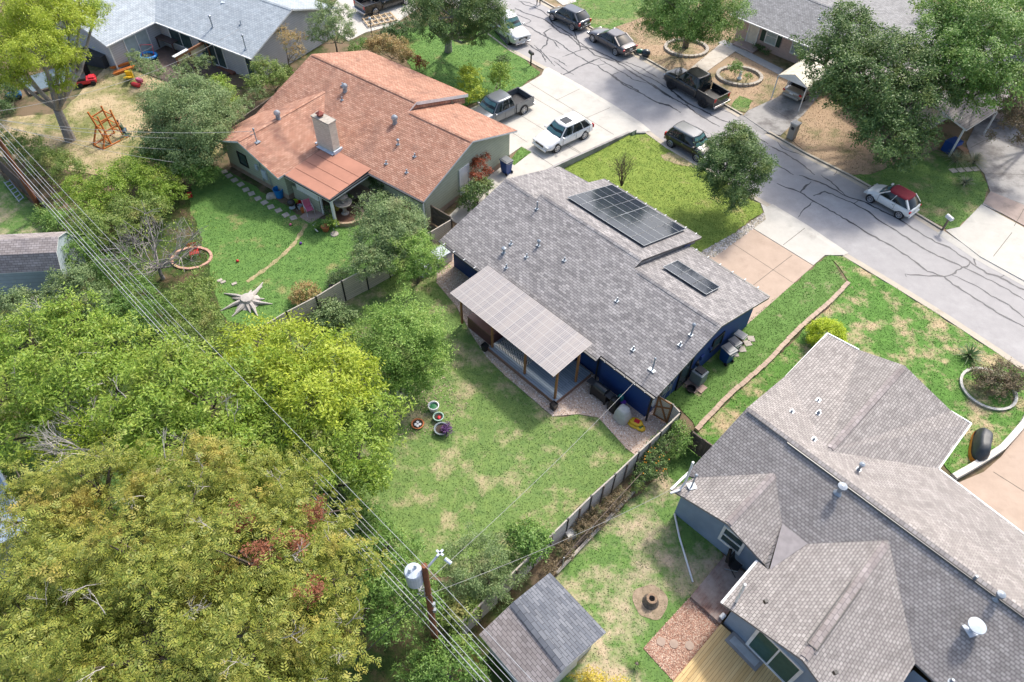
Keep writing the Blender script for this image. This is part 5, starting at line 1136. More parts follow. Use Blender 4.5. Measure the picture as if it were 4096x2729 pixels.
# stepping stones
def stones(group, pts, label, m=None, r=.22, rz=.6):
    proto = None
    for i, p in enumerate(pts):
        mb = MB(); mb.box((0, 0, .02), (r*2, r*2, .045)); 
        if proto is None: proto = mb.build('stepping_stone', m or M['stone'], bevel=.01); o = proto
        else: o = proto.copy(); col.objects.link(o)
        o.location = p; o.rotation_euler.z = rz+random.uniform(-.2, .2); tag(o, label(i), 'stepping stone', group)
od = ['first', 'second', 'third', 'fourth', 'fifth', 'sixth', 'seventh', 'eighth', 'ninth', 'tenth', 'eleventh', 'twelfth', 'thirteenth']
z1p = lambda x, y, z=0: D((880+x/2.613)/KS, (360+y/2.613)/KS, z)
stones('stepping stones across the bright lawn', [z1p(*p) for p in ((768, 1340), (688, 1310), (612, 1263), (533, 1225), (465, 1180), (397, 1137), (330, 1087), (272, 1045), (218, 990), (152, 945), (95, 900), (45, 860))], lambda i: f'{od[i]} tan stepping stone counted from the kettle grill along the sage wall')
stones('stepping stones beside the navy wall', [K(2, 2, 1930, 125), K(2, 2, 1995, 82), K(2, 2, 2060, 40), K(2, 1, 2110, 1510), K(2, 1, 2140, 1470)], lambda i: f'{od[i]} tan stepping stone counted from the air conditioner towards the bins', rz=.2)
for i, (x, y) in enumerate(((1335, 1205), (1450, 1225), (1590, 1240))): p = K(2, 3, x, y, .03); tagm(MB().lathe(p, [(.2, 0), (.2, .03), (.1, .035)], 16), 'round_stone', bpy.data.materials.get('sunk_stone') or mat('sunk_stone', (.36, .27, .21), .9), ('left round stepping stone sunk in the reddish chip bed', 'faint middle round stepping stone in the reddish chip bed', 'right round stepping stone in the reddish chip bed')[i], 'stepping stone', p, 'round stones in the chip bed')
# lawn pots
def pot(name, label, p, r, hh, m, fill, cat='pot'):
    t = thing(name, label, cat, p); MB().lathe(p, [(r*.75, 0), (r, hh*.8), (r*1.05, hh), (r*.85, hh), (r*.8, hh*.7)], 18).build('bowl', m, t, smooth=False)
    MB().lathe(p+Vector((0, 0, hh*.72)), [(r*.8, 0), (r*.3, .02)], 14).build('soil', fill, t); return t
M['glazed'] = mat('celadon_glaze', (.35, .5, .42), .25); M['soil'] = mat('potting_soil', (.05, .035, .025), .95)
pot('glazed_pot', 'pale green glazed pot, topmost of the pots on the back lawn', K(1, 2, 1595, 580), .3, .42, M['white'], M['green'])
pt = pot('glazed_pot', 'pale rimmed pot with a red flower on the back lawn', K(1, 2, 1637, 665), .29, .28, M['glazed'], M['soil']); MB().ball(K(1, 2, 1640, 650, .3), (.09, .12, .05)).build('flower', M['red'], pt)
pt = pot('clay_dish', 'orange clay dish of small white pots at the edge of the yellow tree', K(1, 2, 1450, 715), .34, .12, M['terracotta'], M['soil'])
for x, y in ((1432, 720), (1470, 718), (1450, 700), (1450, 732)): MB().lathe(K(1, 2, x, y, .1), [(.06, 0), (.08, .1), (.05, .1)], 10).build('small_pot', M['white'], pt)
PP = pot('planter_tub', 'large grey tub overflowing with purple foliage on the back lawn', K(1, 2, 1665, 775), .4, .3, M['acgrey'], M['soil'])
tagm(MB().lathe(K(1, 2, 1310, 455), [(.3, 0), (.33, .2), (.28, .2), (.27, .05)], 18), 'glazed_pot', M['ltgrey'], 'grey ring shaped pot half hidden below the round green tree', 'pot', K(1, 2, 1310, 455))

# ================================================================== ORANGE ROOF HOUSE YARD
zp = z1p; z5 = lambda x, y, z=0: D((1060+x/4.708)/KS, (640+y/4.708)/KS, z)
pv = slab('patio', [z5(650, 1075), z5(860, 1205), z5(1250, 940), z5(1750, 700), z5(1900, 860), z5(2300, 760), z5(1700, 300), z5(960, 840)], concrete('patio_paving', (.4, .3, .25), (.33, .25, .21), (.22, .16, .13), .5, 1.2), .016)
KG = thing('kettle_grill', 'black kettle barbecue on a tripod beside the patio chair', 'barbecue', z5(530, 960))
b0 = z5(530, 960); mb = MB(); mb.ball(b0+Vector((0, 0, .72)), (.29, .29, .24), 16, 8); mb.build('kettle', M['black'], KG, smooth=True)
for a in (0, 2.1, 4.2): MB().tube([b0+Vector((.3*math.cos(a), .3*math.sin(a), 0)), b0+Vector((.16*math.cos(a), .16*math.sin(a), .6))], .014).build('leg', M['galv'], KG)
MB().lathe(b0+Vector((0, 0, .28)), [(.2, 0), (.22, .03)], 14).build('ash_tray', M['steel'], KG)
c0 = z5(850, 1010); CH = thing('patio_chair', 'white metal patio chair with pink striped sling seat', 'chair', c0, .55)
MB().box((0, 0, .42), (.5, .48, .03)).build('seat', M['pink'], CH, world=False); MB().obox((0, .3, .72), (.25, 0, 0), (0, .02, 0), (0, .06, .28)).build('backrest', M['pink'], CH, world=False)
for x in (-.27, .27):
    MB().tube([(x, -.28, 0), (x, -.26, .62), (x, .25, .66)], .02).build('arm', M['white'], CH, world=False)
    MB().tube([(x, .2, 0), (x, .26, .42), (x, .38, 1.0)], .02).build('leg', M['white'], CH, world=False)
BB = z1p(625, 1115); t = thing('barrel', 'bright blue open plastic barrel at the sage wall corner', 'barrel', BB); MB().lathe(BB, [(.26, 0), (.33, .5), (.36, .7), (.33, .7), (.3, .3)], 20).build('tub', M['cyan'], t)
RK = z1p(540, 1120); cloth_blob('rock_pile', 'pile of pale rocks left of the blue barrel', 'rocks', RK, .35, .25, .3, M['stone'], .4, 9)
for i, (x, y, c, r, lb) in enumerate(((790, 1180, 'green', .24, 'lime green plastic tub beside the kettle barbecue'), (835, 1190, 'red', .2, 'red plastic toy crate behind the patio chair'), (800, 1215, 'dkgrey', .2, 'dark blue bowl beside the kettle barbecue'), (840, 1225, 'steel', .17, 'white enamel basin on the red crate'), (880, 1255, 'orangewood', .2, 'small wooden crate next to the patio chair'))):
    p = z1p(x, y+15); m = mat('lime_plastic', (.35, .5, .03), .5) if c == 'green' else M[c]
    mbb = MB().lathe(p, [(r*.8, 0), (r, .3), (r*.9, .3), (r*.8, .1)], 14) if i != 4 else MB().box(p+Vector((0, 0, .15)), (.4, .3, .3), .5)
    tagm(mbb, ('tub', 'toy_crate', 'bowl', 'basin', 'crate')[i], m, lb, ('tub', 'crate', 'bowl', 'basin', 'crate')[i], p)
# fountain in a round brick bed
fb = z5(1540, 1080); FB = thing('planting_bed', 'half round brick planting bed around the stone fountain', 'planting bed', fb)
mb = MB(); P = [fb+Vector((1.25*math.cos(a), 1.05*math.sin(a), 0)) for a in [2*math.pi*k/28 for k in range(29)]]
s_ = offs(P, .18)
for i in range(28): mb.prism([(p.x, p.y) for p in (P[i], P[i+1], s_[i+1], s_[i])], 0, .3)
mb.build('brick_edge', mat('bed_brick', (.42, .32, .22), .85, (.32, .22, .14), scale=6), FB); MB().prism([(p.x, p.y) for p in s_[:-1]], 0, .2).build('soil', mat('bed_soil', (.1, .05, .03), .95), FB)
fo_ = z5(1520, 1040)+Vector((0, 0, .2)); FT = thing('fountain', 'weathered two tier stone fountain under the porch edge', 'fountain', fo_)
MB().lathe(fo_, [(.28, 0), (.14, .1), (.13, .7), (.55, .85), (.6, .95), (.5, .95), (.1, .85)], 20).build('lower_basin', M['stone'], FT); MB().lathe(fo_+Vector((0, 0, .9)), [(.1, 0), (.1, .35), (.36, .48), (.4, .55), (.3, .55), (.06, .6), (.1, .75), (.02, .85)], 18).build('upper_basin', M['stone'], FT)
OP = z5(1150, 1330); t = thing('clay_pot', 'orange clay pot holding a bushy green plant on the lawn edge', 'plant pot', OP); MB().lathe(OP, [(.2, 0), (.28, .34), (.3, .38), (.24, .38)], 16).build('pot', M['terracotta'], t); ORPOT = (t, OP)
p = z5(1310, 1400); t = thing('parasol_base', 'round grey parasol base with a short stem on the lawn', 'parasol base', p); MB().lathe(p, [(.28, 0), (.27, .06), (.06, .1)], 18).build('disc', M['stone'], t); MB().tube([p, p+Vector((0, 0, .5))], .025).build('stem', M['galv'], t)
p = z5(980, 1310); tagm(MB().tube([p+Vector((-.15, .35, .25)), p+Vector((-.25, .1, .3)), p+Vector((-.1, -.2, .25)), p+Vector((.15, -.35, .1))], .05, 8), 'garden_statue', M['white'], 'white curved garden ornament beside the clay pot', 'ornament', p, smooth=True)
# tree stump roots
sp_ = D(571, 694); rr_ = random.Random(4); RT = thing('dead_tree_root', 'grey dead tree stump with splayed roots on the bright lawn', 'tree stump', sp_)
mb = MB(); mb.lathe(sp_, [(.75, 0), (.5, .15), (.38, .42), (.1, .45)], 14); mb.build('stump', M['deadwood'], RT)
for k in range(13):
    a = k*2*math.pi/13+rr_.uniform(-.2, .2); L = rr_.uniform(.9, 2.0); w = rr_.uniform(-.5, .5)
    MB().tube([sp_+Vector((.3*math.cos(a), .3*math.sin(a), .18)), sp_+Vector((L*.5*math.cos(a+w*.3), L*.5*math.sin(a+w*.3), .12)), sp_+Vector((L*math.cos(a+w*.6), L*math.sin(a+w*.6), .02))], [.16, .12, .03], 6).build('root', M['deadwood'], RT)
rp_ = K(0, 1, 1720, 750); mb = MB(); P = [rp_+Vector((1.35*math.cos(a), 1.1*math.sin(a), 0)) for a in [2*math.pi*k/24 for k in range(25)]]; s_ = offs(P, .17)
for i in range(24): mb.prism([(p.x, p.y) for p in (P[i], P[i+1], s_[i+1], s_[i])], 0, .1+.02*(i % 2))
tagm(mb, 'brick_ring', mat('pink_brick_ring', (.5, .3, .22), .85), 'ring of pinkish bricks round a bare patch near the sparse tree', 'brick ring', rp_)
RC = thing('garden_chair', 'red slatted metal garden chair inside the brick ring', 'chair', rp_+Vector((.2, .2, 0)), .4)
for k in range(6): MB().box((-.25+k*.1, 0, .42), (.05, .5, .03)).build('seat_slat', M['red'], RC, world=False)
for k in range(6): MB().box((-.25+k*.1, .27, .7), (.05, .03, .5)).build('back_slat', M['red'], RC, world=False)
for x in (-.28, .28):
    for y in (-.24, .26): MB().tube([(x, y, 0), (x, y, .42)], .018).build('leg', M['red'], RC, world=False)
for i, (x, y, c, w, lb) in enumerate(((1970, 945, 'stone', .3, 'pale broken paver left of the stump, left one'), (2000, 960, 'stone', .3, 'pale broken paver left of the stump, right one'), (2100, 975, 'stone', .28, 'pale paver just above the grey stump'))):
    tagm(MB().box(K(0, 1, x, y, .03), (.32, .2, .06), .6), 'paver', M[c], lb, 'paver', K(0, 1, x, y), 'loose pavers near the stump')
tagm(MB().box(K(0, 1, 1700, 180, .15), (.3, .3, .3), .4), 'crate', M['red'], 'small red crate under the green hedge at the lawn corner', 'crate', K(0, 1, 1700, 180))
for c, r, x, y, m, lb in ((0, 1, 2128, 770, 'red', 'tiny orange red ball on the bright lawn'), (1, 1, 400, 612, 'purple', 'tiny purple ball on the bright lawn near the patio'), (1, 1, 308, 445, 'pink', 'tiny pink ball on the lawn by the stepping stones')):
    tagm(MB().ball(K(c, r, x, y, .08), .1, 8, 6), 'ball', M[m], lb, 'ball', K(c, r, x, y), smooth=True)

# ================================================================== GREY HOUSE YARD
deckP = [K(2, 3, *p) for p in ((1870, 1040), (1450, 1560), (1300, 1740), (2500, 1900), (2600, 1640))]
d0, d1 = K(2, 3, 1870, 1045, .25), K(2, 3, 1450, 1555, .25); dd = (d0-d1).normalized(); nd = Vector((dd.y, -dd.x, 0)); d1 = d1-dd*2.5
mb = MB(); L = (d0-d1).length; q = [d1, d1+nd*7, d0+nd*7, d0]; mb.poly(q, 0, [(0, 0), (0, 7), (L, 7), (L, 0)]); 
for a, b in ((q[0], q[3]), (q[3], q[2])): mb.poly([a-Vector((0, 0, .24)), b-Vector((0, 0, .24)), b, a], 0, [(0, 0), (L, 0), (L, .14), (0, .14)])
tag(mb.build('deck', planks('new_pine_boards', (.56, .4, .18), (.47, .31, .12), (.2, .12, .05), .14, 6), origin=(d0+d1)/2), 'new yellow pine deck behind the glazed patio door', 'deck')
e = [K(2, 3, *p, .22) for p in ((1600, 800), (1865, 1040), (2160, 700), (1905, 430))]; mb = MB(); L1 = (e[1]-e[0]).length; L2 = (e[3]-e[0]).length
e[2] = e[1]+(e[3]-e[0]); mb.poly(e, 0, [(0, 0), (0, L1), (L2, L1), (L2, 0)])
for a, b in ((e[3], e[0]), (e[0], e[1])): mb.poly([a-Vector((0, 0, .22)), b-Vector((0, 0, .22)), b, a], 0, [(0, 0), (L2, 0), (L2, .13), (0, .13)])
tag(mb.build('deck', planks('old_red_boards', (.2, .11, .085), (.15, .08, .065), (.04, .025, .02), .13, 5, stain=(.3, .25, .22)), origin=e[0]), 'old weathered reddish deck between the two rear gables', 'deck')
sc = K(2, 3, 1980, 560, .22); SC = thing('folding_chair', 'black folding camp chair on the old reddish deck', 'chair', sc, .8)
MB().box((0, 0, .45), (.5, .45, .05)).build('seat', M['black'], SC, world=False); MB().obox((0, .3, .75), (.25, 0, 0), (0, .02, 0), (0, .08, .3)).build('backrest', M['black'], SC, world=False)
for x in (-.25, .25): MB().tube([(x, -.3, 0), (x, .3, .6)], .018).build('leg', M['black'], SC, world=False); MB().tube([(x, .3, 0), (x, -.25, .6)], .018).build('leg', M['galv'], SC, world=False)
MB().tube([(-.1, .4, .4), (.15, .55, 1.1)], .09, 8).build('rolled_cover', M['black'], SC, world=False)
mt_ = K(2, 3, 2080, 1290, .27); MT = thing('doormat', 'grey patterned doormat on the pine deck below the patio door', 'doormat', mt_, math.atan2(t2.y, t2.x))
MB().box((0, 0, .01), (1.7, .62, .02)).build('mat_border', mat('mat_border', (.25, .24, .23), .9), MT, world=False); MB().box((0, 0, .016), (1.4, .34, .02)).build('mat_centre', mat('mat_centre', (.38, .4, .4), .9), MT, world=False)
cloth_blob('covered_furniture', 'bright blue tarp draped over furniture on the pine deck', 'tarp', w2a+t2*4.9+out*.9+Vector((0, 0, .25)), .85, .5, .8, M['tarp'], .8, 2)
st = K(2, 3, 1240, 850); SM = thing('tree_stump', 'hollow cut tree stump in a bare patch of the tan yard', 'tree stump', st)
MB().lathe(st, [(.4, 0), (.3, .2), (.26, .42), (.23, .44), (.13, .42), (.1, .2)], 16).build('trunk', M['bark'], SM); MB().lathe(st+Vector((0, 0, .43)), [(.25, 0), (.25, .012), (.14, .012)], 16, caps=False).build('cut_face', mat('fresh_cut_wood', (.3, .2, .12), .8, (.14, .09, .06), scale=9), SM)
sheet('bare_soil', [st+Vector((.8*math.cos(a)*(1+.07*math.sin(3*a)), .8*math.sin(a)*(1+.06*math.cos(5*a)), 0)) for a in [2*math.pi*k/40 for k in range(40)]], .022, mat('bare_soil', (.34, .26, .18), .95, (.22, .17, .11), scale=4), .03)
tagm(MB().tube([K(2, 3, 1455, 60, .1), K(2, 3, 1500, 270, .06), K(2, 3, 1560, 470, .06), K(2, 3, 1620, 670, .06)], .05, 8), 'drain_pipe', M['white'], 'long white drain pipe lying across the lawn from the downspout', 'pipe', K(2, 3, 1540, 400), smooth=True)
tagm(MB().tube([K(2, 3, 1870, 995, .3), K(2, 3, 1905, 960, .35)], .11, 12), 'bucket', M['white'], 'white bucket lying at the corner of the two decks', 'bucket', K(2, 3, 1885, 980))
tagm(MB().box(K(2, 3, 525, 245, .25), (.5, .35, .5), .5), 'storage_box', M['ltgrey'], 'pale plastic box at the foot of the grey board fence', 'box', K(2, 3, 525, 245))
for i, (a, b) in enumerate((((1925, 1290), (2110, 1590)), ((1890, 1365), (2080, 1600)))):
    p, q = K(1, 3, *a, 1.6 if i == 0 else .6), K(1, 3, *b, .1); tagm(MB().beam(p, q, .16, .05), 'lumber_board', mat('yellow_lumber', (.5, .33, .1), .7) if i == 0 else bpy.data.materials['yellow_lumber'], ('upper yellow board leaning beside the bottom shed', 'lower yellow board on the ground beside the bottom shed')[i], 'board', q)
# covered bike at the right
cv = K(3, 2, 1880, 930); t = cloth_blob('covered_motorcycle', 'motorcycle under a black and orange cover beside the grey house', 'covered motorcycle', cv, 1.0, .38, 1.0, mat('black_cover', (.02, .025, .03), .5, (.06, .065, .07), scale=1.5), R(62), 4)
mb = MB(); rows = []
for z, w in ((0, 1.13), (.3, 1.1)): rows.append([cv+Vector((math.cos(R(62))*X-math.sin(R(62))*Y, math.sin(R(62))*X+math.cos(R(62))*Y, z)) for X, Y in [(1.0*w*math.copysign(abs(math.cos(a))**.6, math.cos(a)), .38*w*1.05*math.copysign(abs(math.sin(a))**.6, math.sin(a))) for a in [2*math.pi*q/18 for q in range(18)]]])
o = mb.grid(rows, 0, True).build('cover_hem', mat('orange_cover', (.6, .2, .02), .6), t)
tagm(MB().lathe(K(3, 2, 1965, 400), [(1.5, 0), (1.55, .16), (1.4, .16), (1.38, 0)], 28, caps=False), 'ring_edging', M['ltgrey'], 'pale ring edging round the brown bush near the right border', 'edging', K(3, 2, 1965, 400))
# sign, mailboxes
p = K(2, 0, 1080, 1245); t = thing('yard_sign', 'small dark green yard sign on wire legs at the lawn tip', 'sign', p, .7); MB().box((0, 0, .5), (.6, .02, .4)).build('sign_board', mat('sign_green', (.015, .06, .04), .5), t, world=False)
for k in range(3): MB().box((0, -.012, .6-k*.1), (.42-.08*k, .01, .035)).build('lettering', M['white'], t, world=False)
for x in (-.2, .2): MB().tube([(x, 0, 0), (x, 0, .35)], .008).build('leg', M['galv'], t, world=False)
p = K(2, 0, 168, 588); t = thing('mailbox', 'black mailbox on a dark post at the left kerb', 'mailbox', p, .5); MB().box((0, 0, .55), (.1, .1, 1.1)).build('post', M['black'], t, world=False)
mb = MB(); mb.grid([[(.14*math.cos(a), y, 1.2+.14*math.sin(a)) for a in [math.pi*k/8 for k in range(9)]]+[(-.14, y, 1.08), (.14, y, 1.08)] for y in (-.28, .28)], 0, True, True); mb.build('box', mat('grey_metal_box', (.07, .06, .055), .4), t, world=False)
p = K(3, 1, 1560, 495); t = thing('mailbox', 'white mailbox on a brown post at the right driveway corner', 'mailbox', p, .4); MB().box((0, 0, .5), (.1, .1, 1.0)).build('post', M['oldwood'], t, world=False)
mb = MB(); mb.grid([[(.13*math.cos(a), y, 1.14+.13*math.sin(a)) for a in [math.pi*k/8 for k in range(9)]]+[(-.13, y, 1.02), (.13, y, 1.02)] for y in (-.26, .26)], 0, True, True); mb.build('box', M['white'], t, world=False)
p = K(3, 0, 205, 1235); t = thing('mailbox_pillar', 'white stone mailbox pillar beside the far kerb', 'mailbox', p, -.85); MB().box((0, 0, .65), (.55, .5, 1.3)).build('pillar', M['limestone'], t, world=False); MB().box((0, 0, 1.34), (.65, .6, .1)).build('cap', M['ltgrey'], t, world=False); MB().box((0, -.27, .95), (.24, .05, .22)).build('letter_box', M['black'], t, world=False)
t = thing('trash_bag', 'dark trash bag behind the grey sedan on the grass', 'bag', K(2, 0, 1200, 480)); MB().ball(K(2, 0, 1200, 475, .3), (.42, .4, .34), 12, 8).build('sack', mat('dark_bag', (.02, .03, .04), .3), t, smooth=True)
t = thing('trash_bag', 'green trash bag left of the dark one behind the sedan', 'bag', K(2, 0, 1145, 460)); MB().ball(K(2, 0, 1145, 458, .15), (.42, .25, .2), 12, 8).build('sack', mat('green_bag', (.02, .14, .09), .3), t, smooth=True)
p = K(3, 0, 1700, 1310); t = thing('storage_bin', 'blue covered bin at the carport post of the limestone house', 'bin', K(3, 0, 1650, 1310)); MB().box(K(3, 0, 1650, 1305, .45), (1.1, .8, .9), .5).build('bin_body', M['blue'], t)
tagm(MB().box(K(3, 0, 1725, 1350, .35), (.5, .9, .5), .45), 'cardboard_box', mat('cardboard', (.32, .18, .1), .8), 'brown open box next to the blue covered bin', 'box', K(3, 0, 1725, 1350))
for k in range(4): p = K(3, 0, 1660+65*k, 1530-5*k, .02); tagm(MB().box(p, (.5, .5, .05), .3), 'paver', M['stone'], ('leftmost', 'second', 'third', 'rightmost')[k]+' grey paver below the tall grass clump', 'paver', p, 'pavers below the grass clump')

# ================================================================== NORTH-WEST YARD
z3 = lambda x, y, z=0: D((240+x/3.097)/KS, (y/3.097)/KS, z)
PF = thing('play_frame', 'unfinished orange stained wooden play frame on the dry lawn', 'play frame', K(0, 0, 960, 1280))
a2, b2, c2p, d2 = K(0, 0, 785, 1005, 2.3), K(0, 0, 870, 1045, 2.3), K(0, 0, 905, 950, 2.3), K(0, 0, 985, 985, 2.3)
a0, b0_, c0_, d0_ = K(0, 0, 935, 1240, .05), K(0, 0, 995, 1290, .05), K(0, 0, 1025, 1190, .05), K(0, 0, 1110, 1230, .05)
la, lb_ = K(0, 0, 840, 1298, .05), K(0, 0, 925, 1338, .05)
def bm(a, b, w=.1, hh=.1): MB().beam(a, b, w, hh).build('beam', M['orangewood'], PF)
for a, b in ((a2, a0), (b2, b0_), (c2p, c0_), (d2, d0_)): bm(a, b)
for t_ in (.18, .5, .8):
    bm(a2.lerp(a0, t_), b2.lerp(b0_, t_), .07, .07); bm(c2p.lerp(c0_, t_), d2.lerp(d0_, t_), .07, .07)
for t_ in (.2, .55): bm(a2.lerp(a0, t_), c2p.lerp(c0_, t_-.05), .07, .09); bm(b2.lerp(b0_, t_), d2.lerp(d0_, t_), .07, .09)
bm(a2.lerp(a0, .5), la); bm(b2.lerp(b0_, .55), lb_); bm(la, c0_, .08, .08); bm(lb_, d0_+Vector((.3, .1, 0)), .08, .08); bm(la, lb_, .08, .08); bm(a2.lerp(a0, .9), lb_.lerp(d0_, .4), .07, .07)
# things on the deck and lawn
p = z3(740, 770); t = thing('pedestal_fan', 'large black pedestal fan against the pale grey wall', 'fan', p); MB().tube([p, p+Vector((0, 0, 1.3))], .03).build('stand', M['black'], t)
mb = MB(); fc_ = p+Vector((0, 0, 1.6)); 
for r in (.15, .3, .42): mb.tube([fc_+Vector((r*math.cos(a)*.8, -r*math.cos(a)*.5, r*math.sin(a))) for a in [2*math.pi*k/16 for k in range(17)]], .012, 4)
for k in range(12): a = math.pi*k/6; mb.tube([fc_, fc_+Vector((.42*math.cos(a)*.8, -.42*math.cos(a)*.5, .42*math.sin(a)))], .02, 4)
mb.build('fan_cage', M['black'], t)
p = z3(460, 790); t = thing('outdoor_kitchen', 'charcoal outdoor kitchen cabinet beside the pale grey wall', 'cabinet', p, N.a+.2); MB().box((0, 0, .5), (2.6, .9, 1.0)).build('cabinet', mat('charcoal_cabinet', (.05, .055, .065), .5), t, world=False); MB().box((0, 0, 1.03), (2.7, 1.0, .06)).build('counter', M['dkgrey'], t, world=False)
for i, (x, y, z) in enumerate(((760, 800, .35), (800, 850, .2), (790, 870, .2))):
    for k in range(3): tagm(MB().box(z3(x+8*k, y+6*k, z-.06*k), (1.9-.1*k, .16, .07), N.a+1.2+.05*i), 'lumber_board', M['orangewood'], f'{od[i*3+k]} orange stained board of the lumber pile beside the fan', 'board', z3(x, y, z), 'lumber pile by the fan')
p = z3(345, 1040); t = thing('toy_jeep', 'bright red plastic ride on toy at the edge of the dry lawn', 'toy car', p, .4)
MB().box((0, 0, .35), (1.6, .9, .35)).build('toy_body', M['red'], t, world=False, bevel=.1); MB().box((-.3, 0, .6), (.7, .8, .2)).build('toy_seat', M['black'], t, world=False); MB().box((.5, .0, .58), (.5, .6, .15)).build('toy_hood', M['red'], t, world=False, bevel=.05)
for x in (-.5, .5):
    for y in (-.45, .45): MB().tube([(x, y-.08, .2), (x, y+.08, .2)], .2, 12).build('wheel', M['rubber'], t, world=False)
p = z3(350, 920); tagm(MB().box(p+Vector((0, 0, .5)), (.35, .35, 1.0), .3), 'speaker_box', M['black'], 'tall black object behind the red ride on toy', 'box', p)
p = z3(868, 1010); t = thing('toy_slide', 'yellow plastic toddler slide beside the lumber pile', 'slide', p, .2); MB().obox((0, 0, .4), (.22, 0, 0), (0, .55, -.25), (0, .03, .04)).build('chute', M['yellow'], t, world=False); MB().box((0, .5, .35), (.5, .3, .7)).build('ladder', M['yellow'], t, world=False)
p = z3(965, 1050); t = thing('toy_trike', 'pink and red toy tricycle lying on the dry lawn', 'tricycle', p, -.4); MB().box((0, .3, .25), (.6, .3, .3)).build('toy_body', M['pink'], t, world=False, bevel=.05); MB().box((.15, -.3, .2), (.8, .35, .3)).build('toy_fender', M['red'], t, world=False, bevel=.1)
for x in (-.3, .35): MB().tube([(x, -.35, .14), (x, -.25, .14)], .16, 10).build('wheel', M['rubber'], t, world=False)
p = z3(1090, 690, .4); t = thing('inflatable_ring', 'bright blue round toy trampoline ring with red handle', 'trampoline', p-Vector((0, 0, .4)))
MB().tube([p+Vector((.7*math.cos(a), .55*math.sin(a), 0)) for a in [2*math.pi*k/24 for k in range(25)]], .13, 8).build('ring', M['cyan'], t, smooth=True); MB().lathe(p-Vector((0, 0, .03)), [(.6, 0), (.6, .02)], 20).build('bounce_mat', M['dkgrey'], t)
MB().tube([p+Vector((-.5, .1, 0)), p+Vector((-.5, .3, .8)), p+Vector((.5, .4, .8)), p+Vector((.5, .1, 0))], .025).build('handle', M['red'], t)
for a in (.6, 2.2, 3.8, 5.4): MB().tube([p+Vector((.6*math.cos(a), .5*math.sin(a), -.4)), p+Vector((.6*math.cos(a), .5*math.sin(a), 0))], .02).build('leg', M['galv'], t)
p = z3(1010, 590, .12); t = thing('lounge_swing', 'dark blue canopied lounge seat on the brown deck', 'lounge seat', p, N.a+.5); MB().box((0, 0, .45), (1.8, .8, .15)).build('seat', M['ltgrey'], t, world=False); MB().obox((0, .1, 1.5), (1.0, 0, 0), (0, .6, .15), (0, 0, .04)).build('canopy', M['blue'], t, world=False)
for x in (-.9, .9): MB().tube([(x, -.4, 0), (x, .1, 1.5)], .03).build('leg', M['black'], t, world=False); MB().tube([(x, .5, 0), (x, .1, 1.5)], .03).build('leg', M['black'], t, world=False)
p = z3(1380, 600, .12); t = thing('bar_table', 'dark brown outdoor bar counter against the glass doors', 'table', p, N.a); MB().box((0, 0, .95), (2.2, 1.1, .08)).build('table_top', mat('dark_table', (.09, .065, .06), .6), t, world=False)
for x in (-1, 1):
    for y in (-.45, .45): MB().box((x, y, .45), (.1, .1, .9)).build('leg', bpy.data.materials['dark_table'], t, world=False)
MB().box((0, .3, .45), (2.0, .1, .9)).build('front_panel', bpy.data.materials['dark_table'], t, world=False)
p = z3(1215, 560, .12); t = thing('folding_chair', 'yellow plastic chair beside the dark bar counter', 'chair', p, N.a+1); MB().box((0, 0, .42), (.45, .45, .05)).build('seat', M['yellow'], t, world=False); MB().obox((0, .24, .75), (.22, 0, 0), (0, .02, 0), (0, .05, .3)).build('backrest', M['yellow'], t, world=False)
for x in (-.2, .2):
    for y in (-.2, .2): MB().tube([(x, y, 0), (x, y, .42)], .02).build('leg', M['yellow'], t, world=False)
# pergola with pale panels
pa, pb_ = z3(1430, 720, 2.2), z3(1905, 455, 2.2); t = thing('pergola_screen', 'brown post frame with pale yellow panels covered in dry vines', 'pergola', pa.lerp(pb_, .5)-Vector((0, 0, 2.2)))
MB().beam(pa, pb_, .14, .2).build('top_beam', mat('brown_beam', (.2, .09, .04), .7), t)
for k, (f0, f1) in enumerate(((.0, .3), (.33, .72), (.8, 1.0))): MB().obox(pa.lerp(pb_, (f0+f1)/2)-Vector((0, 0, .4)), (pb_-pa)*(f1-f0)/2*.95, Vector((.02, .03, 0)), Vector((0, 0, .28))).build('panel', mat('pale_panel', (.5, .42, .26), .7) if k == 0 else bpy.data.materials['pale_panel'], t)
for f_ in (.02, .35, .78, .99): q = pa.lerp(pb_, f_); MB().box((q.x, q.y, 1.1), (.12, .12, 2.2), .6).build('post', bpy.data.materials['brown_beam'], t)
MB().beam(pa+Vector((-.1, -.1, .14)), pa.lerp(pb_, .35)+Vector((-.1, -.1, .14)), .3, .05).build('light_bar', M['white'], t)
p = z3(2140, 810); t = thing('bucket', 'white bucket on the red brick step of the pale grey house', 'bucket', p); MB().lathe(p, [(.15, .15), (.19, .5), (.16, .5)], 12).build('pail', M['white'], t)
tagm(MB().box(z3(2100, 850, .08), (1.9, 1.1, .18), N.a), 'brick_step', mat('red_brick_step', (.2, .08, .05), .8), 'low red brick step below the pale grey house door', 'step', z3(2100, 850))
p = K(0, 0, 140, 880); t = thing('ride_on_toy', 'blue plastic ride on toy under the tall left tree', 'toy', p, .5); MB().box((0, 0, .3), (1.1, .6, .3)).build('toy_body', M['cyan'], t, world=False, bevel=.08); MB().box((.2, 0, .7), (.5, .5, .5)).build('toy_cab', M['cyan'], t, world=False, bevel=.08)
for x in (-.35, .35):
    for y in (-.3, .3): MB().tube([(x, y-.06, .17), (x, y+.06, .17)], .17, 10).build('wheel', M['rubber'], t, world=False)
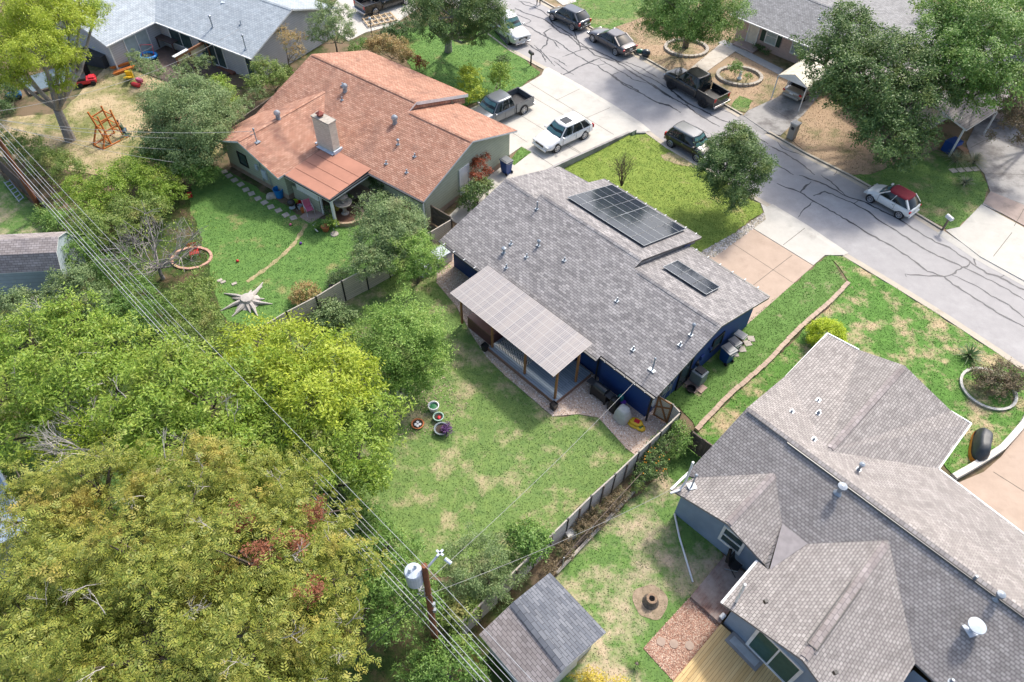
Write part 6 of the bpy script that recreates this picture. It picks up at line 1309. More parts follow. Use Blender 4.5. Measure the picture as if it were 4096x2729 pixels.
p = D(118, 185); t = thing('trampoline', 'grey mat of a sunken trampoline beside the tall left tree', 'trampoline', p); MB().box(p+Vector((0, 0, .1)), (4.2, 3.0, .2), .7).build('frame', M['oldwood'], t); MB().box(p+Vector((0, 0, .21)), (3.9, 2.7, .03), .7).build('jump_mat', mat('grey_mat', (.12, .17, .2), .6), t)
# ladder near left pole
LD = thing('ladder', 'aluminium folding ladder lying in the grass at the left border', 'ladder', K(0, 1, 120, 150)); al, ar, bl, br_ = K(0, 1, 35, 65, .3), K(0, 1, 85, 45, .3), K(0, 1, 175, 245, .3), K(0, 1, 215, 210, .3)
for a, b in ((al, bl), (ar, br_)): MB().beam(a, b, .05, .08).build('rail', M['galv'], LD)
for k in range(6): MB().beam(al.lerp(bl, .05+k*.18), ar.lerp(br_, .05+k*.18), .08, .03).build('rung', M['galv'], LD)
# raised wooden pallet by the far pickup
p = K(1, 0, 1110, 190); t = thing('timber_frame', 'pale slatted timber frame on the ground behind the parked black pickup', 'timber frame', p, .5)
for k in range(3): MB().box((0, -.8+.8*k, .15), (3.0, .12, .1)).build('long_board', mat('pale_timber', (.48, .36, .22), .8) if k == 0 else bpy.data.materials['pale_timber'], t, world=False)
for k in range(6): MB().box((-1.4+.56*k, 0, .21), (.12, 1.8, .08)).build('cross_board', bpy.data.materials['pale_timber'], t, world=False)
p = K(1, 0, 1040, 330); t = thing('garden_lamp', 'slim metal lamp post beside the orange leafed hedge', 'lamp post', p); MB().tube([p, p+Vector((0, 0, 1.5))], .04).build('post', M['oldwood'], t); MB().lathe(p+Vector((0, 0, 1.5)), [(.08, 0), (.13, .25), (.02, .35)], 8).build('lantern', M['steel'], t)
# stone ring beds across the street
for (c, r, x, y, rad, lb) in ((2, 0, 2035, 690, 1.9, 'round cobble edged bed with a small statue in the pink house garden'), (2, 0, 1560, 440, 1.9, 'cobble ring at the foot of the large oak across the street')):
    p = K(c, r, x, y); mb = MB()
    for k in range(26): a = 2*math.pi*k/26; mb.box(p+Vector((rad*math.cos(a), rad*.8*math.sin(a), .1)), (.4, .28, .22), a+1.57)
    tagm(mb, 'cobble_ring', M['stone'], lb, 'edging', p)
p = K(2, 0, 2035, 710); t = thing('garden_statue', 'small white statue in the round cobble bed', 'statue', p); MB().lathe(p, [(.2, 0), (.22, .1), (.1, .25), (.14, .5), (.09, .62), (.1, .72), (.02, .8)], 12).build('figure', M['white'], t)

# ================================================================== VEHICLES
def paint(name, c, metal=.5, rough=.28): return mat(name, c, rough, tuple(x*.96 for x in c), metal=metal, coat=.8)
PAINT = {'slate': paint('slate_metallic_paint', (.045, .055, .07)), 'gunmetal': paint('gunmetal_paint', (.09, .085, .09)), 'black': paint('gloss_black_paint', (.015, .016, .018), .2),
         'white': paint('pearl_white_paint', (.72, .72, .7), 0), 'silver': paint('pale_silver_paint', (.55, .56, .55), .3), 'grey': paint('grey_metallic_paint', (.16, .175, .19)), 'ivory': paint('ivory_paint', (.62, .64, .62), 0), 'gold': paint('champagne_paint', (.34, .32, .28), .3)}
def sm(a, b, t): t = max(0, min(1, (t-a)/(b-a))); return t*t*(3-2*t)
def vehicle(name, label, cat, fw, rw, pn, L, W, wb, hb, hr, r, xg, kind='car', roofm=None, rimm=None, flip=False, sunroof=False):
    """fw, rw: ground contact of the two wheels on the camera side; xg: greenhouse (windscreen foot, roof front, roof rear, rear glass foot) from the car's middle"""
    fw = Vector(fw); rw = Vector(rw); hd = (fw-rw); ang = math.atan2(hd.y, hd.x); s = Vector((-math.sin(ang), math.cos(ang), 0)); s = s if s.y > 0 else -s
    c = (fw+rw)/2+s*(W/2-.1); T = thing(name, label, cat, Vector((c.x, c.y, fw.z)), ang); P = PAINT[pn]
    x0, x1 = -L/2, L/2; bed = kind == 'pickup'; xb = xg[3]-.05 if bed else x0
    def hull(xs):
        rows = []
        for x in xs:
            tf = sm(x1-.75, x1, x); tr = sm(x0+.6, x0, x) if False else sm(-x0-.55, -x0, -x)
            hw = W/2*(1-.16*tf**2-.1*tr**2); zb = hb-(.26 if not bed else .1)*sm(xg[0]-.2, x1, x)-.1*sm(-xg[3], -x0, -x)*(0 if bed else 1)
            zb -= .14*tf**3; z0 = .26+.1*tf**3+.08*tr**3
            rows.append([(x, y*hw, z) for y, z in ((-.86, z0), (-1, z0+.14), (-1.01, .62), (-.97, zb-.12), (-.84, zb), (-.4, zb+.03), (.4, zb+.03), (.84, zb), (.97, zb-.12), (1.01, .62), (1, z0+.14), (.86, z0))])
        return rows
    mb = MB(); n = 22; xs = [xb+(x1-xb)*k/n for k in range(n+1)]; mb.grid(hull(xs), 0, True, True)
    mb.build('body', P, T, world=False, smooth=True, subsurf=1)
    if bed:
        h0 = W/2*.98; zt = hb-.02
        mb = MB()
        for y in (-1, 1): mb.box(((x0+xb)/2, y*(h0-.06), (zt+.42)/2), (xb-x0, .12, zt-.42))
        mb.box((x0+.05, 0, (zt+.42)/2), (.1, W-.24, zt-.42)); mb.build('bed', P, T, world=False, bevel=.02)
        MB().box(((x0+xb)/2, 0, .7), (xb-x0-.12, W-.28, .06)).build('bed_liner', M['black'], T, world=False)
        for y in (-1, 1): MB().box(((x0+xb)/2, y*(h0-.06), zt+.012), (xb-x0, .1, .02)).build('bed_rail', M['black'] if pn == 'black' or pn == 'grey' else M['chrome'], T, world=False)
        MB().box((x0-.1, 0, .5), (.2, W*.96, .2)).build('rear_bumper', M['chrome'], T, world=False, bevel=.03)
    # greenhouse
    zb = hb-.02; a, b, c_, d = xg; hwB, hwT = W/2*.92, W/2*.71
    def ring(z, xf, xr, hw, k=0): return [(xf, -hw*.86, z), (xf+.1*k, 0, z), (xf, hw*.86, z), (xf-.18, hw, z), ((xf+xr)/2, hw*1.02, z), (xr+.15, hw, z), (xr, hw*.86, z), (xr-.05*k, 0, z), (xr, -hw*.86, z), (xr+.15, -hw, z), ((xf+xr)/2, -hw*1.02, z), (xf-.18, -hw, z)]
    mb = MB(); mb.grid([ring(zb, a, d, hwB, 1), ring((zb+hr)/2, (a+b)/2+.05, (c_+d)/2-.03, (hwB+hwT)/2+.02, 1), ring(hr-.04, b, c_, hwT, 1)], 0, True)
    mb.build('window_glass', M['carglass'], T, world=False, smooth=True)
    mb = MB(); q = lambda z, f: ring(z, b+f, c_-f, hwT+f, 1)
    mb.grid([q(hr-.07, .02), q(hr-.02, .03), q(hr+.015, -.06)], 0, True); mb.poly([(p[0]*.92+(b+c_)/2*.08, p[1]*.8, hr+.035) for p in q(hr, 0)]); mb.grid([q(hr+.015, -.06), [(p[0]*.92+(b+c_)/2*.08, p[1]*.8, hr+.035) for p in q(hr, 0)]], 0, True)
    mb.build('roof', roofm or P, T, world=False, smooth=True)
    ws = MB(); A = ring(zb, a, d, hwB, 1); B = ring(hr-.04, b, c_, hwT, 1)
    pts = [Vector(A[0]), Vector(A[1]), Vector(A[2]), Vector(B[2]), Vector(B[1]), Vector(B[0])]; up = Vector((.03, 0, .025))
    ws.poly([p*1+up for p in (pts[0].lerp(pts[5], .06), pts[1].lerp(pts[4], .06), pts[1].lerp(pts[4], .94), pts[0].lerp(pts[5], .94))]); ws.poly([p+up for p in (pts[1].lerp(pts[4], .06), pts[2].lerp(pts[3], .06), pts[2].lerp(pts[3], .94), pts[1].lerp(pts[4], .94))])
    ws.build('windscreen', M['screen'], T, world=False)
    for y in (-1, 1):
        MB().beam((a-.05, y*hwB*.95, zb), (b-.05, y*hwT*.97, hr-.03), .07, .06).build('pillar', P, T, world=False); MB().beam((d+.1, y*hwB*.97, zb), (c_+.08, y*hwT, hr-.03), .12, .1).build('pillar', P, T, world=False)
        for f in ((.42,) if L < 4 else (.36, .72)):
            xm = a+(d-a)*f; xt = b+(c_-b)*f; MB().beam((xm, y*(hwB+.0), zb), (xt, y*(hwT+.01), hr-.04), .07, .05).build('pillar', P, T, world=False)
    if sunroof: MB().box(((b*.7+c_*.3), 0, hr+.04), (.75, .75, .012)).build('sunroof', M['carglass'], T, world=False)
    # wheels
    tk = W/2-.02
    for sx_ in (1, -1):
        for sy in (1, -1):
            cx_, cy_ = sx_*wb/2, sy*tk
            MB().tube([(cx_, cy_-sy*.3, r), (cx_, cy_+sy*.012, r)], r*1.17, 20).build('wheel_arch', M['black'], T, world=False)
            mb = MB(); mb.grid([[(cx_+rr*math.cos(t), cy_+sy*y, r+rr*math.sin(t)) for t in [2*math.pi*k/24 for k in range(24)]] for rr, y in ((r*.62, -.2), (r*.95, -.2), (r, -.15), (r, .0), (r*.95, .04), (r*.68, .045))], 0, True, False)
            w = mb.build('wheel', M['rubber'], T, world=False, smooth=True)
            mb = MB(); mb.lathe((0, 0, 0), [(.01, 0), (.01, 0)], 3) if False else None
            for k in range(7): t = 2*math.pi*k/7; mb.beam((cx_, cy_+sy*.035, r), (cx_+r*.66*math.cos(t), cy_+sy*.04, r+r*.66*math.sin(t)), .02, r*.16, up=(-math.sin(t), 0, math.cos(t)))
            mb.tube([(cx_+r*.66*math.cos(t), cy_+sy*.04, r+r*.66*math.sin(t)) for t in [2*math.pi*k/20 for k in range(21)]], .025, 5)
            mb.build('rim', rimm or M['rim'], w, world=False)
            MB().tube([(cx_, cy_-sy*.02, r), (cx_, cy_+sy*.005, r)], r*.66, 18).build('brake_disc', M['dkgrey'], w, world=False)
    # lights, grille, plates, mirrors, doors
    for y in (-1, 1):
        MB().box((x1-.17, y*W*.35, hb-.36-(.0 if bed else .06)), (.16, W*.2, .15)).build('headlight', M['lamp'], T, world=False, bevel=.03)
        MB().box((x0+.02 if bed else x0+.09, y*W*.415, hb-.2), (.1, W*.12, .3 if bed or kind == 'suv' else .15)).build('tail_light', M['tail'], T, world=False, bevel=.02)
        mb = MB(); mb.box((a-.12, y*(W/2+.08), zb+.06), (.14, .22, .15)); mb.build('mirror', P, T, world=False, bevel=.03)
        mb = MB()
        for f in ((0.02, .52) if L < 4 else (.02, .44, .86)): xd = a+(d-a)*f-.12; mb.box((xd, y*(W/2*1.008), .72), (.014, .012, .5))
        mb.build('door_seam', M['black'], T, world=False)
        for f in ((.46,) if L < 4 else (.38, .8)): MB().box((a+(d-a)*f-.12, y*(W/2*.985), hb-.18), (.16, .03, .03)).build('door_handle', M['chrome'], T, world=False)
    MB().box((x1-.07, 0, hb-.42), (.1, W*.46, .24 if bed else .16)).build('grille', M['grille'], T, world=False, bevel=.02)
    MB().box((x1-.02, 0, .42), (.14, W*.8, .16)).build('front_bumper', M['chrome'] if bed else P, T, world=False, bevel=.04)
    MB().box((x1+.05, 0, .43), (.02, .32, .13)).build('licence_plate', M['white'], T, world=False)
    MB().box((x0-.015 if not bed else x0-.21, 0, .72 if not bed else .55), (.02, .32, .14)).build('licence_plate', M['white'], T, world=False)
    if not bed:
        MB().box((x0+.03, 0, .42), (.12, W*.82, .2)).build('rear_bumper', P, T, world=False, bevel=.04)
    else: MB().box((x0-.006, 0, hb-.28), (.02, W*.7, .32)).build('tailgate', P, T, world=False)
    return T
KR = lambda c, r, x, y: K(c, r, x, y, -.078)
black_rim = M['black']
vehicle('parked_suv', 'dark slate compact suv parked at the far kerb, farthest up the street', 'suv', KR(2, 0, 362, 182), KR(2, 0, 545, 275), 'slate', 4.4, 1.8, 2.65, 1.0, 1.56, .35, (.95, .35, -1.35, -2.0), 'suv')
vehicle('parked_sedan', 'gunmetal grey sedan with red tail lamps parked at the far kerb', 'sedan', KR(2, 0, 722, 375), KR(2, 0, 930, 498), 'gunmetal', 5.05, 1.9, 3.05, .98, 1.46, .36, (.95, .15, -1.05, -1.95))
vehicle('parked_pickup', 'glossy black crew cab pickup with black wheels parked at the far kerb', 'pickup', KR(2, 0, 1415, 790), KR(2, 0, 1705, 960), 'black', 5.8, 2.05, 3.6, 1.22, 1.95, .42, (1.35, .75, -.75, -.98), 'pickup', rimm=black_rim)
vehicle('parked_hatchback', 'black boxy hatchback parked at the near kerb beside the street tree', 'car', KR(2, 0, 1650, 1445), KR(2, 0, 1420, 1315), 'black', 4.15, 1.8, 2.55, 1.02, 1.6, .34, (.95, .45, -1.55, -1.9), 'suv', roofm=paint('grey_roof_paint', (.16, .17, .18)))
vehicle('parked_hatchback', 'small white car with dark red fabric roof parked at the far kerb', 'car', KR(3, 1, 915, 245), KR(3, 1, 1155, 380), 'ivory', 3.6, 1.65, 2.3, .98, 1.48, .31, (.85, .25, -1.15, -1.65), 'car', roofm=mat('dark_red_canvas', (.2, .008, .02), .8))
vehicle('parked_suv', 'white suv with sunroof parked on the wide pale driveway', 'suv', K(2, 0, 405, 1360), K(2, 0, 630, 1252), 'white', 4.95, 1.95, 2.85, 1.06, 1.68, .37, (1.05, .4, -1.6, -2.2), 'suv', sunroof=True)
fwh = D(1168, 102, -.078); kd = (D(1168, 102)-D(1110, 56)).normalized(); vehicle('parked_pickup', 'pale silver pickup parked at the near kerb under the hanging tree', 'pickup', fwh, fwh-kd*3.6, 'silver', 5.8, 2.03, 3.6, 1.18, 1.88, .4, (1.35, .75, -.75, -.98), 'pickup')
rwh = D(1202, 262); hv = Vector((-math.cos(R(42)), -math.sin(R(42)), 0)); vehicle('parked_pickup', 'metallic grey crew cab pickup parked on the driveway beside the orange roof', 'pickup', rwh+hv*3.6, rwh, 'grey', 5.8, 2.03, 3.6, 1.18, 1.88, .4, (1.35, .75, -.75, -.98), 'pickup')
rwh = K(1, 0, 1070, 140); hv = Vector((math.cos(R(42)), math.sin(R(42)), 0)); vehicle('parked_pickup', 'black pickup at the top edge beside the slatted timber frame', 'pickup', rwh+hv*3.6, rwh, 'black', 5.8, 2.03, 3.6, 1.18, 1.9, .4, (1.35, .75, -.75, -.98), 'pickup')
vehicle('parked_sedan', 'champagne sedan with red tail lamps under the cream metal carport', 'sedan', C_(W_/2+.75, 4.6), C_(W_/2+.75, 1.8), 'gold', 4.9, 1.85, 2.8, .98, 1.45, .34, (.95, .2, -1.0, -1.8))

# ================================================================== PEOPLE
def skinmesh(name, verts, edges, mt, parent, sub=2):
    me = bpy.data.meshes.new(name); me.from_pydata([v[0] for v in verts], edges, []); me.materials.append(mt)
    o = bpy.data.objects.new(name, me); col.objects.link(o)
    if parent: o.parent = parent
    m = o.modifiers.new('skin', 'SKIN'); me.skin_vertices.new() if not me.skin_vertices else None
    for i, v in enumerate(verts):
        sv = me.skin_vertices[0].data[i]; r = v[1]; sv.radius = (r, r) if not hasattr(r, '__len__') else r; sv.use_root = (i == 0)
    s = o.modifiers.new('sub', 'SUBSURF'); s.levels = s.render_levels = sub
    for p in me.polygons: p.use_smooth = True
    m.use_smooth_shade = True
    return o
def person(label, loc, rz, J, shirt, trousers, hat=None):
    """J: joint name -> local point"""
    T = thing('person', label, 'person', loc, rz); V = Vector
    names = ['pelvis', 'waist', 'chest', 'neck', 'skull', 'crown', 'lsh', 'lel', 'lwr', 'lpalm', 'rsh', 'rel', 'rwr', 'rpalm', 'lhip', 'lkn', 'lank', 'ltoe', 'rhip', 'rkn', 'rank', 'rtoe']
    rad = dict(pelvis=.13, waist=.12, chest=.14, neck=.055, skull=.085, crown=.07, lsh=.06, lel=.045, lwr=.03, lpalm=.035, rsh=.06, rel=.045, rwr=.03, rpalm=.035, lhip=.09, lkn=.06, lank=.04, ltoe=.035, rhip=.09, rkn=.06, rank=.04, rtoe=.035)
    E = [('pelvis', 'waist'), ('waist', 'chest'), ('chest', 'neck'), ('neck', 'skull'), ('skull', 'crown'), ('chest', 'lsh'), ('lsh', 'lel'), ('lel', 'lwr'), ('lwr', 'lpalm'), ('chest', 'rsh'), ('rsh', 'rel'), ('rel', 'rwr'), ('rwr', 'rpalm'),
         ('pelvis', 'lhip'), ('lhip', 'lkn'), ('lkn', 'lank'), ('lank', 'ltoe'), ('pelvis', 'rhip'), ('rhip', 'rkn'), ('rkn', 'rank'), ('rank', 'rtoe')]
    vs = [(J[n], rad[n]) for n in names]; es = [(names.index(a), names.index(b)) for a, b in E]
    for side in 'lr':
        p = V(J[side+'palm']); w = V(J[side+'wr']); d = (p-w).normalized(); s = d.cross(V((0, 0, 1))); s = s.normalized() if s.length > .1 else V((1, 0, 0))
        for k, (off, ln) in enumerate(((-.032, .065), (-.011, .075), (.011, .07), (.032, .055), (.045, .045))):
            i = len(vs); st = p+s*off if k < 4 else w.lerp(p, .5)+s*.03; vs += [(tuple(st+d*ln*.55), .009), (tuple(st+d*ln+V((0, 0, -.015))), .008)]; es += [(names.index(side+'palm'), i), (i, i+1)]
    skinmesh('body', vs, es, M['skin'], T)
    sub = lambda ns, sc: ([(J[n], rad[n]*sc) for n in ns], [(ns.index(a), ns.index(b)) for a, b in E if a in ns and b in ns])
    v, e = sub(['chest', 'pelvis', 'waist', 'lsh', 'lel', 'rsh', 'rel'], 1.16); skinmesh('shirt', v, e, shirt, T)
    v, e = sub(['pelvis', 'lhip', 'lkn', 'lank', 'rhip', 'rkn', 'rank'], 1.2); skinmesh('trousers', v, e, trousers, T)
    for sd_ in 'lr': v, e = sub([sd_+'ank', sd_+'toe'], 1.45); skinmesh('shoe', v, e, M['black'], T, 1)
    sk = V(J['skull']); cwn = V(J['crown']); f = V(J.get('face', (0, 1, 0)))
    mb = MB(); mb.ball(cwn-f*.02+V((0, 0, .0)), (.1, .11, .085), 12, 8); mb.build('hair', M['hair'], T, world=False, smooth=True)
    for q in (-1, 1): s = f.cross(V((0, 0, 1))); MB().ball(sk+f*.088+s*.032*q+V((0, 0, .03)), .011, 8, 5).build('eye', M['black'], T, world=False)
    MB().ball(sk+f*.1, (.014, .014, .022), 8, 5).build('nose', M['skin'], T, world=False); MB().box(sk+f*.09-V((0, 0, .045)), (.045, .012, .01)).build('mouth', M['red'], T, world=False)
    return T
kl = K(0, 0, 1130, 1215)
person('man in a green shirt and blue jeans kneeling beside the orange play frame', kl, R(0), dict(pelvis=(0, 0, .48), waist=(-.06, 0, .64), chest=(-.12, .0, .86), neck=(-.16, 0, 1.06), skull=(-.19, 0, 1.16), crown=(-.2, 0, 1.27), face=(-1, 0, 0),
    lsh=(-.12, -.2, .98), lel=(-.36, -.2, .9), lwr=(-.6, -.14, .98), lpalm=(-.68, -.13, 1.0), rsh=(-.12, .2, .98), rel=(-.34, .2, .88), rwr=(-.58, .12, .9), rpalm=(-.66, .11, .92),
    lhip=(0, -.1, .46), lkn=(-.2, -.12, .09), lank=(.24, -.12, .07), ltoe=(.36, -.12, .05), rhip=(0, .1, .46), rkn=(-.14, .16, .09), rank=(.3, .15, .07), rtoe=(.42, .15, .05)), M['olive'], M['jeans'])
ps = KR(2, 0, 236, 42)
person('person in dark trousers standing in the street, cut off by the top edge', ps, R(0), dict(pelvis=(0, 0, .95), waist=(0, 0, 1.1), chest=(0, 0, 1.32), neck=(0, 0, 1.5), skull=(0, -.02, 1.6), crown=(0, -.01, 1.7), face=(0, -1, 0),
    lsh=(-.2, 0, 1.43), lel=(-.25, 0, 1.15), lwr=(-.26, -.05, .9), lpalm=(-.26, -.06, .82), rsh=(.2, 0, 1.43), rel=(.25, 0, 1.15), rwr=(.26, -.05, .9), rpalm=(.26, -.06, .82),
    lhip=(-.1, 0, .92), lkn=(-.14, -.02, .5), lank=(-.15, 0, .08), ltoe=(-.16, -.14, .04), rhip=(.1, 0, .92), rkn=(.14, -.02, .5), rank=(.15, 0, .08), rtoe=(.16, -.14, .04)), M['olive'], M['dkgrey'])

# ================================================================== POLES AND WIRES
def sag(a, b, s, n=24): return [a.lerp(b, k/n)-Vector((0, 0, 4*s*(k/n)*(1-k/n))) for k in range(n+1)]
PB = D(1003, 1491, 0); PBt = Vector((PB.x+.1, PB.y+.1, 8.6))
UP = thing('utility_pole', 'brown wooden utility pole carrying a white transformer', 'utility pole', PB)
MB().tube([PB, PB.lerp(PBt, .5), PBt], [.16, .14, .11], 12).build('pole', M['pole'], UP)
tc = PBt+Vector((-.42, -.05, -1.3)); mb = MB(); mb.lathe(tc, [(.27, 0), (.31, .05), (.31, .85), (.33, .87), (.3, .95), (.05, 1.0)], 22); tr = mb.build('transformer', M['steel'], UP, smooth=False)
for dx, dy in ((0.08, .1), (-.1, -.05)): MB().lathe(tc+Vector((dx, dy, .95)), [(.05, 0), (.07, .05), (.04, .12), (.06, .16), (.03, .24)], 10).build('bushing', M['steel'], tr)
mb = MB(); mb.tube([PBt-Vector((0, 0, .4)), PBt+Vector((.5, .4, .1))], .045, 8); mb.box(PBt+Vector((.52, .42, .12)), (.32, .08, .05), .9); mb.box(PBt+Vector((.52, .42, .12)), (.32, .08, .05), -.6); mb.build('bracket_arm', M['steel'], UP)
mb = MB(); q = PBt+Vector((.7, .25, .05)); mb.tube([q, q+Vector((.22, -.12, -.12))], .07, 10); mb.build('cutout_fuse', M['steel'], UP)
mb = MB(); rd = random.Random(3); q = PBt+Vector((-.1, 0, -2.3))
for k in range(9): mb.tube([q+Vector((rd.uniform(-.35, .1), rd.uniform(-.2, .2), rd.uniform(-.3, .5))) for _ in range(4)], .014, 5)
mb.build('jumper_wires', M['wire'], UP)
for z in (4.6, 5.2): MB().box(PB.lerp(PBt, z/8.6)+Vector((.16, -.05, 0)), (.12, .12, .25)).build('bracket', M['galv'], UP)
LP = K(0, 1, 395, 360, 0); LPt = LP+Vector((.1, -.1, 9.5))
U2 = thing('utility_pole', 'reddish brown utility pole at the left border beside the ladder', 'utility pole', LP); MB().tube([LP, LP.lerp(LPt, .5), LPt], [.17, .15, .12], 12).build('pole', M['pole'], U2)
wd = PB-LP; wd.z = 0; wdn = wd.normalized(); wperp = Vector((-wdn.y, wdn.x, 0))
far_end = lambda off, z, k=30: PB+wdn*k+wperp*off+Vector((0, 0, z))
lines = [(0.15, 9.0, 8.6, .5, .013, 'topmost thin primary wire of the line crossing the yards'), (.25, 7.0, 6.35, .7, .014, 'upper rear service wire passing behind the transformer'), (.12, 6.9, 6.25, .75, .014, 'upper middle service wire passing behind the transformer'), (-.05, 6.75, 6.1, .8, .014, 'upper front service wire beside the transformer'),
         (-.25, 6.3, 5.5, .75, .018, 'thick middle communication cable of the bundle'), (-.38, 6.1, 5.3, .85, .026, 'thickest pale communication cable of the bundle'), (-.5, 6.0, 5.0, .9, .012, 'lowest thin cable of the bundle')]
for off, zl, zc_, sg, r, lb in lines:
    a = LP+wperp*off+Vector((0, 0, zl)); b = PB+wperp*off+Vector((0, 0, zc_)); a0 = a-wdn*25+Vector((0, 0, .5)); c = far_end(off, zc_+.3)
    tagm(MB().tube([a0]+sag(a, b, sg)+sag(b, c, .6)[1:], r*.68, 5), 'overhead_wire', M['wire'], lb, 'wire', b, 'overhead wires between the poles')
def drop(a, b, s, r, lb, m='wire'): tagm(MB().tube(sag(a, b, s), r*.75, 5), 'service_wire', M['drop'] if m == 'wire' else M[m], lb, 'wire', b, 'service drop wires')
drop(PB+Vector((.1, .1, 7.2)), BLUE_MAST, .5, .011, 'pale twisted wire from the central pole to the blue house roof mast')
drop(PB+Vector((.15, 0, 6.3)), GREY_MAST, .55, .011, 'pale twisted wire from the central pole to the grey house roof mast')
drop(PB+Vector((-.1, 0, 6.2)), D(788, 1540, 2.0), .3, .02, 'lower black wire running from the central pole to the bottom left', 'dkwire')
drop(PB+Vector((-.1, 0, 6.4)), D(855, 1447, 5.0), .1, .018, 'upper black wire running from the central pole to the left', 'dkwire')
drop(LP+Vector((0, 0, 7.6)), ORANGE_MAST, .5, .018, 'pale wire from the left pole to the orange house roof mast')
lt = LP+Vector((0, 0, 7.9))
for i, (q, s) in enumerate(((z3(2220, 360, 4.2), 1.0), (D(540, 315, 3.0), .6), (D(400, 373, 3.4), .3), (D(480, 345, 2.6), .5))): drop(lt-Vector((0, 0, .25*i)), q, s, .015, ('long pale wire from the left pole to the pale grey house roof', 'thin wire from the left pole passing the play frame', 'lowest thin wire from the left pole over the hedge', 'thin dipping wire from the left pole towards the orange roof')[i])

# ================================================================== TREES AND SHRUBS
LEAF = {
 'yellow': leaf_mat('yellow_green_leaves', (.27, .37, .025), (.46, .52, .06), (.19, .31, .03), .4, .6),
 'bright': leaf_mat('bright_green_leaves', (.15, .27, .03), (.34, .45, .07), (.38, .42, .08), .35, .7),
 'olive': leaf_mat('olive_pecan_leaves', (.15, .21, .035), (.36, .37, .07), (.46, .34, .08), .35, .45),
 'mid': leaf_mat('mid_green_leaves', (.1, .21, .04), (.24, .38, .09), (.3, .38, .1), .35, .8),
 'grey': leaf_mat('greyish_green_leaves', (.13, .21, .075), (.29, .38, .16), (.34, .34, .16), .3, .9),
 'dark': leaf_mat('dark_oak_leaves', (.055, .12, .035), (.18, .27, .08), (.27, .32, .08), .3, .6),
 'deep': leaf_mat('deep_green_leaves', (0.0585, 0.117, 0.039), (0.13, 0.208, 0.065), None),
 'mix': leaf_mat('hedge_leaves', (.13, .22, .045), (.3, .38, .1), (.36, .33, .12), .3, .7),
 'russet': leaf_mat('russet_leaves', (0.325, 0.26, 0.104), (0.52, 0.351, 0.156), (0.195, 0.234, 0.078), .5, 1.5),
 'red': leaf_mat('red_autumn_leaves', (.22, .045, .02), (.36, .1, .04), None),
 'purple': leaf_mat('purple_foliage', (0.078, 0.026, 0.13), (0.208, 0.091, 0.26), None),
 'lime': leaf_mat('clipped_lime_leaves', (0.338, 0.468, 0.026), (0.546, 0.624, 0.039), None),
 'brown': leaf_mat('brown_twiggy_leaves', (0.156, 0.13, 0.078), (0.26, 0.195, 0.117), (0.13, 0.182, 0.065), .5, 1.5),
 'gold': leaf_mat('golden_leaves', (0.52, 0.416, 0.052), (0.65, 0.546, 0.104), None),
 'straw': leaf_mat('straw_grass_leaves', (0.156, 0.221, 0.13), (0.39, 0.364, 0.221), None),
 'fresh': leaf_mat('fresh_green_leaves', (.13, .26, .045), (.32, .47, .1), (.38, .46, .13), .35, .8),
}
def leaves_np(cp_, cr_, co, nl, L, W, spray, droop, updir):
    """cp_: clump centres (n,3); cr_: radius; co: outward dirs"""
    n = len(cp_); N = n*nl; idx = np.repeat(np.arange(n), nl)
    g = rng.normal(0, .5, (N, 3)); g[:, 2] *= .7
    p = cp_[idx]+g*cr_[idx, None]; out = co[idx]
    nrm = out*.5+np.array([0, 0, updir])+rng.normal(0, .55, (N, 3)); nrm /= np.linalg.norm(nrm, axis=1)[:, None]
    a = out*.4+rng.normal(0, .7, (N, 3)); a[:, 2] -= droop; a -= nrm*(a*nrm).sum(1)[:, None]; a /= np.linalg.norm(a, axis=1)[:, None]+1e-9
    s = np.cross(nrm, a); Ls = L*rng.uniform(.65, 1.35, N); Ws = W*rng.uniform(.7, 1.3, N)
    def quad(p, a, s, Ls, Ws):
        V = np.empty((len(p), 4, 3)); V[:, 0] = p; V[:, 1] = p+a*(Ls*.45)[:, None]+s*Ws[:, None]*.5; V[:, 2] = p+a*Ls[:, None]; V[:, 3] = p+a*(Ls*.45)[:, None]-s*Ws[:, None]*.5; return V
    if not spray: return quad(p, a, s, Ls, Ws)
    res = []
    for k in range(6):
        side = 1 if k % 2 else -1; st = (k//2+.5)*.55; d = a*.55+s*side*.8; d /= np.linalg.norm(d, axis=1)[:, None]; d[:, 2] -= .12
        res.append(quad(p+a*(Ls*st)[:, None], d, np.cross(nrm, d), Ls*(1-.12*(k//2)), Ws))
    return np.concatenate(res)
def limbs(mb, base, targets, r0, subs, rd, zsplit=.35):
    base = Vector(base); cen = sum(targets, Vector((0, 0, 0)))/len(targets)
    sp_ = base.lerp(Vector((cen.x*.3+base.x*.7, cen.y*.3+base.y*.7, cen.z)), zsplit); mb.tube([base-Vector((0, 0, .1)), base.lerp(sp_, .5)+Vector((rd.uniform(-.1, .1), rd.uniform(-.1, .1), 0)), sp_], [r0*1.25, r0, r0*.85], 10)
    for t in targets:
        m_ = sp_.lerp(t, .5)+Vector((0, 0, -.1*(t-sp_).length)); mb.tube([sp_, m_, t], [r0*.6, r0*.4, r0*.2], 7)
    for t, q in subs: mb.tube([t, t.lerp(q, .5)+Vector((0, 0, .1)), q], [r0*.22, r0*.13, .012], 5)
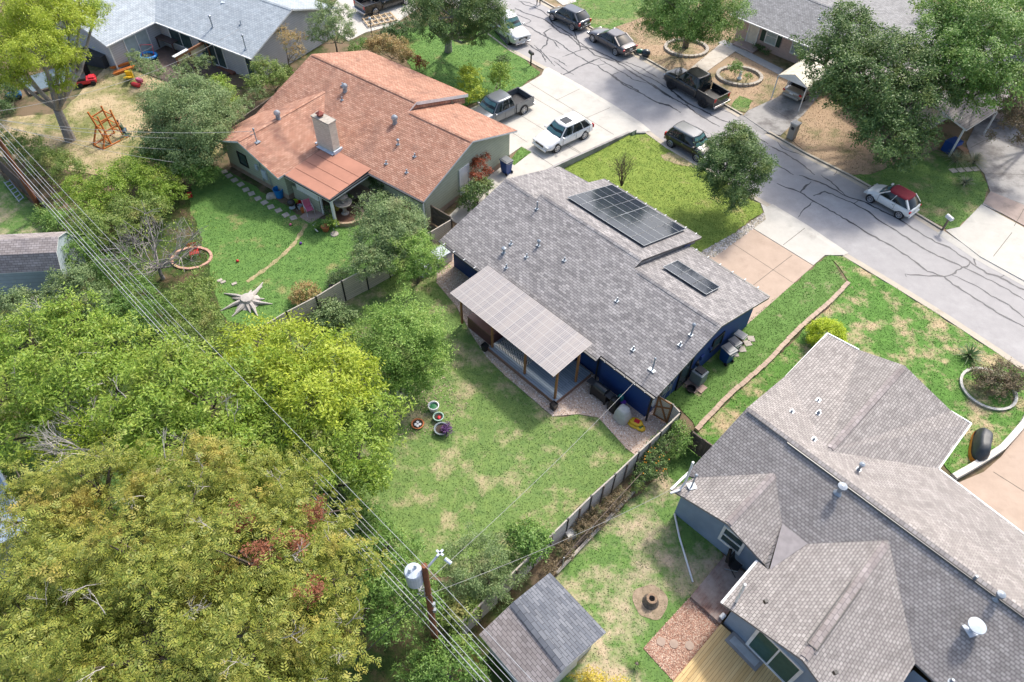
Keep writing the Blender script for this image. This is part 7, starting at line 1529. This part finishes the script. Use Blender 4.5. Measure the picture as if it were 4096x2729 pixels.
def twig(mb, p, d, L, r, depth, rd):
    q = p+d*L+Vector((rd.uniform(-.12, .12), rd.uniform(-.12, .12), rd.uniform(-.02, .1)))*L; mb.tube([p, p.lerp(q, .5)+Vector((rd.uniform(-.08, .08), rd.uniform(-.08, .08), 0))*L, q], [r, r*.8, r*.6], 4, caps=False)
    if depth:
        for _ in range(rd.choice((2, 3))):
            nd = (d+Vector((rd.uniform(-.8, .8), rd.uniform(-.8, .8), rd.uniform(-.35, .4)))).normalized(); twig(mb, q, nd, L*rd.uniform(.6, .85), r*.6, depth-1, rd)
NT = [0]; DENS = .95
def plant(name, label, cat, base, blobs, lm, L=.14, W=.06, cover=1.0, r0=.15, bark='bark', group=None, spray=False, droop=.2, rc=None, nl=None, rough=.32, updir=.6, top=-.45, bare=0, extra=None, foliage='crown', stem='trunk', seed=None):
    NT[0] += 1; rd = random.Random(seed or NT[0]*13); C, RR = [], []
    for b in blobs:
        x, y, z, rp = b[:4]; C.append(D(x, y, z)); RR.append((rp*mpp(x, y, z), rp*mpp(x, y, z)*(b[4] if len(b) > 4 else .75)))
    if base is None: base = Vector((sum(c.x for c in C)/len(C), sum(c.y for c in C)/len(C), 0))
    elif len(base) == 2: base = D(*base)
    T = thing(name, label, cat, base, group=group); V = []; subs = []
    for c, (r, rz) in zip(C, RR):
        k_ = rc or min(.5, max(.12, r*.2)); n = max(6, int(4.2*cover*(r/k_)**2))
        d = rng.normal(0, 1, (n*3, 3)); d /= np.linalg.norm(d, axis=1)[:, None]; d = d[d[:, 2] > top][:n]; n = len(d)
        ph = rng.uniform(0, 6.28, 6); bump = 1+rough*(np.sin(d[:, 0]*4+ph[0])*np.sin(d[:, 1]*4.5+ph[1])+.6*np.sin(d[:, 2]*6+ph[2]+d[:, 0]*5)); rr = (rng.uniform(.3, 1, n)**.45)*bump
        P = np.array(c)+d*rr[:, None]*np.array([r, r, rz]); P[:, 2] = np.maximum(P[:, 2], .12)
        q = nl or max(8, int(9*(k_/math.sqrt(L*W*2))**2*DENS))
        V.append(leaves_np(P, np.full(n, k_)*rng.uniform(.7, 1.3, n), d, q if not spray else max(4, q//5), L, W, spray, droop, updir).reshape(-1, 3))
        for j in rng.choice(n, min(n, 10 if r > 1.5 else 5), replace=False): subs.append((Vector(c)-Vector((0, 0, rz*.4)), Vector(P[j])))
    fastmesh(foliage, np.concatenate(V), 4, LEAF[lm], T).location = -T.location
    mb = MB(); limbs(mb, base, [c-Vector((0, 0, rz*.4)) for c, (r, rz) in zip(C, RR)], r0, subs, rd); mb.build(stem, M[bark], T)
    if bare:
        for k in range(bare):
            c, (r, rz) = rd.choice(list(zip(C, RR))); a = rd.uniform(0, 6.28); e = rd.uniform(.5, 1.2); d = Vector((math.cos(a)*math.cos(e), math.sin(a)*math.cos(e), math.sin(e)))
            mb = MB(); twig(mb, c+Vector((d.x*r*.75, d.y*r*.75, d.z*rz*.85)), d, .42, .022, 3, rd); mb.build('bare_branch', M['deadwood'], T)
    if extra: extra(T, rd)
    return T
G1 = 'yellow green trees along the left yards'
plant('shade_tree', 'bright yellow green tree filling the middle of the left border', 'tree', (150, 980), [(60, 790, 6, 95), (165, 745, 6.5, 75), (250, 800, 6, 80), (20, 900, 6, 95), (150, 870, 6.5, 100), (265, 895, 5.5, 85), (60, 990, 5, 80)], 'bright', .2, .065, 1.0, .2, group=G1, bare=4)
plant('shade_tree', 'yellow green tree in the middle of the left tree row crossed by wires', 'tree', (440, 1060), [(400, 860, 6.5, 100), (345, 960, 6.5, 100), (480, 920, 6.5, 110), (535, 1020, 6, 95), (420, 1030, 6, 95), (250, 1000, 5, 80)], 'bright', .2, .065, 1.0, .2, group=G1, bare=4)
plant('shade_tree', 'most vivid yellow tree bordering the back lawn left of the round green tree', 'tree', (720, 1020), [(580, 800, 5.5, 75), (670, 815, 6.5, 90), (770, 850, 6, 90), (715, 920, 6.5, 105), (620, 890, 6, 90), (830, 870, 5, 50)], 'yellow', .19, .065, 1.05, .18, group=G1)
plant('shade_tree', 'green yellow tree overhanging the left edge of the back lawn', 'tree', (720, 1140), [(620, 970, 5.5, 85), (745, 1000, 5.5, 95), (865, 955, 4.5, 65), (690, 1060, 5, 85), (820, 1040, 4.5, 85), (600, 1060, 5, 75), (850, 1100, 4, 45)], 'bright', .19, .06, 1.05, .18, group=G1)
def clusters(T, rd):
    for x, y, z in ((555, 1195, 8.5), (605, 1270, 8.8), (680, 1250, 8.6), (720, 1180, 7.5), (715, 1355, 8.5), (540, 1190, 8)):
        c = np.array(D(x, y, z+1.5)); P = c+rng.normal(0, .2, (10, 3)); fastmesh('dead_foliage', leaves_np(P, np.full(10, .22), np.tile([0, 0, 1.], (10, 1)), 40, .12, .05, False, .3, .5).reshape(-1, 3), 4, LEAF['red'] if False else DEADLEAF, T).location = -T.location
DEADLEAF = leaf_mat('dead_brown_leaves', (.2, .07, .035), (.33, .13, .07), None)
plant('pecan_tree', 'huge olive pecan tree with golden tips and bare twigs in the bottom left corner', 'tree', (430, 1560), [(90, 1190, 6.5, 112), (230, 1130, 7, 102), (400, 1130, 7.5, 121), (540, 1110, 7.5, 102), (690, 1180, 7.5, 102), (150, 1330, 8, 158), (370, 1300, 9, 177), (590, 1290, 9, 158), (740, 1330, 7.5, 102), (90, 1500, 8, 158), (320, 1500, 9, 186), (560, 1480, 9, 177), (740, 1470, 7, 102), (200, 1640, 8, 158), (470, 1660, 8, 167), (680, 1600, 7, 121)],
      'olive', .155, .05, 1.1, .35, spray=True, droop=.5, bare=26, extra=clusters, rc=.5, rough=.42)
plant('round_tree', 'round light green young tree in the middle of the back lawn', 'tree', (920, 900), [(930, 790, 3.2, 92, 1.0), (900, 740, 3.8, 55), (965, 760, 3.6, 60), (880, 840, 2.6, 60), (975, 840, 2.4, 55), (930, 870, 1.8, 50)], 'fresh', .13, .05, 1.25, .09)
plant('privet_tree', 'greyish green tree behind the board fence near the patio fountain', 'tree', (880, 630), [(885, 500, 3.4, 60), (860, 550, 3, 50), (915, 540, 3.2, 50), (850, 600, 2.6, 45), (940, 510, 3, 40), (900, 590, 2.6, 40)], 'grey', .12, .05, 1.2, .09)
plant('young_tree', 'fresh green tree at the fence beside the long white box', 'tree', (960, 650), [(960, 590, 2.8, 48, 1), (930, 615, 2.4, 36), (985, 610, 2.4, 34), (960, 560, 3.2, 34)], 'fresh', .12, .045, 1.3, .08)
plant('leafy_shrub', 'low spreading green shrub against the board fence', 'shrub', None, [(760, 720, .8, 38), (735, 735, .6, 26), (790, 725, .6, 26)], 'grey', .14, .08, 1.3, .05)
plant('flowering_shrub', 'rose bush with pinkish leaves above the board fence', 'shrub', None, [(700, 670, .7, 26), (680, 685, .5, 18), (720, 680, .5, 20)], 'russet', .1, .05, .9, .04)
plant('sage_bush', 'bluish green bush beside the board fence with an orange bloom', 'shrub', None, [(780, 635, .6, 20), (765, 645, .5, 14)], 'grey', .1, .04, 1.1, .03)
plant('purple_plant', 'purple trailing plant at the top of the board fence', 'plant', None, [(762, 655, .3, 7)], 'purple', .1, .04, 1.2, .02)
plant('street_tree', 'dense round dark green tree in the bright front lawn beside the street', 'tree', D(1684, 475), [(1685, 385, 3.6, 68, .95), (1660, 350, 4.2, 45), (1705, 340, 4.6, 48), (1730, 385, 3.6, 45), (1640, 400, 3.2, 40), (1680, 440, 2.6, 50), (1690, 305, 5.2, 30)], 'dark', .13, .06, 1.35, .12)
plant('oak_tree', 'broad weeping oak at the top in the cobble ring', 'tree', D(1575, 108), [(1590, 20, 6, 80, .9), (1520, 20, 5, 55), (1655, 20, 5, 60), (1560, 60, 3.8, 55), (1620, 65, 3.8, 55), (1590, -40, 7, 70), (1500, 55, 3.5, 30)], 'mid', .16, .055, 1.2, .25, droop=.8)
plant('oak_tree', 'huge dark oak covering the yard left of the limestone house', 'tree', (2050, 330), [(1960, 100, 7.5, 75), (1900, 130, 6, 65), (1990, 170, 7, 90), (2070, 140, 7.5, 85), (1920, 210, 5.5, 60), (2010, 250, 5.5, 75), (2090, 230, 6, 75), (2040, 310, 4.5, 70), (2110, 310, 4, 50), (2060, 360, 3, 45), (1950, 40, 8, 50), (2150, 200, 6, 60)], 'dark', .18, .09, 1.15, .35)
plant('oak_tree', 'large green oak spreading over the limestone house at the right corner', 'tree', (2240, 200), [(2180, 50, 8.5, 75), (2250, 60, 9, 90), (2320, 100, 8, 90), (2230, 140, 8, 75), (2300, 190, 7, 70), (2160, 130, 7.5, 60), (2240, 210, 6, 55), (2200, 0, 9, 70), (2360, 30, 8, 80)], 'mid', .18, .09, 1.1, .35)
plant('dark_tree', 'dark brownish tree at the right border below the large oak', 'tree', (2370, 330), [(2360, 290, 4, 60), (2330, 250, 5, 40), (2350, 200, 5, 50)], 'brown', .14, .07, 1.0, .2)
plant('dark_tree', 'deep green tree in the top right corner', 'tree', None, [(2330, -10, 6, 60), (2370, 60, 6, 40)], 'deep', .16, .08, 1.0, .2)
def drape(T, rd):
    pass
plant('willow_tree', 'tall hanging tree on the front lawn beside the silver pickup', 'tree', D(1030, 118), [(1040, 20, 6, 70), (970, 20, 5.5, 45), (1110, 20, 5.5, 55), (1050, 60, 4, 55), (1140, 50, 4.5, 40), (990, 60, 3.5, 35), (1080, -30, 7, 70), (1090, 80, 3.4, 35)], 'dark', .17, .05, 1.05, .3, 'greybark', droop=1.0)
plant('elm_tree', 'tall yellow green elm with a pale forked trunk in the top left corner', 'tree', D(162, 322), [(60, 40, 9, 80), (150, 50, 9, 65), (20, 110, 8, 70), (90, 120, 8.5, 65), (180, 20, 8, 50), (150, 130, 7, 45), (30, 170, 6, 50), (100, 10, 9.5, 70), (140, 190, 5.5, 30), (215, 20, 8, 30), (-30, 60, 8, 70)], 'yellow', .17, .045, 1.0, .34, 'greybark', droop=1.2, bare=3)
plant('round_tree', 'dense round olive tree in the middle of the dry lawn left of the orange roof', 'tree', (430, 400), [(430, 270, 4, 80, .95), (380, 240, 4, 55), (480, 230, 4.2, 55), (370, 310, 3, 55), (480, 310, 3, 55), (430, 340, 2.4, 65), (430, 200, 5, 45), (510, 270, 3.4, 40)], 'grey', .13, .06, 1.3, .16)
plant('bamboo_clump', 'bright green clump below the round olive tree', 'shrub', None, [(400, 370, 1.6, 48), (440, 385, 1.6, 45), (360, 350, 1.4, 36), (470, 400, 1.2, 32), (330, 370, 1.4, 36)], 'mid', .16, .04, 1.1, .05, updir=.3)
plant('leafy_shrub', 'fresh green shrub right of the round olive tree', 'shrub', None, [(515, 215, 1.8, 28), (530, 235, 1.4, 22), (500, 190, 1.8, 22)], 'bright', .14, .05, 1.1, .05)
plant('vine_shrub', 'greyish vine covered shrub between the deck and the round olive tree', 'shrub', None, [(330, 150, 1.6, 24), (355, 165, 1.6, 24), (310, 130, 1.4, 18), (440, 150, 1.3, 26), (470, 140, 1.5, 20)], 'grey', .12, .05, .8, .05)
plant('thin_shrub', 'twiggy shrub beside the pale house gable left of the picket fence', 'shrub', None, [(560, 245, 1.4, 25), (530, 270, 1.2, 20), (590, 215, 1.4, 22)], 'grey', .12, .05, .8, .05)
plant('hedge_shrub', 'dense shrub with orange tips between the two top houses', 'shrub', None, [(610, 160, 2.2, 34), (640, 180, 1.8, 24), (590, 190, 1.8, 26), (660, 165, 1.6, 18)], 'mix', .13, .06, 1.2, .06)
plant('autumn_tree', 'thin rusty orange tree beside the pale gable wall', 'tree', (665, 165), [(665, 95, 3.2, 26), (685, 120, 2.6, 22), (650, 70, 3.4, 16), (690, 85, 3, 16)], 'russet', .13, .05, .45, .06)
plant('wispy_tree', 'wispy pale olive tree right of the rusty orange one', 'tree', (775, 125), [(745, 50, 4, 34), (775, 70, 3.6, 34), (730, 80, 3.2, 26), (790, 30, 4, 24), (750, 15, 4.4, 24), (800, 80, 3, 18)], 'grey', .13, .035, .75, .07, updir=.3)
plant('hedge', 'rounded hedge with orange leaf tips behind the orange roof ridge', 'hedge', None, [(880, 105, 1.3, 30), (915, 115, 1.3, 28), (860, 100, 1.2, 20), (935, 130, 1.0, 18)], 'russet', .12, .06, 1.3, .05)
plant('dark_hedge', 'dark hedge beside the slatted timber frame', 'hedge', None, [(915, 70, 1.0, 24), (890, 75, 1.0, 18), (945, 60, 1.0, 20)], 'deep', .13, .06, 1.2, .05)
plant('small_shrub', 'small green shrub beside the slim lamp post', 'shrub', None, [(838, 100, .8, 14), (815, 112, .8, 14)], 'mid', .13, .05, 1.1, .03)
plant('red_shrub', 'small bright red shrub on the front lawn behind the orange roof', 'shrub', None, [(968, 148, .7, 14), (960, 135, .9, 10)], 'red', .12, .06, 1.0, .03)
plant('photinia_bush', 'left of two tall yellow tipped bushes by the grey pickup', 'shrub', None, [(1080, 190, 1.4, 26, 1.1), (1090, 215, 1.0, 24), (1075, 165, 2.0, 20)], 'yellow', .13, .06, 1.3, .05, group='bushes by the grey pickup')
plant('photinia_bush', 'right of two tall yellow tipped bushes by the grey pickup', 'shrub', None, [(1148, 180, 1.4, 24, 1.1), (1150, 160, 2.0, 20)], 'bright', .13, .06, 1.3, .05, group='bushes by the grey pickup')
plant('leafy_shrub', 'dark shrub behind the two yellow tipped bushes', 'shrub', None, [(1155, 140, 1.0, 16), (1125, 225, .8, 18)], 'dark', .13, .06, 1.2, .05)
plant('autumn_tree', 'small red leaved tree beside the sage green gable wall', 'tree', (1092, 455), [(1100, 375, 2.2, 18), (1080, 365, 2.4, 12), (1095, 405, 1.8, 18), (1120, 395, 1.8, 12), (1115, 360, 2.2, 10)], 'red', .12, .055, 1.0, .05)
plant('leafy_shrub', 'tall green shrub squeezed between the gable wall and the blue house', 'shrub', None, [(1085, 440, 1.6, 26), (1105, 430, 1.4, 24), (1075, 465, 1.0, 22), (1120, 425, 1.2, 16)], 'dark', .12, .06, 1.2, .05)
t = thing('dead_tree', 'small bare columnar tree behind the solar panel roof edge', 'tree', D(1427, 432)); mb = MB(); rd = random.Random(8)
for k in range(14): a = rd.uniform(0, 6.28); twig(mb, D(1427, 432)+Vector((.05*math.cos(a), .05*math.sin(a), .2)), Vector((.2*math.cos(a), .2*math.sin(a), 1)).normalized(), .85, .03, 3, rd)
mb.build('bare_branches', mat('dark_twigs', (.1, .06, .045), .9), t)
plant('topiary_ball', 'clipped round lime green bush at the top corner of the grey house roof', 'shrub', None, [(1900, 772, .75, 44, .85)], 'lime', .07, .05, 2.6, .06, rough=.03, rc=.16)
def frond_plant(name, label, p, n, L, w, lm, droop=.5, seed=1, cat='palm', up=.8):
    T = thing(name, label, cat, p); rd = random.Random(seed); V = []
    for k in range(n):
        a = rd.uniform(0, 6.28); el = rd.uniform(.25, up*1.5); pts = [Vector(p)+Vector((math.cos(a)*math.cos(el)*L*t, math.sin(a)*math.cos(el)*L*t, .15+math.sin(el)*L*t-droop*L*t*t)) for t in (0, .33, .66, 1)]
        s = Vector((-math.sin(a), math.cos(a), 0))
        for i in range(3): w0 = w*(1-i/3.2); w1 = w*(1-(i+1)/3.2); V += [pts[i]-s*w0, pts[i]+s*w0, pts[i+1]+s*w1, pts[i+1]-s*w1]
    V = np.array([tuple(v) for v in V]); fastmesh('fronds', V, 4, LEAF[lm], T).location = -T.location
    MB().lathe(p, [(.12, 0), (.1, .25), (.02, .3)], 8).build('stem', M['bark'], T); return T
frond_plant('sago_palm', 'dark green spiky sago palm on the patchy lawn at the right', D(2224, 822), 46, 1.1, .06, 'deep', .35)
frond_plant('grass_clump', 'tall ornamental grass clump beside the blue covered bin', D(2195, 372), 180, 1.5, .02, 'straw', .5, 5, 'ornamental grass')
frond_plant('grass_clump', 'tall ornamental grass clump nearest the cracked driveway', D(2235, 375), 160, 1.4, .02, 'straw', .5, 6, 'ornamental grass')
frond_plant('agave', 'spiky grey green agave on the small mound of the far lawn', D(2215, 425), 60, .9, .04, 'straw', .3, 7, 'plant')
frond_plant('fern', 'potted fern hanging under the patio porch', z5(1560, 740, .9), 90, .6, .03, 'mid', .6, 9, 'fern')
frond_plant('grass_tuft', 'dark grass tuft in the tan yard below the chip bed', K(2, 3, 1110, 1420), 120, .5, .012, 'mid', .5, 11, 'grass tuft')
plant('leafy_shrub', 'brown green bush inside the pale ring at the right border', 'shrub', None, [(2280, 880, .8, 36), (2310, 860, .8, 36), (2260, 865, .8, 26), (2330, 880, .7, 26)], 'brown', .1, .05, 1.1, .05)
plant('leafy_shrub', 'green shrub in the round cobble bed, left of the statue', 'shrub', None, [(1690, 158, .9, 16), (1695, 150, 1.1, 12)], 'mid', .12, .04, .9, .04)
plant('small_shrub', 'thin shrub in the round cobble bed, right of the statue', 'shrub', None, [(1718, 175, .7, 10)], 'mid', .1, .04, .8, .03)
for k, (x, y) in enumerate(((2200, 415), (2240, 440), (2285, 470))): q = K(2, 0, x, y); plant('small_shrub', ('left', 'middle', 'right')[k]+' small round shrub under the pink house windows', 'shrub', D(588.3*2+x/3.9, y/3.9), [(588.3*2+x/3.9, y/3.9, .4, 8)], 'deep', .09, .05, 1.1, .02, group='shrubs under the windows')
def berries(T, rd):
    for k in range(26):
        q = K(2, 2, rd.uniform(1150, 1420), rd.uniform(880, 1160), rd.uniform(.9, 1.5)); MB().ball(q, .04, 6, 4).build('berry_cluster', bpy.data.materials['berry'], T)
mat('berry', (.6, .25, .02), .5)
plant('pyracantha_bush', 'orange berried bush climbing the right side of the board fence', 'shrub', None, [(1500, 1050, .9, 26), (1480, 1085, .8, 24), (1520, 1020, 1.0, 24), (1545, 1000, 1.0, 22), (1465, 1115, .6, 18), (1510, 1080, .8, 24)], 'dark', .1, .045, 1.1, .05, extra=berries)
plant('leafy_shrub', 'light green shrub at the upper corner of the grey board fence', 'shrub', None, [(1560, 985, 1.3, 22), (1575, 1010, 1.2, 20), (1555, 1030, .8, 18)], 'mid', .12, .04, .9, .04)
plant('vine_shrub', 'tangled dull vines along the lower pipe rail fence', 'shrub', None, [(1370, 1190, .6, 26), (1340, 1215, .6, 22), (1405, 1160, .6, 20), (1430, 1140, .6, 18), (1300, 1260, .5, 22), (1265, 1300, .5, 18)], 'brown', .1, .04, .9, .03)
plant('round_tree', 'compact bright green tree straddling the lower end of the grey board fence', 'tree', (1215, 1290), [(1215, 1240, 1.9, 46, .9), (1190, 1225, 2, 28), (1240, 1250, 1.7, 28), (1205, 1270, 1.4, 30)], 'mid', .14, .06, 1.3, .07)
plant('willow_shrub', 'pale soft grey green shrub between the pole and the compact tree', 'shrub', None, [(1080, 1280, 2.2, 60), (1130, 1300, 2, 48), (1060, 1330, 2, 50), (1130, 1350, 1.8, 45), (1150, 1250, 1.6, 30), (1180, 1320, 1.4, 30)], 'grey', .15, .03, .8, .06, updir=.3)
GU = 'undergrowth shrubs along the wire line'
und = [
 ('hedge_shrub', 'tall green hedge mass left of the brown utility pole', [(900, 1260, 2.5, 60), (930, 1330, 3, 65), (880, 1350, 3, 55), (960, 1390, 2.5, 50), (900, 1430, 2.5, 55)], 'mid'),
 ('hedge_shrub', 'green shrubs below the brown utility pole at the bottom edge', [(1000, 1530, 1.6, 50), (1060, 1500, 1.6, 45), (1090, 1560, 1.4, 40), (960, 1540, 1.4, 45)], 'mid'),
 ('hedge_shrub', 'darker green bush just right of the brown utility pole', [(1040, 1420, 1.6, 36), (1070, 1400, 1.6, 30), (1030, 1390, 1.4, 26)], 'mix'),
 ('hedge_shrub', 'bushy green growth at the foot of the back fence under the wires', [(840, 1180, 1.6, 34), (870, 1210, 1.5, 30), (830, 1215, 1.6, 32), (800, 1150, 1.8, 32)], 'mid'),
 ('hedge_shrub', 'dark green undergrowth between the pecan tree and the back fence', [(760, 1150, 2, 50), (800, 1220, 2, 48), (850, 1290, 2, 45), (720, 1110, 2.5, 45)], 'deep'),
 ('bamboo_clump', 'feathery pale green thicket on the left below the play frame lawn', [(250, 430, 2, 52), (300, 400, 2, 48), (350, 420, 1.8, 48), (220, 470, 1.8, 44), (180, 440, 1.6, 44), (390, 440, 1.4, 36)], 'bright'),
 ('bamboo_clump', 'green thicket left of the bright lawn below the feathery one', [(300, 490, 1.8, 50), (350, 480, 1.6, 44), (250, 530, 1.8, 48), (200, 520, 1.8, 44)], 'mix'),
 ('hedge_shrub', 'dark green bush behind the reddish brown pole', [(150, 520, 1.8, 46), (110, 500, 1.6, 34), (180, 570, 1.8, 40)], 'mid'),
 ('hedge_shrub', 'grey green shrub in front of the barn shed', [(140, 660, 1.6, 44), (190, 640, 1.8, 44), (220, 690, 1.8, 44), (100, 700, 1.4, 36)], 'grey'),
 ('hedge_shrub', 'dark shrubs at the left border below the barn shed', [(30, 700, 1.6, 48), (90, 740, 1.6, 46), (20, 760, 1.6, 44)], 'grey'),
 ('hedge_shrub', 'dark green thicket under the wires right of the barn shed', [(270, 620, 1.8, 50), (320, 680, 1.8, 50), (270, 710, 1.8, 46), (370, 720, 1.8, 50), (320, 760, 1.6, 46)], 'mid'),
 ('hedge_shrub', 'mixed green thicket above the vivid yellow tree', [(430, 700, 1.8, 50), (470, 740, 1.6, 46), (420, 770, 1.8, 48), (500, 770, 1.6, 36), (460, 660, 1.6, 40)], 'mix'),
 ('hedge_shrub', 'dull green bushes along the dry lawn below the forked elm', [(60, 340, 1.4, 40), (110, 370, 1.6, 40), (20, 330, 1.4, 36), (160, 390, 1.5, 40)], 'mix'),
 ('hedge_shrub', 'dark bushes at the left border beside the blue ride on toy', [(10, 215, 1.4, 30), (30, 190, 1.4, 26), (5, 250, 1.2, 24)], 'deep'),
 ('hedge_shrub', 'green bushes at the outbuilding corner on the left border', [(60, 1090, 1.8, 50), (20, 1050, 1.8, 44), (110, 1110, 1.8, 46), (80, 1170, 1.6, 36)], 'mid'),
 ('hedge_shrub', 'low growth between the yellow tree and the round back lawn tree', [(800, 780, 1.0, 28), (830, 800, .9, 26), (815, 765, .8, 18)], 'mix'),
]
for nm, lb, bl, lm in und: plant(nm, lb, 'shrub', None, bl, lm, .15, .05, .95, .05, group=GU, updir=.4, foliage='foliage', stem='stem')
# sparse half bare tree on the left
t = plant('sparse_tree', 'sparse half bare tree with grey twigs and pale leaves near the brick ring', 'tree', (375, 640), [(340, 540, 3, 75), (280, 560, 3, 55), (410, 580, 2.8, 60), (330, 480, 3.2, 50), (440, 530, 2.6, 45), (290, 620, 2.4, 50)], 'bright', .1, .06, .2, .12, 'greybark', rc=.5, nl=14)
mb = MB(); rd = random.Random(21); b0 = D(375, 640)
for k in range(16): a = k*6.28/16; twig(mb, b0+Vector((0, 0, .9)), Vector((math.cos(a), math.sin(a), rd.uniform(.3, 1.1))).normalized(), 1.15, .05, 4, rd)
mb.build('bare_branches', M['greybark'], t)
t = thing('bare_tree', 'leaning bare limbed tree above the pecan at the left', 'tree', D(330, 1180)); mb = MB(); rd = random.Random(5)
mb.tube([D(350, 1120, .2), D(300, 1080, 3), D(250, 1050, 5)], [.2, .16, .1], 9)
for k in range(9): twig(mb, D(300-8*k, 1085-6*k, 3.2+.3*k), Vector((rd.uniform(-1.2, .2), rd.uniform(-.3, 1), rd.uniform(.1, .6))).normalized(), 1.1, .06, 4, rd)
mb.build('bare_branches', M['deadwood'], t)
plant('twiggy_tree', 'half bare wispy tree leaning over the leafy left border', 'tree', (300, 1110), [(230, 1020, 5.5, 70), (130, 1040, 5, 60), (320, 1060, 5, 60)], 'yellow', .18, .055, .35, .12, 'deadwood', rc=.5)
plant('bushy_plant', 'bushy green plant growing in the orange clay pot', 'plant', None, [(608+1150/8.195, 367.7+1190/8.195, .8, 9)], 'mid', .11, .07, 1.2, .02)
plant('bushy_plant', 'yellow green shrub beside the clay pot at the fountain bed', 'shrub', None, [(608+1300/8.195, 367.7+1180/8.195, .6, 11), (608+1250/8.195, 367.7+1090/8.195, .6, 9)], 'bright', .1, .05, 1.1, .02)
plant('bushy_plant', 'low bright green plants along the patio corner', 'plant', None, [(608+950/8.195, 367.7+1230/8.195, .3, 12)], 'mid', .1, .04, 1.1, .02)
plant('climbing_plant', 'dark climber wound round the white porch post', 'plant', None, [(608+1180/8.195, 367.7+900/8.195, .9, 6, 1.6), (608+1200/8.195, 367.7+1000/8.195, .5, 6, 1.4)], 'deep', .1, .06, 1.2, .02)
plant('variegated_shrub', 'yellow variegated shrub left of the stone fountain', 'shrub', None, [(608+1330/8.195, 367.7+900/8.195, .6, 9)], 'gold', .1, .05, 1.0, .02)
plant('flowering_shrub', 'dark shrub with peach flower heads under the orange eave', 'shrub', None, [(868, 425, 1.4, 18, 1.2), (850, 410, 1.7, 12), (880, 455, 1.0, 16)], 'deep', .12, .06, 1.2, .04)
plant('purple_plant', 'purple foliage spilling from the large grey tub', 'plant', D(1022, 988), [(1025, 985, .4, 12, .6)], 'purple', .12, .03, 1.3, .02)
plant('golden_bush', 'golden flowering bush at the bottom edge of the tan yard', 'shrub', None, [(1370, 1580, .9, 40), (1430, 1590, .8, 30), (1340, 1560, .7, 20)], 'gold', .12, .04, .8, .03)
